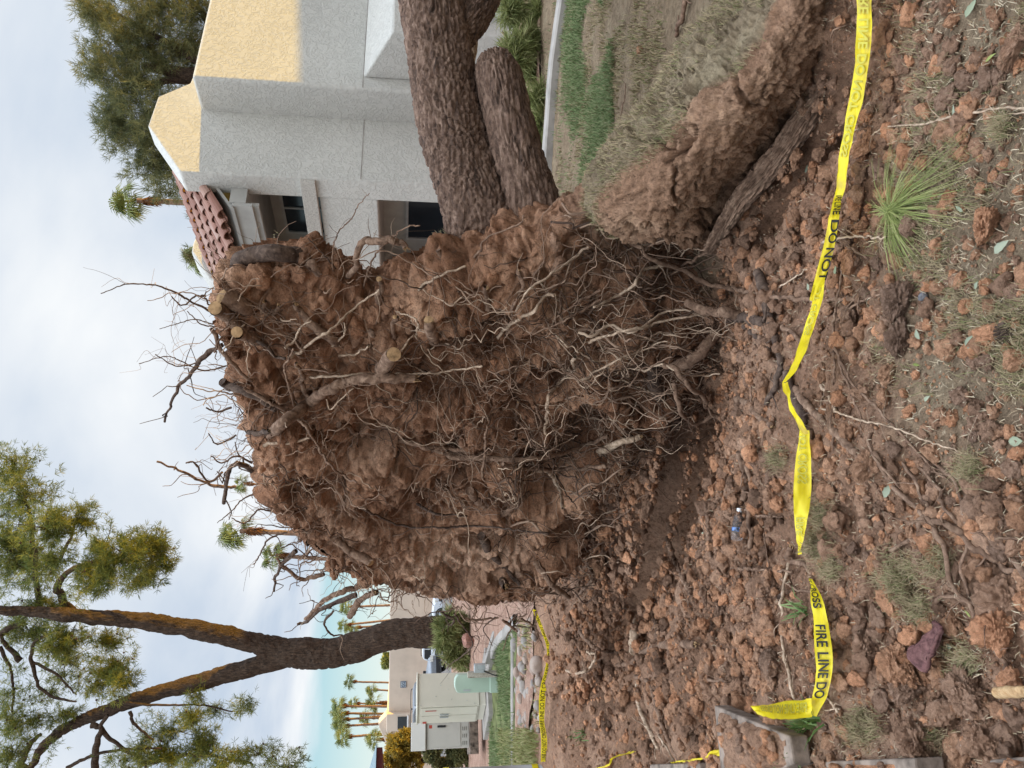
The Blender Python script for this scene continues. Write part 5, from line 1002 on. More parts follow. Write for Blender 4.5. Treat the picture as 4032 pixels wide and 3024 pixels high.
def tape():
    t = thing('caution_tape', 'long yellow fire line tape twisted across the soil in front of the root plate', 'caution tape', G(3200, 1500))
    m = 1/.5486
    def strip(rows, seed, texts, tilt=1.):
        T, Bt = rib_px([(a*m, b*m, y*m, z) for a, b, y, z in rows], tilt); r = Ribbon(T, Bt); o = part('tape_strip', r.mesh(.003, seed), MT['yellow'], t, True)
        for (tx, x0, kw, mk) in texts:
            q = r.text(tx, x0, **kw)
            if q: part('lettering', q, MT[mk], o)
    back = 'ink_back'
    strip([(1846, 1882, -60, .10), (1849, 1884, 0, .10), (1850, 1882, 100, .10), (1838, 1866, 200, .11), (1820, 1843, 300, .12), (1805, 1824, 400, .12), (1786, 1806, 500, .12), (1766, 1786, 600, .13), (1741, 1762, 700, .14), (1712, 1732, 780, .17), (1690, 1700, 826, .2)], 1,
          [(PH, .06, {'xs': .74}, back), (PH, .80, {'xs': .74, 'h': .5, 'w0': .25}, back)])
    # the fold that hangs below it, printed side out
    strip([(1801, 1818, 425, .155), (1791, 1813, 470, .155), (1779, 1803, 530, .155), (1763, 1787, 590, .155), (1748, 1766, 650, .155)], 2, [('IRE LINE DO NOT', .01, {'h': .72, 'w0': .34, 'up_top': False, 'xs': .8, 'lift': .009}, 'ink')], .3)
    strip([(1690, 1700, 826, .2), (1702, 1711, 868, .16), (1716, 1727, 905, .13), (1729, 1745, 938, .10)], 3, [], 1.)
    strip([(1727, 1746, 930, .08), (1719, 1752, 990, .06), (1714, 1752, 1060, .05), (1716, 1745, 1120, .05), (1721, 1734, 1170, .04), (1724, 1730, 1198, .02)], 4, [(' NOT CROSS', .0, {'h': .55, 'w0': .2}, back), ('FIRE', .36, {}, back)])
    strip([(1748, 1753, 1250, .02), (1752, 1775, 1290, .05), (1756, 1786, 1330, .07), (1759, 1797, 1400, .085), (1763, 1798, 1450, .085), (1755, 1788, 1500, .08), (1751, 1772, 1532, .05), (1752, 1764, 1548, .05)], 5, [('NOT CROSS', -.06, {'up_top': False, 'xs': .74}, 'ink'), ('FIRE LINE DO', .275, {'up_top': False, 'xs': .66, 'size': .070}, 'ink')])
    a = [G(1756*m, 1508*m, .10), G(1690*m, 1518*m, .15), G(1622*m, 1527*m, .20)]; b = [G(1753*m, 1549*m, .09), G(1690*m, 1556*m, .19), G(1634*m, 1540*m, .22)]
    r = Ribbon(a, b, 80); o = part('tape_strip', r.mesh(.003, 6), MT['yellow'], t, True); part('lettering', r.text('FIRE LINE NOT CROSS', .02, h=.5, w0=.22, size=.05), MT[back], o)
tape()
def pole_and_back_tape():
    d = 8.8; c0 = P(2150, 3016, d); rad = .1; base = np.array([c0[0]-rad, d, hz(c0[0], d)]); top = P(1500, 3040, d); top = np.array([top[0]-rad, d, top[2]]); 
    t = thing('metal_pole', 'smooth grey pole at the left edge with yellow tape tied round it', 'pole', base)
    mb = MB(); q = base + (top-base)*2.6; tube(mb, [base, (base+q)/2, q], rad+.012, rad*.8, 12, 28, 0, 1, True, 0); part('shaft', mb, simple('grey_pole', (.30, .29, .285), .55, .3, 0, .15, 3), t, True)
    o = thing('caution_tape', 'yellow fire line tape stretched from the grey pole to behind the root plate', 'caution tape', P(2140, 2900, d))
    rows = [(2129, 2152, 3000), (2131, 2154, 2912), (2123, 2143, 2842), (2122, 2146, 2780), (2122, 2148, 2752), (2130, 2155, 2693), (2143, 2166, 2648), (2153, 2172, 2594), (2151, 2166, 2544), (2134, 2146, 2494), (2112, 2126, 2440), (2095, 2108, 2400)]
    dd = lambda y: d - .13 - .45*math.sin(min(1, max(0, (3000-y)/600))*3.1)
    r = Ribbon([P(a, y, dd(y)) for a, b, y in rows], [P(b, y, dd(y)) for a, b, y in rows]); s = part('tape_strip', r.mesh(.003, 9), MT['yellow'], o, True)
    for x0 in (-.08, .62, 1.32): 
        q = r.text(PH, x0, size=.080, xs=.74, h=.7, w0=.15, bold=.0008); q and part('lettering', q, MT['ink'], s)
    for V in (1757, 2106):
        z = P(V, 3006, d)[2]; mb = MB(); a = np.array([base + (q-base)*((z-base[2])/(q[2]-base[2])) for q in [base + (top-base)*2.6]])[0]; tube(mb, [a - [0, 0, .035], a + [0, 0, .035]], rad+.016, rad+.014, 4, 28, 0, 1, False, 0); part('tape_wrap', mb, MT['yellow'], o, True)
    # loose bits of tape at the lower left
    e = thing('caution_tape', 'short crumpled scrap of yellow tape beside the soil-covered concrete slab', 'caution tape', G(2800, 2980))
    A = [q for q in ((2640, 3003), (2710, 2994), (2775, 2983), (2800, 2965), (2832, 2958))]; wv = [4, 4, 6, 24, 36]
    r = Ribbon([G(x, y-w_/2*.6, .06) for (x, y), w_ in zip(A, wv)], [G(x+2, y+w_/2, .03) for (x, y), w_ in zip(A, wv)], 60); part('tape_strip', r.mesh(.003, 11), MT['yellow'], e, True)
    e = thing('caution_tape', 'thin looped end of yellow tape on the loose soil near the bottom left', 'caution tape', G(2420, 2990))
    A = [(2495, 2958), (2440, 2972), (2405, 2985), (2392, 3010), (2330, 3030)]; r = Ribbon([G(x, y, .05) for x, y in A], [G(x+9, y+3, .03) for x, y in A], 60); part('tape_strip', r.mesh(.003, 12), MT['yellow'], e, True)
pole_and_back_tape()
# ------------------------------------------------------------------ cabinets, posts, kerbs, rocks on the left
MT['cab'] = simple('cream_cabinet', (.60, .57, .48), .5, .3, 0, .04, 2); MT['cab2'] = simple('grey_cabinet', (.50, .48, .44), .5, .3, 0, .04, 2); MT['pedg'] = simple('pale_green_plastic', (.40, .51, .42), .45, .3, 0, .04, 2)
MT['galv'] = simple('galvanised_box', (.42, .45, .46), .45, .4, .3, .1, 6); MT['line'] = simple('shadow_gap', (.16, .15, .13), .8); MT['red'] = simple('red_sticker', (.42, .06, .04), .5)
def dirs(phi): c, s = math.cos(phi), math.sin(phi); return np.array([c, s, 0]), np.array([-s, c, 0])
def cabinets():
    d = 14.; c = P(1890, 2776, d); g = height(np.array([c[0]]), np.array([c[1]]), False)[0]; z1 = P(1643, 2776, d)[2]; ea, eb = dirs(R(45)); c = np.array([c[0], c[1], 0])
    t = thing('utility_cabinet', 'large cream utility cabinet with two door leaves on a concrete pad', 'utility cabinet', [c[0], c[1], g]); z0 = g + .24; wa, wb = .63, .74
    mb = MB(); box(mb, c + [0, 0, z0], ea*wa, eb*wb, eZ*(z1-z0-.02)); bevel(part('housing', mb, MT['cab'], t), .008)
    mb = MB(); box(mb, c - ea*.02 - eb*.02 + [0, 0, z1-.018], ea*(wa+.04), eb*(wb+.04), eZ*.03); bevel(part('lid', mb, MT['cab'], t), .006)
    mb = MB(); box(mb, c + ea*.02 + eb*.02 + [0, 0, g+.12], ea*(wa-.04), eb*(wb-.04), eZ*(z0-g-.125)); part('plinth', mb, MT['cab'], t)
    for k in (0, 1):
        mb = MB(); box(mb, c - ea*.016 + eb*(.03+k*.35) + [0, 0, z0+.03], ea*.012, eb*.33, eZ*(z1-z0-.1)); o = bevel(part('door', mb, MT['cab'], t), .004)
        mb = MB(); box(mb, c - ea*.04 + eb*(.29 if k == 0 else .40) + [0, 0, z0+.55], ea*.02, eb*.025, eZ*.16); part('handle', mb, MT['galv'], o)
    mb = MB(); box(mb, c - ea*.022 + eb*.12 + [0, 0, z1-.35], ea*.004, eb*.03, eZ*.2); box(mb, c - ea*.022 + eb*.62 + [0, 0, z1-.18], ea*.004, eb*.08, eZ*.07); part('label_plate', mb, MT['red'], t)
    mb = MB()
    for u, w_ in ((.06, .94), (.06, .08), (.5, .5), (.94, .94), (.94, .08), (.3, .7), (.4, .35), (.7, .3), (.62, .62), (.2, .45), (.82, .5), (.15, .2)): q = c - eb*.004 + ea*wa*u + [0, 0, z0+(z1-z0)*w_]; v, f = ico(1); mb.add(q + v*.008, f)
    part('bolts', mb, MT['galv'], t)
    mb = MB(); p = c - ea*.25 - eb*.22 + [0, 0, g-.1]; box(mb, p, ea*1.25, eb*1.25, eZ*.21); o = solo('concrete_pad', mb, MT['conc'], 'square concrete pad under the cream utility cabinet', 'concrete pad', p, smooth=False); bevel(o, .015)
    # grey metering cabinet
    d = 15.; c = P(1850, 2943, d); ea = np.array([.90, .436, 0]); eb = np.array([-.436, .90, 0]); g = height(np.array([c[0]]), np.array([c[1]]), False)[0]; c = np.array([c[0], c[1], 0]); zt = P(1619, 2940, d)[2]; zb = P(1848, 2940, d)[2]; zm = P(1681, 2940, d)[2]; W_ = 92/F_PX*d*1.05
    t = thing('utility_cabinet', 'narrow grey metal cabinet with hooded top beside the dark hedge', 'utility cabinet', [c[0], c[1], g])
    mb = MB(); box(mb, c + [0, 0, zb], ea*W_, eb*.42, eZ*(zm-zb)); bevel(part('housing', mb, MT['cab2'], t), .008)
    mb = MB(); pr = [c - ea*.02 - eb*.0 + [0, 0, zm+.012], c - ea*.02 - eb*.05 + [0, 0, zm+.03], c - ea*.02 + eb*.02 + [0, 0, zt], c - ea*.02 + eb*.46 + [0, 0, zt], c - ea*.02 + eb*.46 + [0, 0, zm+.012]]; prism(mb, pr, ea*(W_+.03)); bevel(part('hood', mb, MT['cab2'], t), .006)
    mb = MB(); box(mb, c + ea*.03 - eb*.012 + [0, 0, zb+.17], ea*(W_-.06), eb*.01, eZ*(zm-zb-.2)); o = bevel(part('door', mb, MT['cab2'], t), .003)
    mb = MB(); box(mb, c + ea*(W_-.10) - eb*.03 + [0, 0, zb+.46], ea*.04, eb*.016, eZ*.16); part('handle', mb, MT['metal_dark'], o)
    mb = MB(); box(mb, c + ea*(W_-.11) - eb*.014 + [0, 0, zm-.10], ea*.06, eb*.003, eZ*.06); part('label_plate', mb, MT['red'], o)
    mb = MB()
    for i in range(3):
        for j in range(3): box(mb, c + ea*(.05+.13*i) - eb*.006 + [0, 0, zb+.05+.035*j], ea*.07, eb*.008, eZ*.010)
    part('louvres', mb, MT['line'], t)
    mb = MB(); p = c - ea*.12 - eb*.15 + [0, 0, zb-.17]; box(mb, p, ea*(W_+.3), eb*.8, eZ*.165); bevel(solo('concrete_pad', mb, MT['dirtconc'], 'low concrete pad under the narrow grey cabinet', 'concrete pad', p, smooth=False), .01)
    mb = MB(); p = c + ea*.5 - eb*.5 + [0, 0, g-.05]; box(mb, p, ea*.9, eb*.6, eZ*.14); bevel(solo('concrete_pad', mb, MT['dirtconc'], 'weathered concrete step between the two utility cabinets', 'concrete pad', p, smooth=False), .01)
    # green pedestal
    d = 13.; c = P(1970, 2688, d); g = hz(c[0], c[1]); zt = P(1788, 2688, d)[2]; ea, eb = dirs(R(14)); w_ = .29; c = np.array([c[0], c[1], 0]) - ea*w_/2
    t = thing('utility_pedestal', 'pale green plastic utility pedestal with domed top standing on grass', 'pedestal', [c[0], c[1], g])
    mb = MB(); n = 16; pr = []
    for k in range(n+1): a = math.pi*k/n; pr.append(c + ea*(w_/2 - w_/2*math.cos(a)) + [0, 0, zt-.13+.12*math.sin(a)**.6])
    pr = [c + [0, 0, g+.1]] + pr + [c + ea*w_ + [0, 0, g+.1]]; prism(mb, pr[::-1], eb*.26); rounded(part('cover', mb, MT['pedg'], t), .015)
    mb = MB(); box(mb, c - ea*.012 - eb*.015 + [0, 0, g-.05], ea*(w_+.024), eb*.29, eZ*.22); bevel(part('base', mb, MT['pedg'], t), .012)
    mb = MB(); box(mb, c + ea*.03 - eb*.006 + [0, 0, g+.5], ea*.025, eb*.008, eZ*.12); part('latch', mb, MT['galv'], t)
    # wooden post with metal junction box and cable
    d = 12.9; a = P(1966, 2656, d); b = P(1842, 2656, d); t = thing('wooden_post', 'short weathered wooden post with grey junction box and cable', 'post', [a[0], a[1], hz(a[0], a[1])])
    mb = MB(); box(mb, a - [.045, 0, .1], (.088, 0, 0), (0, .09, 0), (0, 0, b[2]-a[2]+.1)); bevel(part('post', mb, bark('old_timber', (.24, .20, .16), (.40, .36, .30), (.52, .48, .42), ((9, 9, 1.5), (0, 0, 0)), .006), t), .006)
    p = P(1910, 2643, d-.02); q = P(1867, 2614, d-.02); mb = MB(); box(mb, [p[0]-.01, d-.06, p[2]], (q[0]-p[0], 0, 0), (0, .1, 0), (0, 0, q[2]-p[2])); bevel(part('junction_box', mb, MT['galv'], t), .006)
    mb = MB(); tube(mb, [P(1905, 2642, d-.08), P(1925, 2650, d-.1), P(1945, 2658, d-.12), P(1968, 2664, d-.12)], .011, .011, 16, 8, 0, 1, True, 0); part('cable', mb, MT['metal_dark'], t, True)
    # kerbs
    def kerb(pts, w_, h, label, m=MT['conc']):
        p = spline(np.array(pts), 60); t_, _, _ = frames(p); s = np.stack([-t_[:, 1], t_[:, 0], 0*t_[:, 0]], 1); s /= np.linalg.norm(s, axis=1)[:, None]; mb = MB(); zz = np.array([hz(q[0], q[1]) if q[1] < 11 else float(height(np.array([q[0]]), np.array([q[1]]), False)[0]) for q in p])[:, None]*np.array([0, 0, 1.]); p = p*[1, 1, 0] + zz
        p[:, 2] = np.convolve(np.pad(p[:, 2], 4, 'edge'), np.ones(9)/9, 'valid')
        pr = [(-w_/2, -.1), (-w_/2, h-.02), (-w_/2+.02, h), (w_/2-.02, h), (w_/2, h-.02), (w_/2, -.1)]; V = np.array([p + s*a + np.array([0, 0, b]) for a, b in pr]); mb.add(V.reshape(-1, 3), quad_grid(6, 60)); 
        return solo('kerb', mb, m, label, 'kerb', p[0], smooth=False)
    kerb([G(1926, 2690), G(1934, 2642), G(1946, 2595), G(1963, 2544), G(1985, 2510), G(2008, 2488), G(2045, 2440)], .16, .10, 'curved concrete kerb between pink gravel and the small lawn')
    kerb([P(2022, 2520, 11.3), P(2026, 2640, 11.2), P(2027, 2860, 11.1), P(2028, 3100, 11.)], .10, .06, 'straight concrete edging between lawn and river rocks')
    kerb([G(2290, -380), G(2245, -100), G(2213, 100), G(2185, 350), G(2172, 560), G(2168, 800)], .22, .09, 'pale concrete mow kerb edging the lawn near the stucco house')
    a = P(1918, 2616, 13.6); ea, eb = dirs(R(20)); z = hz(a[0], a[1]); mb = MB(); prism(mb, [[a[0], a[1], z-.05], [a[0], a[1], z+.2], [a[0]+.55, a[1]+.15, z+.02], [a[0]+.55, a[1]+.15, z-.05]], eb*.35); bevel(solo('concrete_wedge', mb, MT['conc'], 'pointed concrete wedge rising out of the pink gravel', 'concrete wedge', a, smooth=False), .01)
    # boulder and river rocks
    v, f = lump((0, 0, 0), 1, 4, 3, .22, (1, .8, .62)); d = 15; p = P(1842, 2524, d); mb = MB().add(v*36/F_PX*d*1.05, f); mb.v[0] = mb.v[0] + p; solo('boulder', mb, simple('pink_granite', (.36, .19, .15), .9, .1, 0, .2, 14, .01), 'rough pink boulder on the gravel in front of the pine', 'boulder', p)
    MT['rock'], nt, b_ = mat('river_rock', .75, .25); oi = nt.nodes.new('ShaderNodeObjectInfo'); c_ = ramp(nt, oi.outputs['Random'], [(0, (.22, .20, .19)), (.35, (.30, .26, .23)), (.7, (.30, .21, .165)), (1, (.38, .33, .28))]); nt.links.new(mix(nt, .3, c_, ramp(nt, nz(nt, 9, 6), [(.3, (.20, .175, .16)), (.7, (.44, .40, .35))])), b_.inputs['Base Color']); bump(nt, b_, [(nz(nt, 14, 5), .3, .01)])
    protos = []
    for k in range(5):
        v, f = ico(3); q = v*(1 + .16*fbm(v*1.2+k*9, 2, 5))[:, None]*np.array([1, .75, .72]); protos.append(to_mesh('river_rock', MB().add(q, f, .5), MT['rock']))
    RK = [('b5', 1600, 880, 110), ('b5', 1750, 1080, 95), ('b5', 1690, 1200, 100), ('b5', 1610, 1280, 85), ('b5', 1740, 830, 90), ('b5', 1690, 890, 60), ('b5', 1720, 690, 70), ('b5', 1790, 560, 90), ('b5', 1640, 620, 80), ('b5', 1900, 1180, 130), ('b5', 1990, 930, 110), ('b5', 1720, 1510, 110), ('b5', 1780, 1560, 70), ('b5', 1920, 1390, 90), ('b5', 1650, 1390, 60), ('b5', 1850, 1420, 50), ('b5', 1560, 730, 70), ('b5', 1850, 770, 60), ('b5', 1810, 960, 55),
          ('b3', 1840, 780, 35), ('b3', 1900, 880, 45), ('b3', 1880, 1000, 45), ('b3', 1940, 960, 55), ('b3', 1990, 1010, 40), ('b3', 2040, 850, 40), ('b3', 1900, 1190, 65), ('b3', 1960, 1160, 70), ('b3', 1880, 1310, 45), ('b3', 1990, 1260, 40), ('b3', 2030, 1270, 30), ('b3', 2040, 700, 80), ('b3', 1910, 740, 45), ('b3', 1870, 1120, 35), ('b3', 2000, 920, 30), ('b3', 2030, 1060, 50), ('b3', 1850, 920, 35), ('b3', 2050, 1160, 40), ('b3', 1930, 1250, 30)]
    for i, (fr, x, y, r) in enumerate(RK):
        X, Y = px(fr, (x, y)); p = G(X+4, Y); p = p if p[1] > 9.0 else P(X+4, Y, 9.5); rr = r/FR[fr][2]/F_PX*p[1]*.98; o = bpy.data.objects.new('river_rock', protos[i % 5]); COL.objects.link(o); o.location = p + [0, 0, rr*.22]; o.scale = (rr, rr*random.uniform(.9, 1.2), rr*random.uniform(.85, 1.15)); o.rotation_euler = (random.uniform(-.3, .3), random.uniform(-.3, .3), random.uniform(-.7, .7)); tag(o, 'smooth rounded river rock set in the bed below the small lawn', 'rock', 'river rocks below the lawn')
    for k in range(26):
        X, Y = RNG.uniform(2030, 2115), RNG.uniform(2460, 2890); p = G(X, Y); p = p if p[1] > 9.0 else P(X, Y, 9.5); rr = RNG.uniform(9, 20)/F_PX*p[1]; o = bpy.data.objects.new('river_rock', protos[k % 5]); COL.objects.link(o); o.location = p + [0, 0, rr*.2]; o.scale = (rr, rr*.95, rr); o.rotation_euler = (RNG.uniform(-.3, .3), RNG.uniform(-.3, .3), RNG.uniform(-.8, .8)); tag(o, 'smooth rounded river rock set in the bed below the small lawn', 'rock', 'river rocks below the lawn')
    # pale weeds between the rocks
    mb = MB(); n = 1500; q = np.stack([RNG.uniform(2035, 2125, n), RNG.uniform(2440, 3010, n)], 1); g = Gm(q); k = fbm(g*2.2, 2, 91) > -.05; blades(mb, g[k], RNG.uniform(.05, .14, k.sum()), .012, .8); n = 2600; q = np.stack([RNG.uniform(1975, 2110, n), RNG.uniform(2870, 3020, n)], 1); g = Gm(q); blades(mb, g, RNG.uniform(.05, .16, n), .012, .8)
    solo('weeds', mb, leafy('pale_weeds', [(.16, .19, .06), (.27, .27, .11), (.38, .34, .18)], .7, .2), kind='stuff')
cabinets()
# ------------------------------------------------------------------ far buildings and cars
MT['far'] = simple('tan_stucco', (.60, .50, .41), .95, .1, 0, .07, .6, .01); MT['maroon'] = simple('maroon_fascia', (.10, .022, .022), .6); MT['slate'] = simple('blue_grey_roof', (.20, .27, .30), .6)
MT['blue'] = simple('sign_blue', (.05, .09, .16), .5); MT['signw'] = simple('sign_pale', (.46, .50, .52), .6)
def far_stuff():
    d = 70.; z0 = -1.4; g = lambda x, y, dd=d: P(x, y, dd)
    t = thing('tan_building', 'long low tan stucco building with the letters GG on its wall', 'building', [g(1700, 2700)[0], d, -1.1])
    a = g(1540, 2330); b = g(1527, 2811); mb = MB(); abox(mb, b[0], a[0]+9, d, d+12, z0, (a[2]+b[2])/2); bevel(part('wall', mb, MT['far'], t), .05)
    c = g(1521, 2882, d-.5); e = g(1521, 2812, d-.5); mb = MB(); abox(mb, c[0], e[0], d-.5, d+8, z0, c[2]); bevel(part('porch_block', mb, MT['far'], t), .05)
    w0 = g(1602, 2871, d-.5); w1 = g(1566, 2822, d-.5); mb = MB(); abox(mb, w0[0], w1[0], d-.58, d-.52, w0[2], w1[2]); o = part('window', mb, MT['glass'], t); mb = MB(); abox(mb, w0[0]-.1, w1[0]+.1, d-.62, d-.505, w0[2]-.13, w0[2]-.002); part('sill', mb, MT['white'], o)
    mb = MB(); abox(mb, 4, 15, 56.5, 69.5, z0, 2.6); bevel(part('added_shade_wing', mb, MT['far'], t), .05)  # hidden block added to shade the white car from the sun
    q = g(1527, 2940); mb = MB(); abox(mb, q[0]-3, c[0]-.01, d+.5, d+9, z0, q[2]); part('wing', mb, MT['far'], t)
    p = [g(1521, 2930, d+.3), g(1493, 2866, d+.3), g(1490, 2850, d+.3), g(1519, 2818, d+.3)]; p = [[v[0], v[1], v[2]] for v in p]; lo = [[p[-1][0], d+.3, p[-1][2]-.5], [p[0][0], d+.3, p[0][2]-.5]]; mb = MB(); prism(mb, (p+lo)[::-1], (0, 1.2, 0)); bevel(part('gable', mb, MT['far'], t), .06)
    s0 = g(1599, 2706); s1 = g(1577, 2682); mb = MB(); abox(mb, s0[0], s1[0], d-.06, d-.002, s0[2], s1[2]); o = part('sign_plate', mb, MT['signw'], t)
    v, f = text_mesh('GG', .5, .8, .012); v = v*[(s1[0]-s0[0])*.78/np.ptp(v[:, 0]), (s1[2]-s0[2])*.62/np.ptp(v[:, 1]), 1]; q = np.stack([s0[0]+(s1[0]-s0[0])*.11+v[:, 0], np.full(len(v), d-.075), s0[2]+(s1[2]-s0[2])*.2+v[:, 1]], 1); part('lettering', MB().add(q, f), MT['blue'], o)
    mb = MB(); V = s1[0]-s0[0]; H = s1[2]-s0[2]
    for (x0, x1, y0, y1) in ((0, V, 0, .04), (0, V, H-.04, H), (0, .04, .04, H-.04), (V-.04, V, .04, H-.04)): abox(mb, s0[0]+x0, s0[0]+x1, d-.072, d-.061, s0[2]+y0, s0[2]+y1)
    part('border', mb, MT['blue'], o)
    # shrub tops over the wall
    for (x, y, rx, ry, lab) in ((1520, 2612, 16, 36, 'round yellow green treetop showing above the tan wall near the pine'), (1530, 2884, 14, 12, 'small dark shrub top beside the tan gable')):
        t2 = thing('shrub', lab, 'shrub', P(1700, y, 84)*[1, 1, 0]-[0, 0, 1.1]); m = MB(); c, r = clus('f', x, y, rx, ry, 84.); p_, o_ = in_ell(700, c, r, -.3, .8, int(y)); tufts(m, p_, 6, .35, .12, 0, o_*.5); part('crown', m, MT['needles_fresh'], t2); m = MB(); tube(m, [[c[0], c[1], -1.1], c], .12, .06, 6, 6); part('trunk', m, MT['bark_up'], t2)
    # shelter roof at the far left
    d = 26.; t = thing('shelter', 'open shelter with maroon fascia and blue grey sloping roof', 'shelter', P(1700, 3000, d)*[1, 1, 0]-[0, 0, .1]); A = P(1484, 2943, d); Bq = P(1510, 3100, d); C = P(1478, 2938, d+.1)
    ea = np.array([-.80, -.60, 0]); eb = np.array([-.60, .80, 0]); zb = P(1506, 2942, d)[2]; c0 = np.array([A[0], A[1], 0])
    mb = MB(); box(mb, c0 + eZ*zb, ea*9, eb*6, eZ*(A[2]-zb)); part('fascia', mb, MT['maroon'], t)
    z = A[2]+.012; W2 = lambda u, v, q: c0 + ea*u + eb*v + eZ*q; V = [W2(-.12, -.12, z), W2(9, -.12, z), W2(9, 6.1, z), W2(-.12, 6.1, z), W2(3, 3, z+1.1), W2(9, 3, z+1.1)]
    mb = MB(); mb.add(V, [[0, 1, 5, 4], [2, 3, 4, 5]]); mb.add(V, [[3, 0, 4]]); mb.add(np.array(V)-[0, 0, .006], [[0, 3, 2, 1]]); part('roof', mb, MT['slate'], t)
    for u, v in ((4, 5.6), (8.5, .4), (8.5, 5.6)): mb = MB(); q = W2(u, v, -.5); box(mb, q, ea*.2, eb*.2, eZ*(zb+.495)); part('column', mb, MT['far'], t)
    # yellow lit tree and dark hedge
    d = 30.; t = thing('mesquite_tree', 'airy tree behind the grey cabinet, yellow sunlight put into its leaf colour', 'tree', P(1740, 2985, d)*[1, 1, 0]-[0, 0, .2]); mb = MB(); b0 = P(1760, 2986, d)
    for i, pl in enumerate([[(1800, 2990), (1680, 2990), (1640, 2976), (1600, 2960)], [(1690, 2988), (1650, 3010), (1600, 3020)], [(1640, 2976), (1590, 2985), (1540, 2965)], [(1650, 2980), (1610, 2930), (1590, 2900)]]): m = MB(); tube(m, [P(*q, d) for q in pl], .11 if i == 0 else .06, .03, 16, 7, .03, i); part('trunk' if i == 0 else 'branch', m, MT['bark_up'], t, True)
    m = MB()
    for i, (x, y, rx, ry, n) in enumerate([(1560, 2940, 40, 40, 520), (1600, 2905, 35, 35, 420), (1600, 2975, 40, 40, 420), (1540, 2990, 40, 30, 340), (1640, 2930, 30, 40, 300), (1660, 2995, 30, 25, 220), (1590, 3030, 40, 40, 300), (1610, 2890, 30, 18, 180), (1640, 3005, 30, 30, 220)]): c, r = clus('f', x, y, rx, ry, d); p_, o_ = in_ell(n, c, r, -.2, 1.6, i+70); tufts(m, p_, 6, .17, .05, 0, o_*.5)
    part('crown', m, MT['mesq'], t)
    d = 19.; t = thing('hedge', 'dark green hedge between the grey cabinet and the pole', 'hedge', P(1840, 2985, d)*[1, 1, 0]); m = MB()
    for i, (x, y, rx, ry, n) in enumerate([(1740, 2980, 62, 38, 1500), (1800, 2975, 40, 42, 900), (1700, 2970, 30, 30, 420), (1780, 3030, 70, 40, 900), (1760, 2852, 60, 8, 260), (1700, 2852, 40, 6, 120)]): c, r = clus('f', x, y, rx, ry, d); p_, o_ = in_ell(n, c, r, -.3, 1.6, i+80); tufts(m, p_, 7, .10, .03, .2, o_*.6)
    part('foliage', m, MT['needles_dark'], t); m = MB(); tube(m, [P(1860, 2985, d), P(1790, 2980, d)], .06, .03, 6, 6); part('stem', m, MT['bark_up'], t)
    # cars
    def car(label, c, yaw, paint, rack):
        t = thing('parked_car', label, 'car', c); ex = np.array([math.cos(yaw), math.sin(yaw), 0]); ey = np.array([-math.sin(yaw), math.cos(yaw), 0]); c = np.array(c, float); W = lambda x, y, z: c + ex*x + ey*y + eZ*z
        mb = MB(); prof = [(-2.3, .35), (-2.35, .75), (-2.3, 1.0), (-2.2, 1.08), (.95, 1.08), (2.1, .98), (2.3, .85), (2.35, .4), (2.2, .3), (-2.2, .3)]; prism(mb, [W(x, -.92, z) for x, z in prof], ey*1.84); bevel(part('body', mb, paint, t), .07, 3)
        mb = MB(); prof = [(-2.2, 1.06), (-1.95, 1.62), (-1.75, 1.74), (-.2, 1.76), (.25, 1.68), (1.05, 1.06)]; prism(mb, [W(x, -.80, z) for x, z in prof], ey*1.6); bevel(part('cabin', mb, paint, t), .06, 3)
        for sd in (-.815, .795):
            mb = MB(); 
            for x0, x1, xa, xb in ((-2.0, -1.2, -1.86, -1.2), (-1.14, -.35, -1.14, -.35), (-.29, .75, -.29, .25)): prism(mb, [W(x0, sd, 1.12), W(x1, sd, 1.12), W(xb, sd, 1.6), W(xa, sd, 1.6)], ey*.02)
            part('side_windows', mb, MT['glass'], t)
        mb = MB(); prism(mb, [W(.32, -.7, 1.66), W(1.07, -.74, 1.09), W(1.07, .74, 1.09), W(.32, .7, 1.66)], ex*.02+eZ*.02); part('windscreen', mb, MT['glass'], t)
        for x in (-1.4, 1.45):
            for sd in (-.94, .74):
                n = 28; th = np.linspace(0, 6.2832, n, endpoint=False); pr = [(.24, 0), (.33, 0), (.37, .03), (.37, .17), (.33, .2), (.24, .2)]; V = np.array([[W(x+r*math.cos(a), sd+yy, .36+r*math.sin(a)) for a in th] for r, yy in pr]).reshape(-1, 3); mb = MB()
                Fq = [[i*n+j, i*n+(j+1) % n, (i+1)*n+(j+1) % n, (i+1)*n+j] for i in range(5) for j in range(n)]; mb.add(V, Fq); wh = part('wheel', mb, MT['metal_dark'], t, True); mb = MB()
                for k in range(5): a = k*1.2566; p0 = W(x, sd-.01 if sd < 0 else sd+.2, .36); dv = ex*math.cos(a)+eZ*math.sin(a); s_ = ex*-math.sin(a)+eZ*math.cos(a); mb.add([p0-s_*.03, p0+s_*.03, p0+dv*.24+s_*.05, p0+dv*.24-s_*.05], [[0, 1, 2, 3]])
                part('rim', mb, MT['galv'], wh)
                # wheel arch
                mb = MB(); th = np.linspace(-.1, math.pi+.1, 14); V = np.array([[W(x+r*math.cos(a), (-.935 if sd < 0 else .935), .38+r*math.sin(a)) for a in th] for r in (.36, .46)]).reshape(-1, 3); mb.add(V, [[j, j+1, 14+j+1, 14+j] for j in range(13)]); part('wheel_arch', mb, MT['metal_dark'], t)
        mb = MB(); abox_ = [box(mb, W(2.26, s_, .72), ex*.09, ey*.38, eZ*.16) for s_ in (-.88, .5)]; part('headlight', mb, simple('clear_lamp', (.7, .7, .66), .2, .6), t)
        mb = MB(); [box(mb, W(-2.37, s_, .8), ex*.12, ey*.2, eZ*.28) for s_ in (-.935, .735)]; part('tail_light', mb, MT['red'], t)
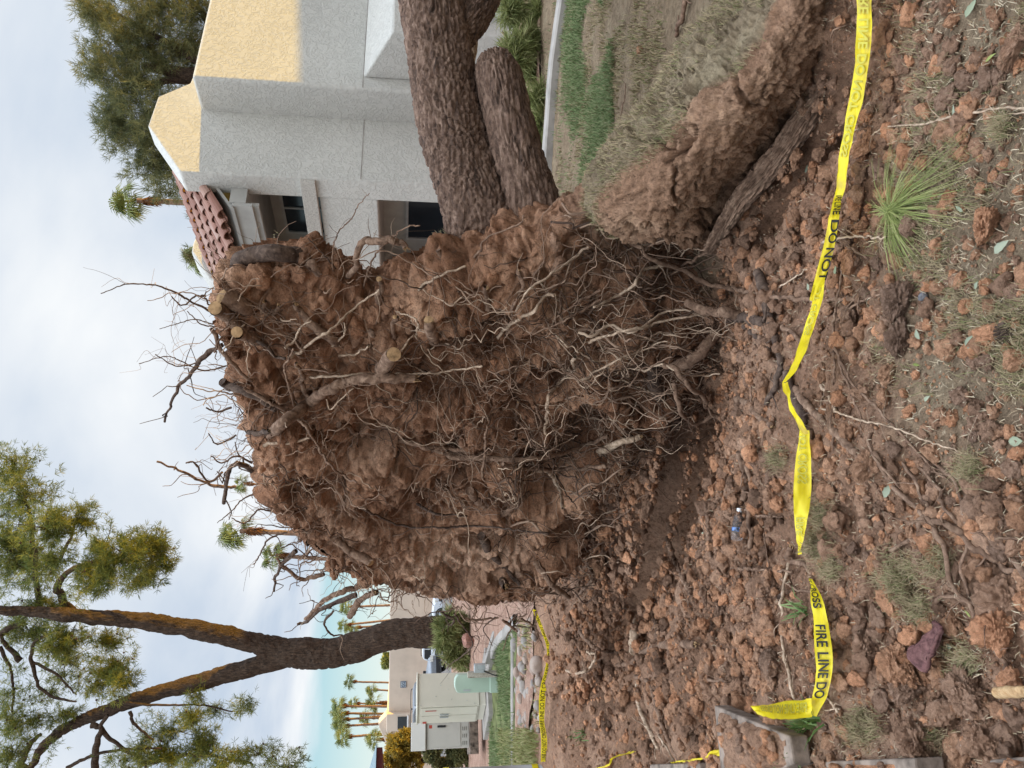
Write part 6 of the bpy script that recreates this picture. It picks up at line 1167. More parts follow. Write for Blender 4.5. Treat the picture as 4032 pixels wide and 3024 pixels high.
        mb = MB(); [box(mb, W(.75, s_, 1.06), ex*.1, ey*.2, eZ*.16) for s_ in (-1.1, .9)]; bevel(part('mirror', mb, MT['metal_dark'], t), .03)
        mb = MB(); box(mb, W(2.33, -.8, .36), ex*.06, ey*1.6, eZ*.22); part('grille', mb, MT['metal_dark'], t)
        if rack: mb = MB(); [tube(mb, [W(-1.7, s_, 1.78), W(-1.6, s_, 1.84), W(-.2, s_, 1.85), W(0, s_, 1.76)], .02, .02, 16, 6) for s_ in (-.62, .62)]; part('roof_rack', mb, MT['metal_dark'], t)
    pw = simple('white_car_paint', (.66, .70, .76), .25, .5); ps = simple('dark_silver_paint', (.22, .24, .27), .3, .5, .4)
    c = P(1757, 2568, 57.); car('white parked car mostly hidden behind the pine trunk', (c[0]+1.4, 57.9, c[2]), 0., pw, True)
    c = P(1640, 2740, 40.); car('dark silver parked car with roof rack behind the cream cabinet', (c[0]-.75, 41.5, P(1617, 2740, 40)[2]-1.88), -.55, ps, True)
far_stuff()
# ------------------------------------------------------------------ pine boughs on the ground
def bough(label, cl, br, d, ln, wd, m='bough', thin=1.):
    t = thing('pine_bough', label, 'bough', P(*px(cl[0][0], cl[0][1:3]), d)*[1, 1, 0]); mb = MB()
    for i, (fr, x, y, rx, ry, n) in enumerate(cl): c, r = clus(fr, x, y, rx, ry, d+.25*math.sin(i*2)); p, o = in_ell(int(n*.5), c, r, -.12, 4., i+90); p[:, 2] = np.maximum(p[:, 2], .03); tufts(mb, p, 12, ln, wd, .1, o*1.2)
    part('needles', mb, MT[m], t)
    for i, (fr, r, pl) in enumerate(br): mb = MB(); X = [P(*px(fr, q), d-.1) for q in pl]; tube(mb, X, r/FR[fr][2]/F_PX*d, r*.6/FR[fr][2]/F_PX*d, 24, 8, .01, i); part('branch', mb, MT['root_pale'], t, True)
bough('green pine boughs lying under the fallen trunk by the kerb', [('z2', 1230, 60, 70, 90, 320), ('z2', 1300, 120, 90, 90, 420), ('z2', 1250, 330, 70, 120, 420), ('z2', 1340, 230, 70, 100, 300), ('z2', 1370, 420, 80, 90, 330), ('z2', 1390, 570, 70, 90, 300), ('z2', 1420, 720, 40, 90, 240), ('z2', 1200, -60, 90, 90, 300), ('z2', 1400, 60, 60, 80, 160), ('z2', 1440, 860, 30, 60, 140)],
      [('z2', 15, [(1460, -60), (1450, 0), (1440, 60), (1395, 120), (1415, 210), (1450, 290)]), ('z2', 7, [(1170, 190), (1230, 270), (1270, 330), (1330, 380)]), ('z2', 5, [(1160, 230), (1210, 300), (1230, 360)]), ('z2', 8, [(1240, 250), (1270, 190), (1290, 140)]), ('z2', 6, [(1430, 330), (1400, 300), (1390, 360), (1440, 420)]), ('z2', 6, [(1470, 150), (1440, 330), (1455, 420)])], 9.6, .17, .010)
bough('tangle of green pine boughs and bare sticks under the forked pine', [('b3', 1240, 330, 80, 90, 420), ('b3', 1310, 400, 80, 80, 420), ('b3', 1230, 440, 70, 70, 260), ('b3', 1210, 520, 60, 50, 180), ('b3', 1350, 350, 40, 60, 180), ('b3', 1350, 640, 50, 70, 180), ('b3', 1290, 600, 50, 70, 120), ('b3', 1390, 700, 30, 40, 90)],
      [('b3', 9, [(1280, 740), (1330, 640), (1400, 580), (1450, 520)]), ('b3', 5, [(1200, 560), (1270, 520), (1350, 480)]), ('b3', 5, [(1250, 660), (1310, 610), (1330, 560)]), ('b3', 6, [(1420, 730), (1360, 690), (1280, 690)]), ('b3', 5, [(1180, 640), (1230, 700), (1290, 720)]), ('b3', 5, [(1240, 380), (1240, 500), (1260, 560)])], 19., .26, .022)
# ------------------------------------------------------------------ clods
PROTO = [to_mesh('soil_clod', MB().add(*lump((0, 0, 0), 1, 4, k+11, .36, (1, .9, .75), .2), rnd=.5), MT['clod']) for k in range(14)]
BIG = [to_mesh('soil_clod', MB().add(*lump((0, 0, 0), 1, 6, k+31, .42, (1, .85, .62), .26), rnd=.5), MT['clod']) for k in range(3)]
def clod(p, r, label, group, k=None):
    o = bpy.data.objects.new('soil_clod', BIG[int(r*997) % 3] if r > .055 else PROTO[k if k is not None else random.randrange(14)]); COL.objects.link(o); o.location = p + np.array([0, 0, r*.30]); o.scale = (r*random.uniform(.9, 1.15), r*random.uniform(.85, 1.1), r*random.uniform(.8, 1.05)); o.rotation_euler = (random.uniform(-.5, .5), random.uniform(-.5, .5), random.uniform(0, 6.28))
    return tag(o, label, 'soil clod', group)
CLODS = {'z6': [(1050, 490, 110), (990, 600, 62), (890, 560, 55), (1060, 740, 115), (870, 840, 60), (830, 700, 60), (760, 230, 70), (740, 560, 80), (990, 950, 92), (1380, 790, 88), (1640, 690, 78), (1640, 860, 55), (1830, 850, 82), (1460, 1090, 72), (810, 1080, 70), (960, 1120, 60), (1280, 1470, 66), (860, 1540, 100), (1030, 1440, 60), (1130, 1200, 50), (1560, 1280, 50), (1830, 1470, 60), (1800, 1560, 70), (360, 500, 46), (1560, 870, 50), (540, 650, 40), (770, 860, 42), (860, 420, 50), (1240, 360, 42), (1470, 330, 56), (620, 520, 40), (480, 330, 40), (700, 180, 45), (1220, 640, 42), (1100, 1080, 40), (1340, 1210, 48), (1710, 1330, 46), (1170, 960, 36), (930, 980, 38), (1410, 1260, 40), (1550, 1360, 44), (1820, 400, 60), (1750, 640, 45), (440, 420, 36), (390, 880, 40), (900, 300, 40), (1000, 330, 44)],
         'z3': [(1840, 480, 62), (1920, 400, 52), (2030, 400, 46), (2090, 380, 40), (1990, 470, 42), (1530, 530, 42), (1640, 1120, 68), (2180, 230, 84), (1910, 690, 46), (1560, 690, 42), (1850, 340, 46), (1720, 560, 42), (1480, 850, 62), (1330, 1330, 56), (2020, 1140, 92), (1420, 720, 72), (1260, 740, 50), (1220, 870, 50), (450, 290, 22), (280, 250, 26), (640, 370, 56), (540, 460, 46), (840, 150, 40), (780, 160, 36), (860, 40, 36), (1690, 720, 36), (1630, 680, 30), (1800, 730, 30), (1690, 420, 26), (1570, 600, 24), (1830, 620, 28), (1480, 1330, 40), (1560, 1500, 80), (1740, 1400, 30), (1380, 1500, 36), (1130, 1250, 36), (1180, 1100, 30), (1080, 960, 34), (1080, 1120, 30), (1240, 1000, 34), (1320, 940, 36), (1390, 1150, 40), (1500, 960, 40), (1850, 110, 40), (1690, 190, 28), (1560, 260, 24), (2110, 900, 40), (2190, 960, 34), (1880, 1420, 40), (2180, 1480, 46)],
         'b2': [(780, 150, 52), (845, 175, 62), (540, 260, 52), (490, 500, 50), (580, 540, 42), (570, 700, 60), (510, 830, 62), (620, 840, 62), (690, 770, 72), (550, 1020, 82), (600, 950, 46), (720, 1110, 100), (800, 950, 72), (1030, 880, 92), (1090, 1270, 125), (1250, 910, 105), (1290, 740, 110), (1370, 460, 62), (1270, 500, 62), (800, 400, 42), (770, 1230, 90), (650, 1310, 72), (830, 1530, 100), (1180, 1500, 90), (1060, 1560, 76), (420, 1200, 56), (500, 1180, 46), (380, 840, 46), (440, 920, 46), (330, 560, 36), (520, 920, 46), (660, 640, 36), (1370, 250, 60), (900, 60, 44), (1020, 260, 46), (940, 1380, 66), (1330, 1180, 66), (1370, 1360, 70), (1300, 1560, 70), (560, 60, 66), (690, 90, 40), (460, 340, 40), (870, 1160, 60), (330, 1420, 40), (360, 1520, 44), (1180, 300, 40), (1290, 330, 44), (400, 1040, 44), (950, 1000, 40)],
         'b1': [(470, 280, 50), (610, 390, 40), (850, 390, 36), (840, 720, 50), (860, 820, 60), (900, 960, 52), (1120, 1080, 60), (620, 1020, 46), (600, 1090, 40), (740, 900, 40), (330, 880, 44), (220, 580, 60), (690, 800, 30), (860, 1100, 36), (1010, 860, 30), (690, 480, 30), (520, 560, 30), (1000, 1020, 36), (560, 420, 30), (340, 1320, 46), (430, 1360, 30), (260, 1440, 40), (150, 1230, 40), (60, 1310, 30), (700, 1440, 40), (620, 1290, 36), (760, 1250, 40), (1140, 100, 50), (1170, 150, 46)]}
def clods():
    sp = {('z6', 0): 'large flat topped soil clod just left of the pine needle tuft', ('z6', 3): 'big pale brown soil clod in the middle of the foreground litter', ('z6', 10): 'tall brown soil clod beside the pine cone at the bottom edge', ('b2', 14): 'largest soil clod in the lower left corner, cracked and matted', ('z3', 7): 'orange soil clod on dry grass in the lower right corner', ('z3', 6): 'orange soil clod resting on the pine needle tuft', ('z3', 14): 'dark grey soil clod alone on the dry grass', ('z3', 20): 'dark soil clod sitting on the turf behind the earth bank'}
    for fr, L in CLODS.items():
        for i, (x, y, r) in enumerate(L):
            X = px(fr, (x, y)); rr = r/FR[fr][2]; p = G(X[0]+rr*.25, X[1]); R_ = rr/F_PX*np.linalg.norm(p-EYE)*.98
            clod(p, R_, sp.get((fr, i), 'reddish brown soil clod among the torn up earth in the foreground'), None if (fr, i) in sp else 'soil clods scattered over the torn ground', i % 9 if r > 40 else None)
    # small broken soil, uncountable
    mb = MB(); bank = [lump((0, 0, 0), 1, 3, k, .45, (1, .9, .75), .24) for k in range(10)] ; tiny = [lump((0, 0, 0), 1, 1, k, .5, (1, .85, .7), .25) for k in range(10)]
    def scatter(n, box_, r0, r1, lib, dens=None):
        q = scatter_px(n, *box_); g = Gm(q); tb, tf = turf(g[:, 0], g[:, 1]); k = RNG.random(n) < (1 - .96*tb - .55*tf)
        if dens: k &= fbm(g*dens, 2, 99) > -.28
        for p in g[k]:
            if p[1] > 10.2: continue
            r = r0*(r1/r0)**(RNG.random()**2.2); v, f = lib[RNG.integers(10)]; a = RNG.uniform(0, 6.28); c, s = math.cos(a), math.sin(a); mb.add((v @ np.array([[c, -s, 0], [s, c, 0], [0, 0, 1]]))*r + p + [0, 0, r*.25], f)
    scatter(1700, (2750, 4080, -60, 3060), .010, .032, bank, 3.)
    scatter(3400, (2180, 3050, 900, 3060), .012, .055, bank)
    scatter(1500, (2150, 2650, 1600, 2750), .018, .07, bank)
    scatter(900, (2750, 4080, -60, 3060), .02, .05, bank, 3.)
    scatter(15000, (2700, 4080, -60, 3060), .003, .011, tiny)
    scatter(9000, (2150, 3000, 900, 3040), .006, .018, tiny)
    # rubble at the foot of the plate and of the bank
    for k in range(420):
        y = RNG.uniform(300, 1150); x = RNG.uniform(2780, 3350) + (1150-y)*.12; p = G(x, y); r = .010*(4.2)**(RNG.random()**1.6); v, f = bank[RNG.integers(10)]; mb.add(v*r + p + [0, 0, r*.2], f)
    solo('loose_soil', mb, MT['crumb'], kind='stuff')
    # soil fallen on the turf at the bank's crest
clods()
# ------------------------------------------------------------------ loose roots lying on the ground
GR = [('z6', [(640, 560), (640, 680), (640, 780), (700, 900), (760, 1020), (900, 1150), (1000, 1260), (1150, 1420), (1280, 1560), (1420, 1680)], 9, 6, 'long dark root snaking down through the clods left of centre'),
      ('z6', [(660, 830), (720, 1000), (770, 1130), (810, 1230), (812, 1335)], 8, 5, 'thin dark root forking beside the long dark root'),
      ('z6', [(480, 1175), (620, 1190), (800, 1250), (1000, 1290), (1200, 1370), (1400, 1440), (1560, 1500), (1700, 1590)], 8, 3, 'pale straight thin root running from the tape fold to the bottom'),
      ('z6', [(550, 1010), (600, 1100), (650, 1185)], 12, 9, 'short dark root stub with a pale broken tip'),
      ('z6', [(655, 600), (760, 510), (850, 460), (950, 430)], 9, 6, 'curved brown root touching the large flat topped clod'),
      ('z6', [(870, 1340), (870, 1430), (930, 1530), (1000, 1610), (1060, 1690)], 9, 6, 'short dark root between clods at the lower middle'),
      ('z6', [(690, 230), (680, 350), (650, 500), (640, 560)], 7, 7, 'straight dark root lying beside the tape near the needle tuft'),
      ('z6', [(630, 800), (640, 900), (630, 1040), (615, 1300), (640, 1440)], 8, 5, 'thin upright line of root crossing the clods below the tape'),
      ('z6', [(-60, 370), (0, 390), (200, 440), (450, 462), (660, 460), (800, 450)], 15, 10, 'reddish peeled root crossing under the tape'),
      ('z6', [(130, 280), (190, 420), (210, 560), (250, 700), (285, 850), (260, 1000), (190, 1150)], 36, 14, 'thick dark root log lying along the pit rim behind the tape'),
      ('z6', [(330, 930), (360, 1080), (420, 1200), (432, 1290), (430, 1360)], 34, 24, 'stout black root stub that the tape folds over'),
      ('z6', [(390, 1040), (430, 1120), (520, 1210), (640, 1330), (780, 1470)], 26, 22, 'thick brown root running down from the stout stub'),
      ('z6', [(-40, 560), (120, 690), (215, 800)], 16, 13, 'stubby brown root joining the thick root log'),
      ('z6', [(-60, 590), (60, 580), (180, 610)], 30, 26, 'peeling thick root lying behind the root log'),
      ('z6', [(300, 640), (380, 700), (460, 770)], 16, 12, 'root with shaggy splintered end under the tape'),
      ('z6', [(0, 1110), (80, 1150), (150, 1230), (230, 1290)], 26, 16, 'splintered orange ended root at the pit rim'),
      ('z6', [(250, 400), (380, 320), (490, 240)], 6, 4, 'thin tan root lying against the tape on the right'),
      ('z6', [(560, 95), (700, 60), (850, 55), (980, 60)], 9, 5, 'pale thin root reaching over the tape to the needle tuft'),
      ('z6', [(720, 110), (780, 150), (860, 200)], 9, 6, 'short grey twig between tape and needle tuft'),
      ('b2', [(600, -30), (640, 60), (720, 180), (850, 290), (920, 370), (980, 500), (1010, 680), (1100, 770), (1160, 900), (1240, 1030), (1290, 1100), (1310, 1240), (1400, 1400)], 12, 8, 'longest crooked root in the lower left foreground'),
      ('b2', [(750, 30), (830, 150), (880, 260), (910, 330)], 9, 8, 'straight root joining the crooked root from above'),
      ('b2', [(830, 40), (950, 180), (960, 250), (1040, 340), (1060, 420)], 10, 8, 'upper forked root among the lower left clods'),
      ('b2', [(920, 30), (1000, 100), (1060, 190), (1078, 330)], 10, 7, 'dark root right of the forked root at the bottom'),
      ('b2', [(690, 500), (820, 420), (860, 345), (920, 350), (1000, 370), (1090, 440), (1200, 530), (1300, 590), (1420, 660)], 13, 15, 'thick branching root crossing the lower left corner'),
      ('b2', [(1060, 390), (1095, 470), (1060, 590), (1100, 690), (1110, 760)], 9, 7, 'short kinked root below the branching root'),
      ('b2', [(1200, 370), (1250, 440), (1300, 500), (1420, 640)], 14, 14, 'second thick root entering from the bottom edge'),
      ('b2', [(1060, 385), (1200, 420), (1420, 440)], 6, 5, 'straight thin root across the bottom left'),
      ('b2', [(920, 775), (980, 740), (1110, 765), (1200, 800), (1250, 850), (1310, 895)], 12, 8, 'dark root with splintered tip above the purple bark'),
      ('z3', [(2260, 545), (2100, 545), (1900, 575), (1800, 600), (1700, 625), (1520, 640), (1460, 670), (1350, 720)], 5, 4, 'long thin tan root lying across clods at the right'),
      ('z3', [(2260, 560), (2100, 580), (1960, 605)], 3, 2.5, 'pale grass stem like root at the bottom right'),
      ('z3', [(460, 180), (490, 90), (510, 10), (520, -60)], 9, 12, 'dark branch lying on the turf behind the bank'),
      ('z3', [(190, 800), (165, 700), (180, 600), (205, 480), (205, 420)], 3, 2.5, 'thin dark twig on the turf behind the bank'),
      ('z3', [(2212*0+1340, 120), (1260, 150), (1240, 190)], 4, 3, 'tiny root poking from the bank under the tape'),
      ('b1', [(730, 1000), (580, 1000), (460, 1040), (380, 1100), (270, 1110)], 16, 13, 'crooked grey root with orange cut end in the pit'),
      ('b1', [(400, 1040), (400, 960), (420, 850), (455, 665)], 20, 20, 'thick dark root standing out of the pit soil'),
      ('b1', [(410, 1170), (480, 1200), (510, 1280), (540, 1380), (560, 1450), (640, 1620)], 13, 9, 'dark forked root running to the lower left edge of the pit'),
      ('b1', [(420, 1200), (430, 1330), (480, 1450), (530, 1560)], 12, 8, 'split pale root beside the dark forked root'),
      ('b1', [(510, 1440), (560, 1530), (620, 1620)], 6, 4, 'short pale split root near the concrete slab'),
      ('b1', [(960, -30), (985, 60), (1000, 130), (985, 235)], 16, 16, 'thick brown root above the plastic bottle'),
      ('b1', [(1000, 30), (1030, 150), (1010, 270), (1022, 380), (1020, 485)], 13, 12, 'dark root beside the plastic bottle'),
      ('b1', [(990, 280), (1060, 310), (1130, 320), (1200, 315)], 8, 5, 'thin root hooked from the bottle toward the tape'),
      ('b1', [(1225, 560), (1220, 620), (1190, 720), (1190, 830), (1195, 950), (1205, 1080), (1235, 1200), (1262, 1290)], 8, 7, 'long tan root running up the pit beside the tape'),
      ('b1', [(745, 150), (780, 230), (795, 350), (800, 470), (815, 530)], 8, 6, 'dark thin root in the middle of the pit'),
      ('b1', [(580, 430), (600, 500), (650, 620), (700, 720), (725, 780)], 14, 8, 'brown root half buried in the middle of the pit'),
      ('b1', [(920, 600), (1000, 595), (1060, 600), (1250, 612)], 7, 6, 'straight dark root lying across the pit near the tape'),
      ('b1', [(1095, 410), (1110, 520), (1130, 620)], 4, 3, 'thin upright rootlet below the bottle'),
      ('b1', [(1180, 650), (1230, 680), (1280, 710), (1400, 735)], 6, 5, 'dark rootlet reaching the dry tuft beside the tape'),
      ('b1', [(470, 820), (500, 790), (600, 740)], 8, 7, 'orange barked stick in the pit'),
      ('b1', [(520, 1000), (530, 930), (515, 870)], 14, 14, 'short buried root beside the crooked grey root'),
      ('b1', [(1240, 480), (1225, 540), (1290, 570), (1335, 600)], 16, 10, 'torn root stub with an orange end at the tape gap'),
      ('b1', [(790, 1190), (880, 1190), (940, 1195)], 8, 6, 'short dark root above the concrete slab'),
      ('b1', [(100, 740), (180, 640), (140, 540)], 8, 6, 'dark root hanging in the hollow under the plate'),
      ('b1', [(40, 1140), (130, 1150), (200, 1060), (150, 1040)], 7, 5, 'pale twig at the rim of the pit'),
      ('b1', [(110, 930), (200, 1020), (330, 1040)], 10, 8, 'dark root behind the crooked grey root'),
      ('b6', [(1990, 140), (2080, 260), (2150, 350), (2212, 430)], 11, 12, 'bare yellowish weed stem beside the tape corner'),
      ('b6', [(2230, 390), (2100, 405), (1990, 430), (1900, 540), (1760, 710), (1755, 860), (1750, 960)], 8, 5, 'bent yellow weed stem over the concrete slab')]
def ground_roots():
    for i, (fr, pl, r0, r1, lab) in enumerate(GR):
        Q = [px(fr, q) for q in pl]; sp = spline(np.array(Q), max(12, len(Q)*5)); g = Gm(sp); d = np.linalg.norm(g-EYE, axis=1).mean(); ra = r0/FR[fr][2]/F_PX*d; rb = r1/FR[fr][2]/F_PX*d
        z = np.convolve(np.pad(g[:, 2], 3, 'edge'), np.ones(7)/7, 'valid'); hi = np.maximum(z, g[:, 2]-.01); lift = hi + np.linspace(ra, rb, len(g))*.6 + .016*np.sin(np.linspace(0, math.pi, len(g)))*(r0 < 14) + .008
        p = g.copy(); p = np.array([EYE + (q-EYE)*((EYE[2]-l)/(EYE[2]-q[2])) for q, l in zip(g, lift)])
        mb = MB(); L = np.linalg.norm(np.diff(p, axis=0), axis=1).sum(); tube(mb, p, ra, rb, max(16, min(160, int(L/.008))), 10 if ra > .008 else 7, ra*.75 if ra < .014 else ra*.28, i+60, True, .2)
        rs = random.Random(i)
        for k in range(int(2+L*4)):
            q = p[rs.randrange(2, len(p))]; dv = np.array([rs.gauss(0, 1), rs.gauss(0, 1), rs.uniform(-.1, .5)]); dv /= np.linalg.norm(dv); l = rs.uniform(.03, .13); tube(mb, [q, q+dv*l*.5+np.array([0, 0, .004]), q+dv*l+np.array([rs.gauss(0, .01), rs.gauss(0, .01), -.01])], rb*.4, rb*.18, 9, 5, rb*.4, k, False)
        m = MT['root_dark'] if any(w_ in lab for w_ in ('black', 'log')) else MT['root_pale'] if any(w_ in lab for w_ in ('pale', 'tan', 'yellow')) else MT['root']
        base = p[len(p)//2]; o = solo('loose_root', mb, m, lab, 'root', base)
        if 'splinter' in lab or 'cut end' in lab or 'orange end' in lab or 'broken' in lab: c = MB(); e = 0 if 'orange' in lab and fr != 'z6' else -1; jag(c, p[e], (p[e]-p[1 if e == 0 else -2]), rb if e else ra, i); part('broken_end', c, MT['cut'], o)
    # bark covered root running along the foot of the bank
    pl = [(1855, -60, 2.78), (1838, 20, 2.86), (1822, 100, 2.92), (1772, 200, 3.02), (1715, 290, 3.14), (1660, 360, 3.28), (1600, 430, 3.45), (1560, 490, 3.65), (1530, 540, 3.9)]
    p = [P(a/.5486, b/.5486, d+(-.02 if b < 150 else .06)) for a, b, d in pl]; m, *_ = trunk('log', p, [.046, .052, .056, .057, .054, .045, .03], 33); solo('loose_root', m, MT['root'], 'thick dark barked root lying along the foot of the raised earth bank', 'root', p[3])
ground_roots()
# ------------------------------------------------------------------ concrete slabs at the lower left
def slab(label, poly, z, th, dirt=True):
    pts = [hit(x, y, (0, 0, z), np.array([0, 0, 1.])) for x, y in poly]; c = np.mean(pts, 0); o = thing('concrete_slab', label, 'slab', c); mb = MB(); prism(mb, [q - [0, 0, th] for q in pts], (0, 0, th)); bevel(part('slab', mb, MT['dirtconc'], o), .008)
    if dirt:
        mb = MB(); u = np.linspace(.05, .95, 44); A = np.array([[(pts[0]*(1-a)+pts[1]*a)*(1-b)+(pts[3]*(1-a)+pts[2]*a)*b for b in u] for a in u]); q = A.reshape(-1, 3); e = np.minimum.outer(np.minimum(u, 1-u), np.ones(44)).reshape(44, 44); e2 = np.minimum(np.minimum(u, 1-u)[:, None], np.minimum(u, 1-u)[None]).ravel()
        h = sstep(.03, .22, e2 + .08*fbm(q*9, 2, 3))*(.022 + .02*fbm(q*12, 4, 7, .6)) - .004; q = q + np.stack([0*h, 0*h, h], 1); mb.add(q, quad_grid(44, 44)); 
        for k in range(40): a, b = random.uniform(.12, .88), random.uniform(.12, .88); c2 = (pts[0]*(1-a)+pts[1]*a)*(1-b)+(pts[3]*(1-a)+pts[2]*a)*b; mb.add(*lump(c2 + [0, 0, .02], random.uniform(.008, .03), 2, k, .4))
        part('soil_cover', mb, MT['crumb'], o, True, kind='stuff')
slab('square concrete slab with a rim, its top covered with red soil', [(2811, 2777), (3108, 2898), (3124, 3010), (2846, 3130)], .15, .075)
slab('narrow concrete slab edge at the far lower left', [(2558, 3010), (2752, 3004), (2765, 3110), (2560, 3120)], .09, .12, False)
slab('long low concrete kerb block along the lower left edge', [(2968, 3008), (3600, 2984), (3620, 3200), (2960, 3200)], .06, .10, True)
slab('concrete block end in the bottom left corner', [(3890, 2992), (4090, 2975), (4090, 3200), (3890, 3200)], .05, .10, True)
# ------------------------------------------------------------------ small things
def small():
    # pine needle tuft
    c = G(3503, 829, .03); t = thing('needle_tuft', 'fresh green tuft of long pine needles lying on the clods', 'pine needles', c); mb = MB()
    def needles(n, a0, a1, l0, l1, z=.25):
        a = RNG.uniform(a0, a1, n); L = RNG.uniform(l0, l1, n); d = np.stack([np.cos(a), np.sin(a), RNG.uniform(-.02, z, n)], 1); b = c + RNG.normal(0, .006, (n, 3)); s = np.stack([-np.sin(a), np.cos(a), 0*a], 1)*.0009; m = b + d*(L*.5)[:, None]; e = b + d*L[:, None] - np.array([0, 0, 1.])*(L*z*.55)[:, None]; e[:, 2] = np.maximum(e[:, 2], c[2]-.02)
        v = np.stack([b-s, b+s, m+s, m-s, e+s*.4, e-s*.4], 1).reshape(-1, 3); i = np.arange(n)[:, None]*6; r = RNG.random(n); mb.add(v, np.concatenate([i+[0, 1, 2, 3], i+[3, 2, 4, 5]]), np.concatenate([r, r]))
    # image right/down is toward the camera: -y world; image up is +x world
    for k in ((75, -1.95, -1.10, .20, .40), (80, -3.0, -2.3, .15, .28), (45, -1.1, .4, .10, .26), (50, .5, 2.6, .05, .13), (40, 2.6, 3.6, .06, .15), (30, -2.4, -1.8, .12, .25)): needles(*k)
    part('needles', mb, MT['needles_fresh'], t); m = MB(); tube(m, [c-[.0, .0, .01], c+[.02, .02, .0], c+[.05, .05, -.01]], .005, .004, 8, 7, .001, 1); part('twig', m, MT['root'], t, True)
    # pine cones
    for (x, y, r, lab) in ((3979, 1316, 33, 'open pine cone among clods at the bottom edge'), (3089, 2357, 16, 'small dark pine cone lying in the pit')):
        p = G(x, y); R_ = r/F_PX*np.linalg.norm(p-EYE); o = thing('pine_cone', lab, 'pine cone', p); mb = MB(); ax = np.array([.5, -.2, .5]); ax /= np.linalg.norm(ax); u = np.cross(ax, [0, 0, 1.]); u /= np.linalg.norm(u); v_ = np.cross(ax, u); q0 = p + [0, 0, R_*.6]
        tube(mb, [q0-ax*R_*.9, q0, q0+ax*R_*.9], [R_*.5, R_*.55, R_*.2], 0, 8, 10, 0, 1, True, 0) if False else mb.add(*lump(q0, R_*.6, 2, 3, .1))
        for k in range(70):
            tt = k/70; a = k*2.39996; rr = R_*(.45+.55*math.sin(math.pi*(.15+.8*tt))); h = (tt*2-1)*R_*.95; dv = u*math.cos(a)+v_*math.sin(a); b = q0+ax*h+dv*rr*.45; e = q0+ax*(h+R_*.22)+dv*rr; s = np.cross(ax, dv)*R_*.17; n_ = ax*R_*.06
            mb.add([b-s*.5, b+s*.5, e+s, e-s, b-s*.5-n_, b+s*.5-n_, e+s-n_, e-s-n_], [[0, 1, 2, 3], [7, 6, 5, 4], [2, 6, 7, 3], [1, 5, 6, 2], [0, 3, 7, 4]])
        part('scales', mb, MT['root_dark'], o)
    # pale dry leaves
    MT['leaf'] = leafy('pale_leaf', [(.24, .27, .19), (.32, .34, .25), (.21, .25, .15)], .6, .15)
    LV = [('z6', 1540, 740, 62, .9, 'pale green ragged leaf lying below the large clods'), ('z6', 1740, 120, 62, .6, 'curled pale green leaf on the dry grass right of centre'), ('z3', 1890, 1050, 44, 2.6, 'narrow pale leaf beside the pine needle tuft'), ('z3', 1120, 850, 24, 1.2, 'small green leaf caught under the bank'), ('z3', 1860, 570, 44, 1.4, 'thin grey leaf on the orange clods'), ('z3', 2120, 610, 30, .3, 'pale leaf on the grass near the right edge'), ('z6', 1190, 690, 40, 2., 'green leaf between two big clods'), ('z6', 1250, 1110, 30, .7, 'small pale leaf in the dry grass patch'), ('z6', 650, 270, 34, 1.9, 'cream leaf just below the tape'), ('z6', 470, 380, 34, 2.2, 'grey round leaf just above the tape'), ('z6', 1830, 1390, 66, .1, 'long pale leaf at the bottom edge'), ('z6', 1570, 370, 30, .9, 'bluish leaf on dry grass'), ('b2', 1005, 1012, 26, .3, 'white oval leaf beside the purple bark'), ('b2', 630, 762, 20, .2, 'small pale oval leaf between orange clods'), ('b2', 680, 180, 50, 1., 'pale green leaf among the lower left clods'), ('b2', 1100, 835, 32, 2.8, 'bright green blade on an orange clod'), ('b2', 1150, 110, 50, -2.5, 'bright green blade on the lower left litter'), ('z6', 1180, 890, 50, -.1, 'yellow green blade standing in the litter'), ('z3', 2050, 290, 40, .1, 'bright green blade beside the right corner clod'), ('b1', 795, 560, 18, .4, 'small pale leaf in the pit'), ('b1', 770, 405, 12, .4, 'tiny green leaf in the pit'), ('z3', 1950, 40, 44, .9, 'grey green curled leaf at the right edge'), ('z3', 1590, 300, 20, .3, 'small white leaf on soil by the tape'), ('z2', 1645, 110, 18, .2, 'white leaf on the lawn by the kerb')]
    for i, (fr, x, y, r, a, lab) in enumerate(LV):
        X = px(fr, (x, y)); p = G(*X, .02); L = .85*r/FR[fr][2]/F_PX*np.linalg.norm(p-EYE); wd = .22 if 'blade' in lab or 'thin' in lab or 'narrow' in lab else .5; n = 9; V = []
        for k in range(n): tt = k/(n-1); h = wd*L*math.sin(math.pi*tt**.8)*(1+.12*math.sin(k*3.1+i)); cz = .16*L*math.sin(tt*3+i); dv = np.array([math.sin(a), -math.cos(a), 0]); s = np.array([math.cos(a), math.sin(a), 0]); q = p + dv*(tt*2-1)*L + [0, 0, cz+.12*L]; V += [q - s*h + [0, 0, .25*h], q, q + s*h + [0, 0, .35*h]]
        F = [f for k in range(n-1) for f in ([3*k, 3*k+1, 3*k+4, 3*k+3], [3*k+1, 3*k+2, 3*k+5, 3*k+4])]; m = MT['leaf'] if 'green blade' not in lab else MT['needles_fresh']; o = solo('leaf', MB().add(V, F, (i*.37) % 1), m, lab, 'leaf', p); sm = o.modifiers.new('thick', 'SOLIDIFY'); sm.thickness = .0006
    # dark pebble, bark, stick
    p = G(3645, 1172); r = 24/F_PX*p[1]*1.05; v, f = ico(3); mb = MB().add(p + [0, 0, r*.45] + v*(1+.1*fbm(v*1.4, 2, 3))[:, None]*r*[1, .9, .75], f); solo('pebble', mb, simple('dark_pebble', (.13, .125, .13), .6, .3, 0, .3, 60), 'smooth dark grey pebble on the dry grass', 'pebble', p)
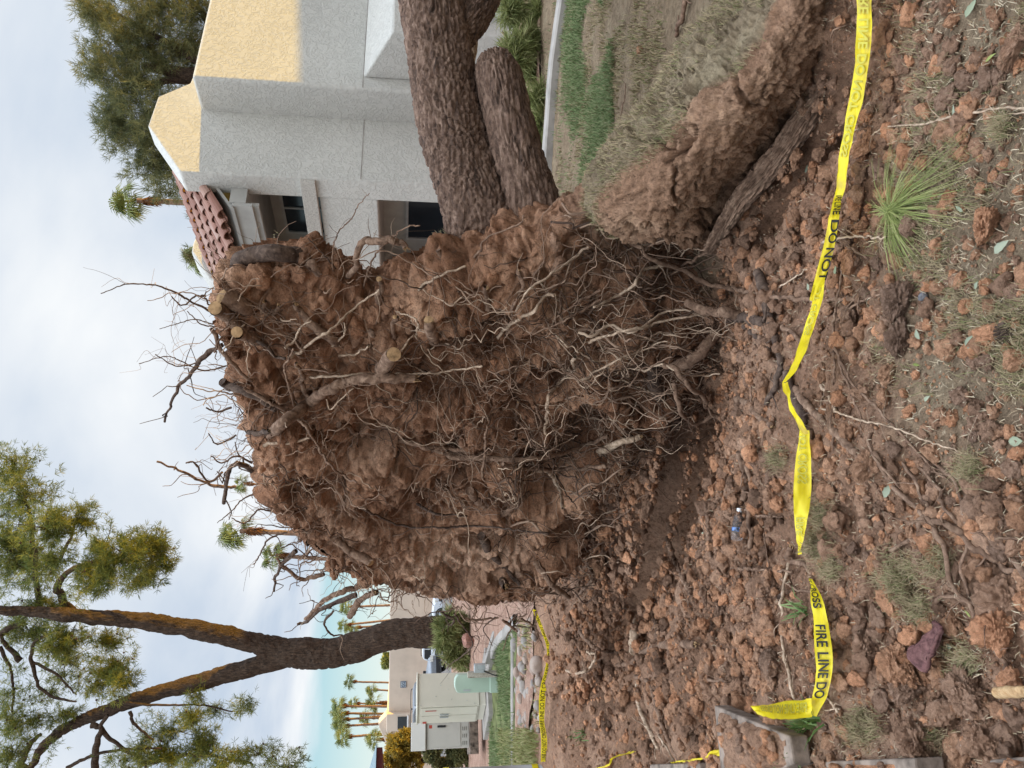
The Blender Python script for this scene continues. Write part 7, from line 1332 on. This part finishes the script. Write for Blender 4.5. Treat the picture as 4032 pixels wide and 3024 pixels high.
    p = G(3690, 2520, .05); o = thing('bark_piece', 'flat purple brown piece of pine bark lying among the clods', 'bark', p); mb = MB(); n = 26; q = [px('b2', z) for z in ((940, 860), (1000, 920), (905, 1140), (815, 1050))]; C4 = np.array([G(*z, .05) for z in q]); u = np.linspace(0, 1, n); A = np.array([[(C4[0]*(1-a)+C4[1]*a)*(1-b)+(C4[3]*(1-a)+C4[2]*a)*b for b in u] for a in u]).reshape(-1, 3); edge = np.minimum(np.minimum(u, 1-u)[:, None], np.minimum(u, 1-u)[None]).ravel(); A += np.array([0, 0, 1.])*(.02*fbm(A*np.array([14, 6, 6]), 3, 4) + .012)[:, None] + (.012*np.stack([fbm(A*20, 2, 1), fbm(A*20, 2, 2), 0*A[:, 0]], 1))*(edge < .05)[:, None]
    mb.add(A, quad_grid(n, n)); k = part('bark_sheet', mb, bark('purple_bark', (.06, .03, .03), (.13, .062, .06), (.19, .10, .09), ((20, 7, 8), (0, 0, R(30))), .006), o, True); s = k.modifiers.new('thick', 'SOLIDIFY'); s.thickness = .012
    p0, p1 = G(*px('b2', (1255, 1258)), .05), G(*px('b2', (1460, 1250)), .06); r = 33/1.3556/F_PX*p0[1]; mb = MB(); tube(mb, [p0, (p0+p1)/2, p1], r, r*.95, 30, 16, .002, 4, True, .06); o = solo('stick', mb, bark('yellow_wood', (.26, .15, .07), (.42, .27, .14), (.52, .37, .21), ((30, 6, 8), (0, 0, 0)), .004), 'peeled yellowish stick with blunt end at the bottom edge', 'stick', p0)
    # bottle
    a, b = G(*px('b1', (965, 278)), .035), G(*px('b1', (938, 372)), .035); t = thing('plastic_bottle', 'crushed clear plastic water bottle with a blue label in the pit', 'bottle', (a+b)/2); ax = (b-a); ax = ax*[1, .6, .4]; L = max(.15, np.linalg.norm(ax)*1.25); ax /= np.linalg.norm(ax); b = a + ax*L
    m, nt, bs = mat('clear_plastic', .08, .6); bs.inputs['Transmission Weight'].default_value = .95; bs.inputs['Base Color'].default_value = (.82, .86, .9, 1); bs.inputs['IOR'].default_value = 1.2
    mb = MB(); Rb = .027; tt = [0, .06, .1, .16, .24, .4, .5, .62, .7, .8, .95, 1.]; rr = [.4, .42, .4, .6, 1., .96, 1., .9, .98, 1., .98, .8]; s = np.linspace(0, 1, 40); tube(mb, [a + ax*L*q for q in s], list(np.interp(s, tt, rr)*Rb), 0, 40, 20, .002, 3, True, .1); part('bottle_body', mb, m, t, True)
    mb = MB(); tube(mb, [a + ax*L*q for q in (.60, .65, .70, .74)], Rb*1.03, Rb*1.03, 10, 20, .001, 3, False, .05); part('label_band', mb, simple('blue_label', (.14, .24, .50), .35, .4, 0, .6, 60), t, True)
    mb = MB(); tube(mb, [a - ax*.004, a + ax*.014], .0135, .0135, 4, 16, 0, 1, True, 0); part('cap', mb, MT['white'], t, True)
    # weeds by the slab and in the pit
    mb = MB()
    for fr, x, y, n in (('b6', 1830, 860, 46), ('b6', 1830, 960, 40), ('b6', 1960, 500, 30), ('b6', 1900, 590, 24), ('b2', 250, 820, 20), ('b1', 130, 1490, 40), ('b1', 1390, 1420, 26)):
        q = px(fr, (x, y)); g = Gm(np.stack([RNG.normal(q[0], 16, n), RNG.normal(q[1], 14, n)], 1)); blades(mb, g + [0, 0, .02], RNG.uniform(.04, .10, n), .009, .9)
    solo('weeds', mb, leafy('weed_leaf', [(.07, .14, .04), (.14, .22, .07), (.26, .32, .14)], .5, .2), kind='stuff')
    # splinters, needles and chaff strewn over the soil
    mb = MB(); g = Gm(scatter_px(5200, 2700, 4060, -60, 3040)); blades(mb, g + [0, 0, .012], RNG.uniform(.008, .03, len(g)), .0022, 1.4); solo('litter', mb, leafy('straw_litter', [(.30, .22, .14), (.45, .36, .24), (.55, .47, .34), (.20, .14, .09)], .8, 0), kind='stuff')
small()
print('tris', sum(len(m.polygons) for m in bpy.data.meshes))
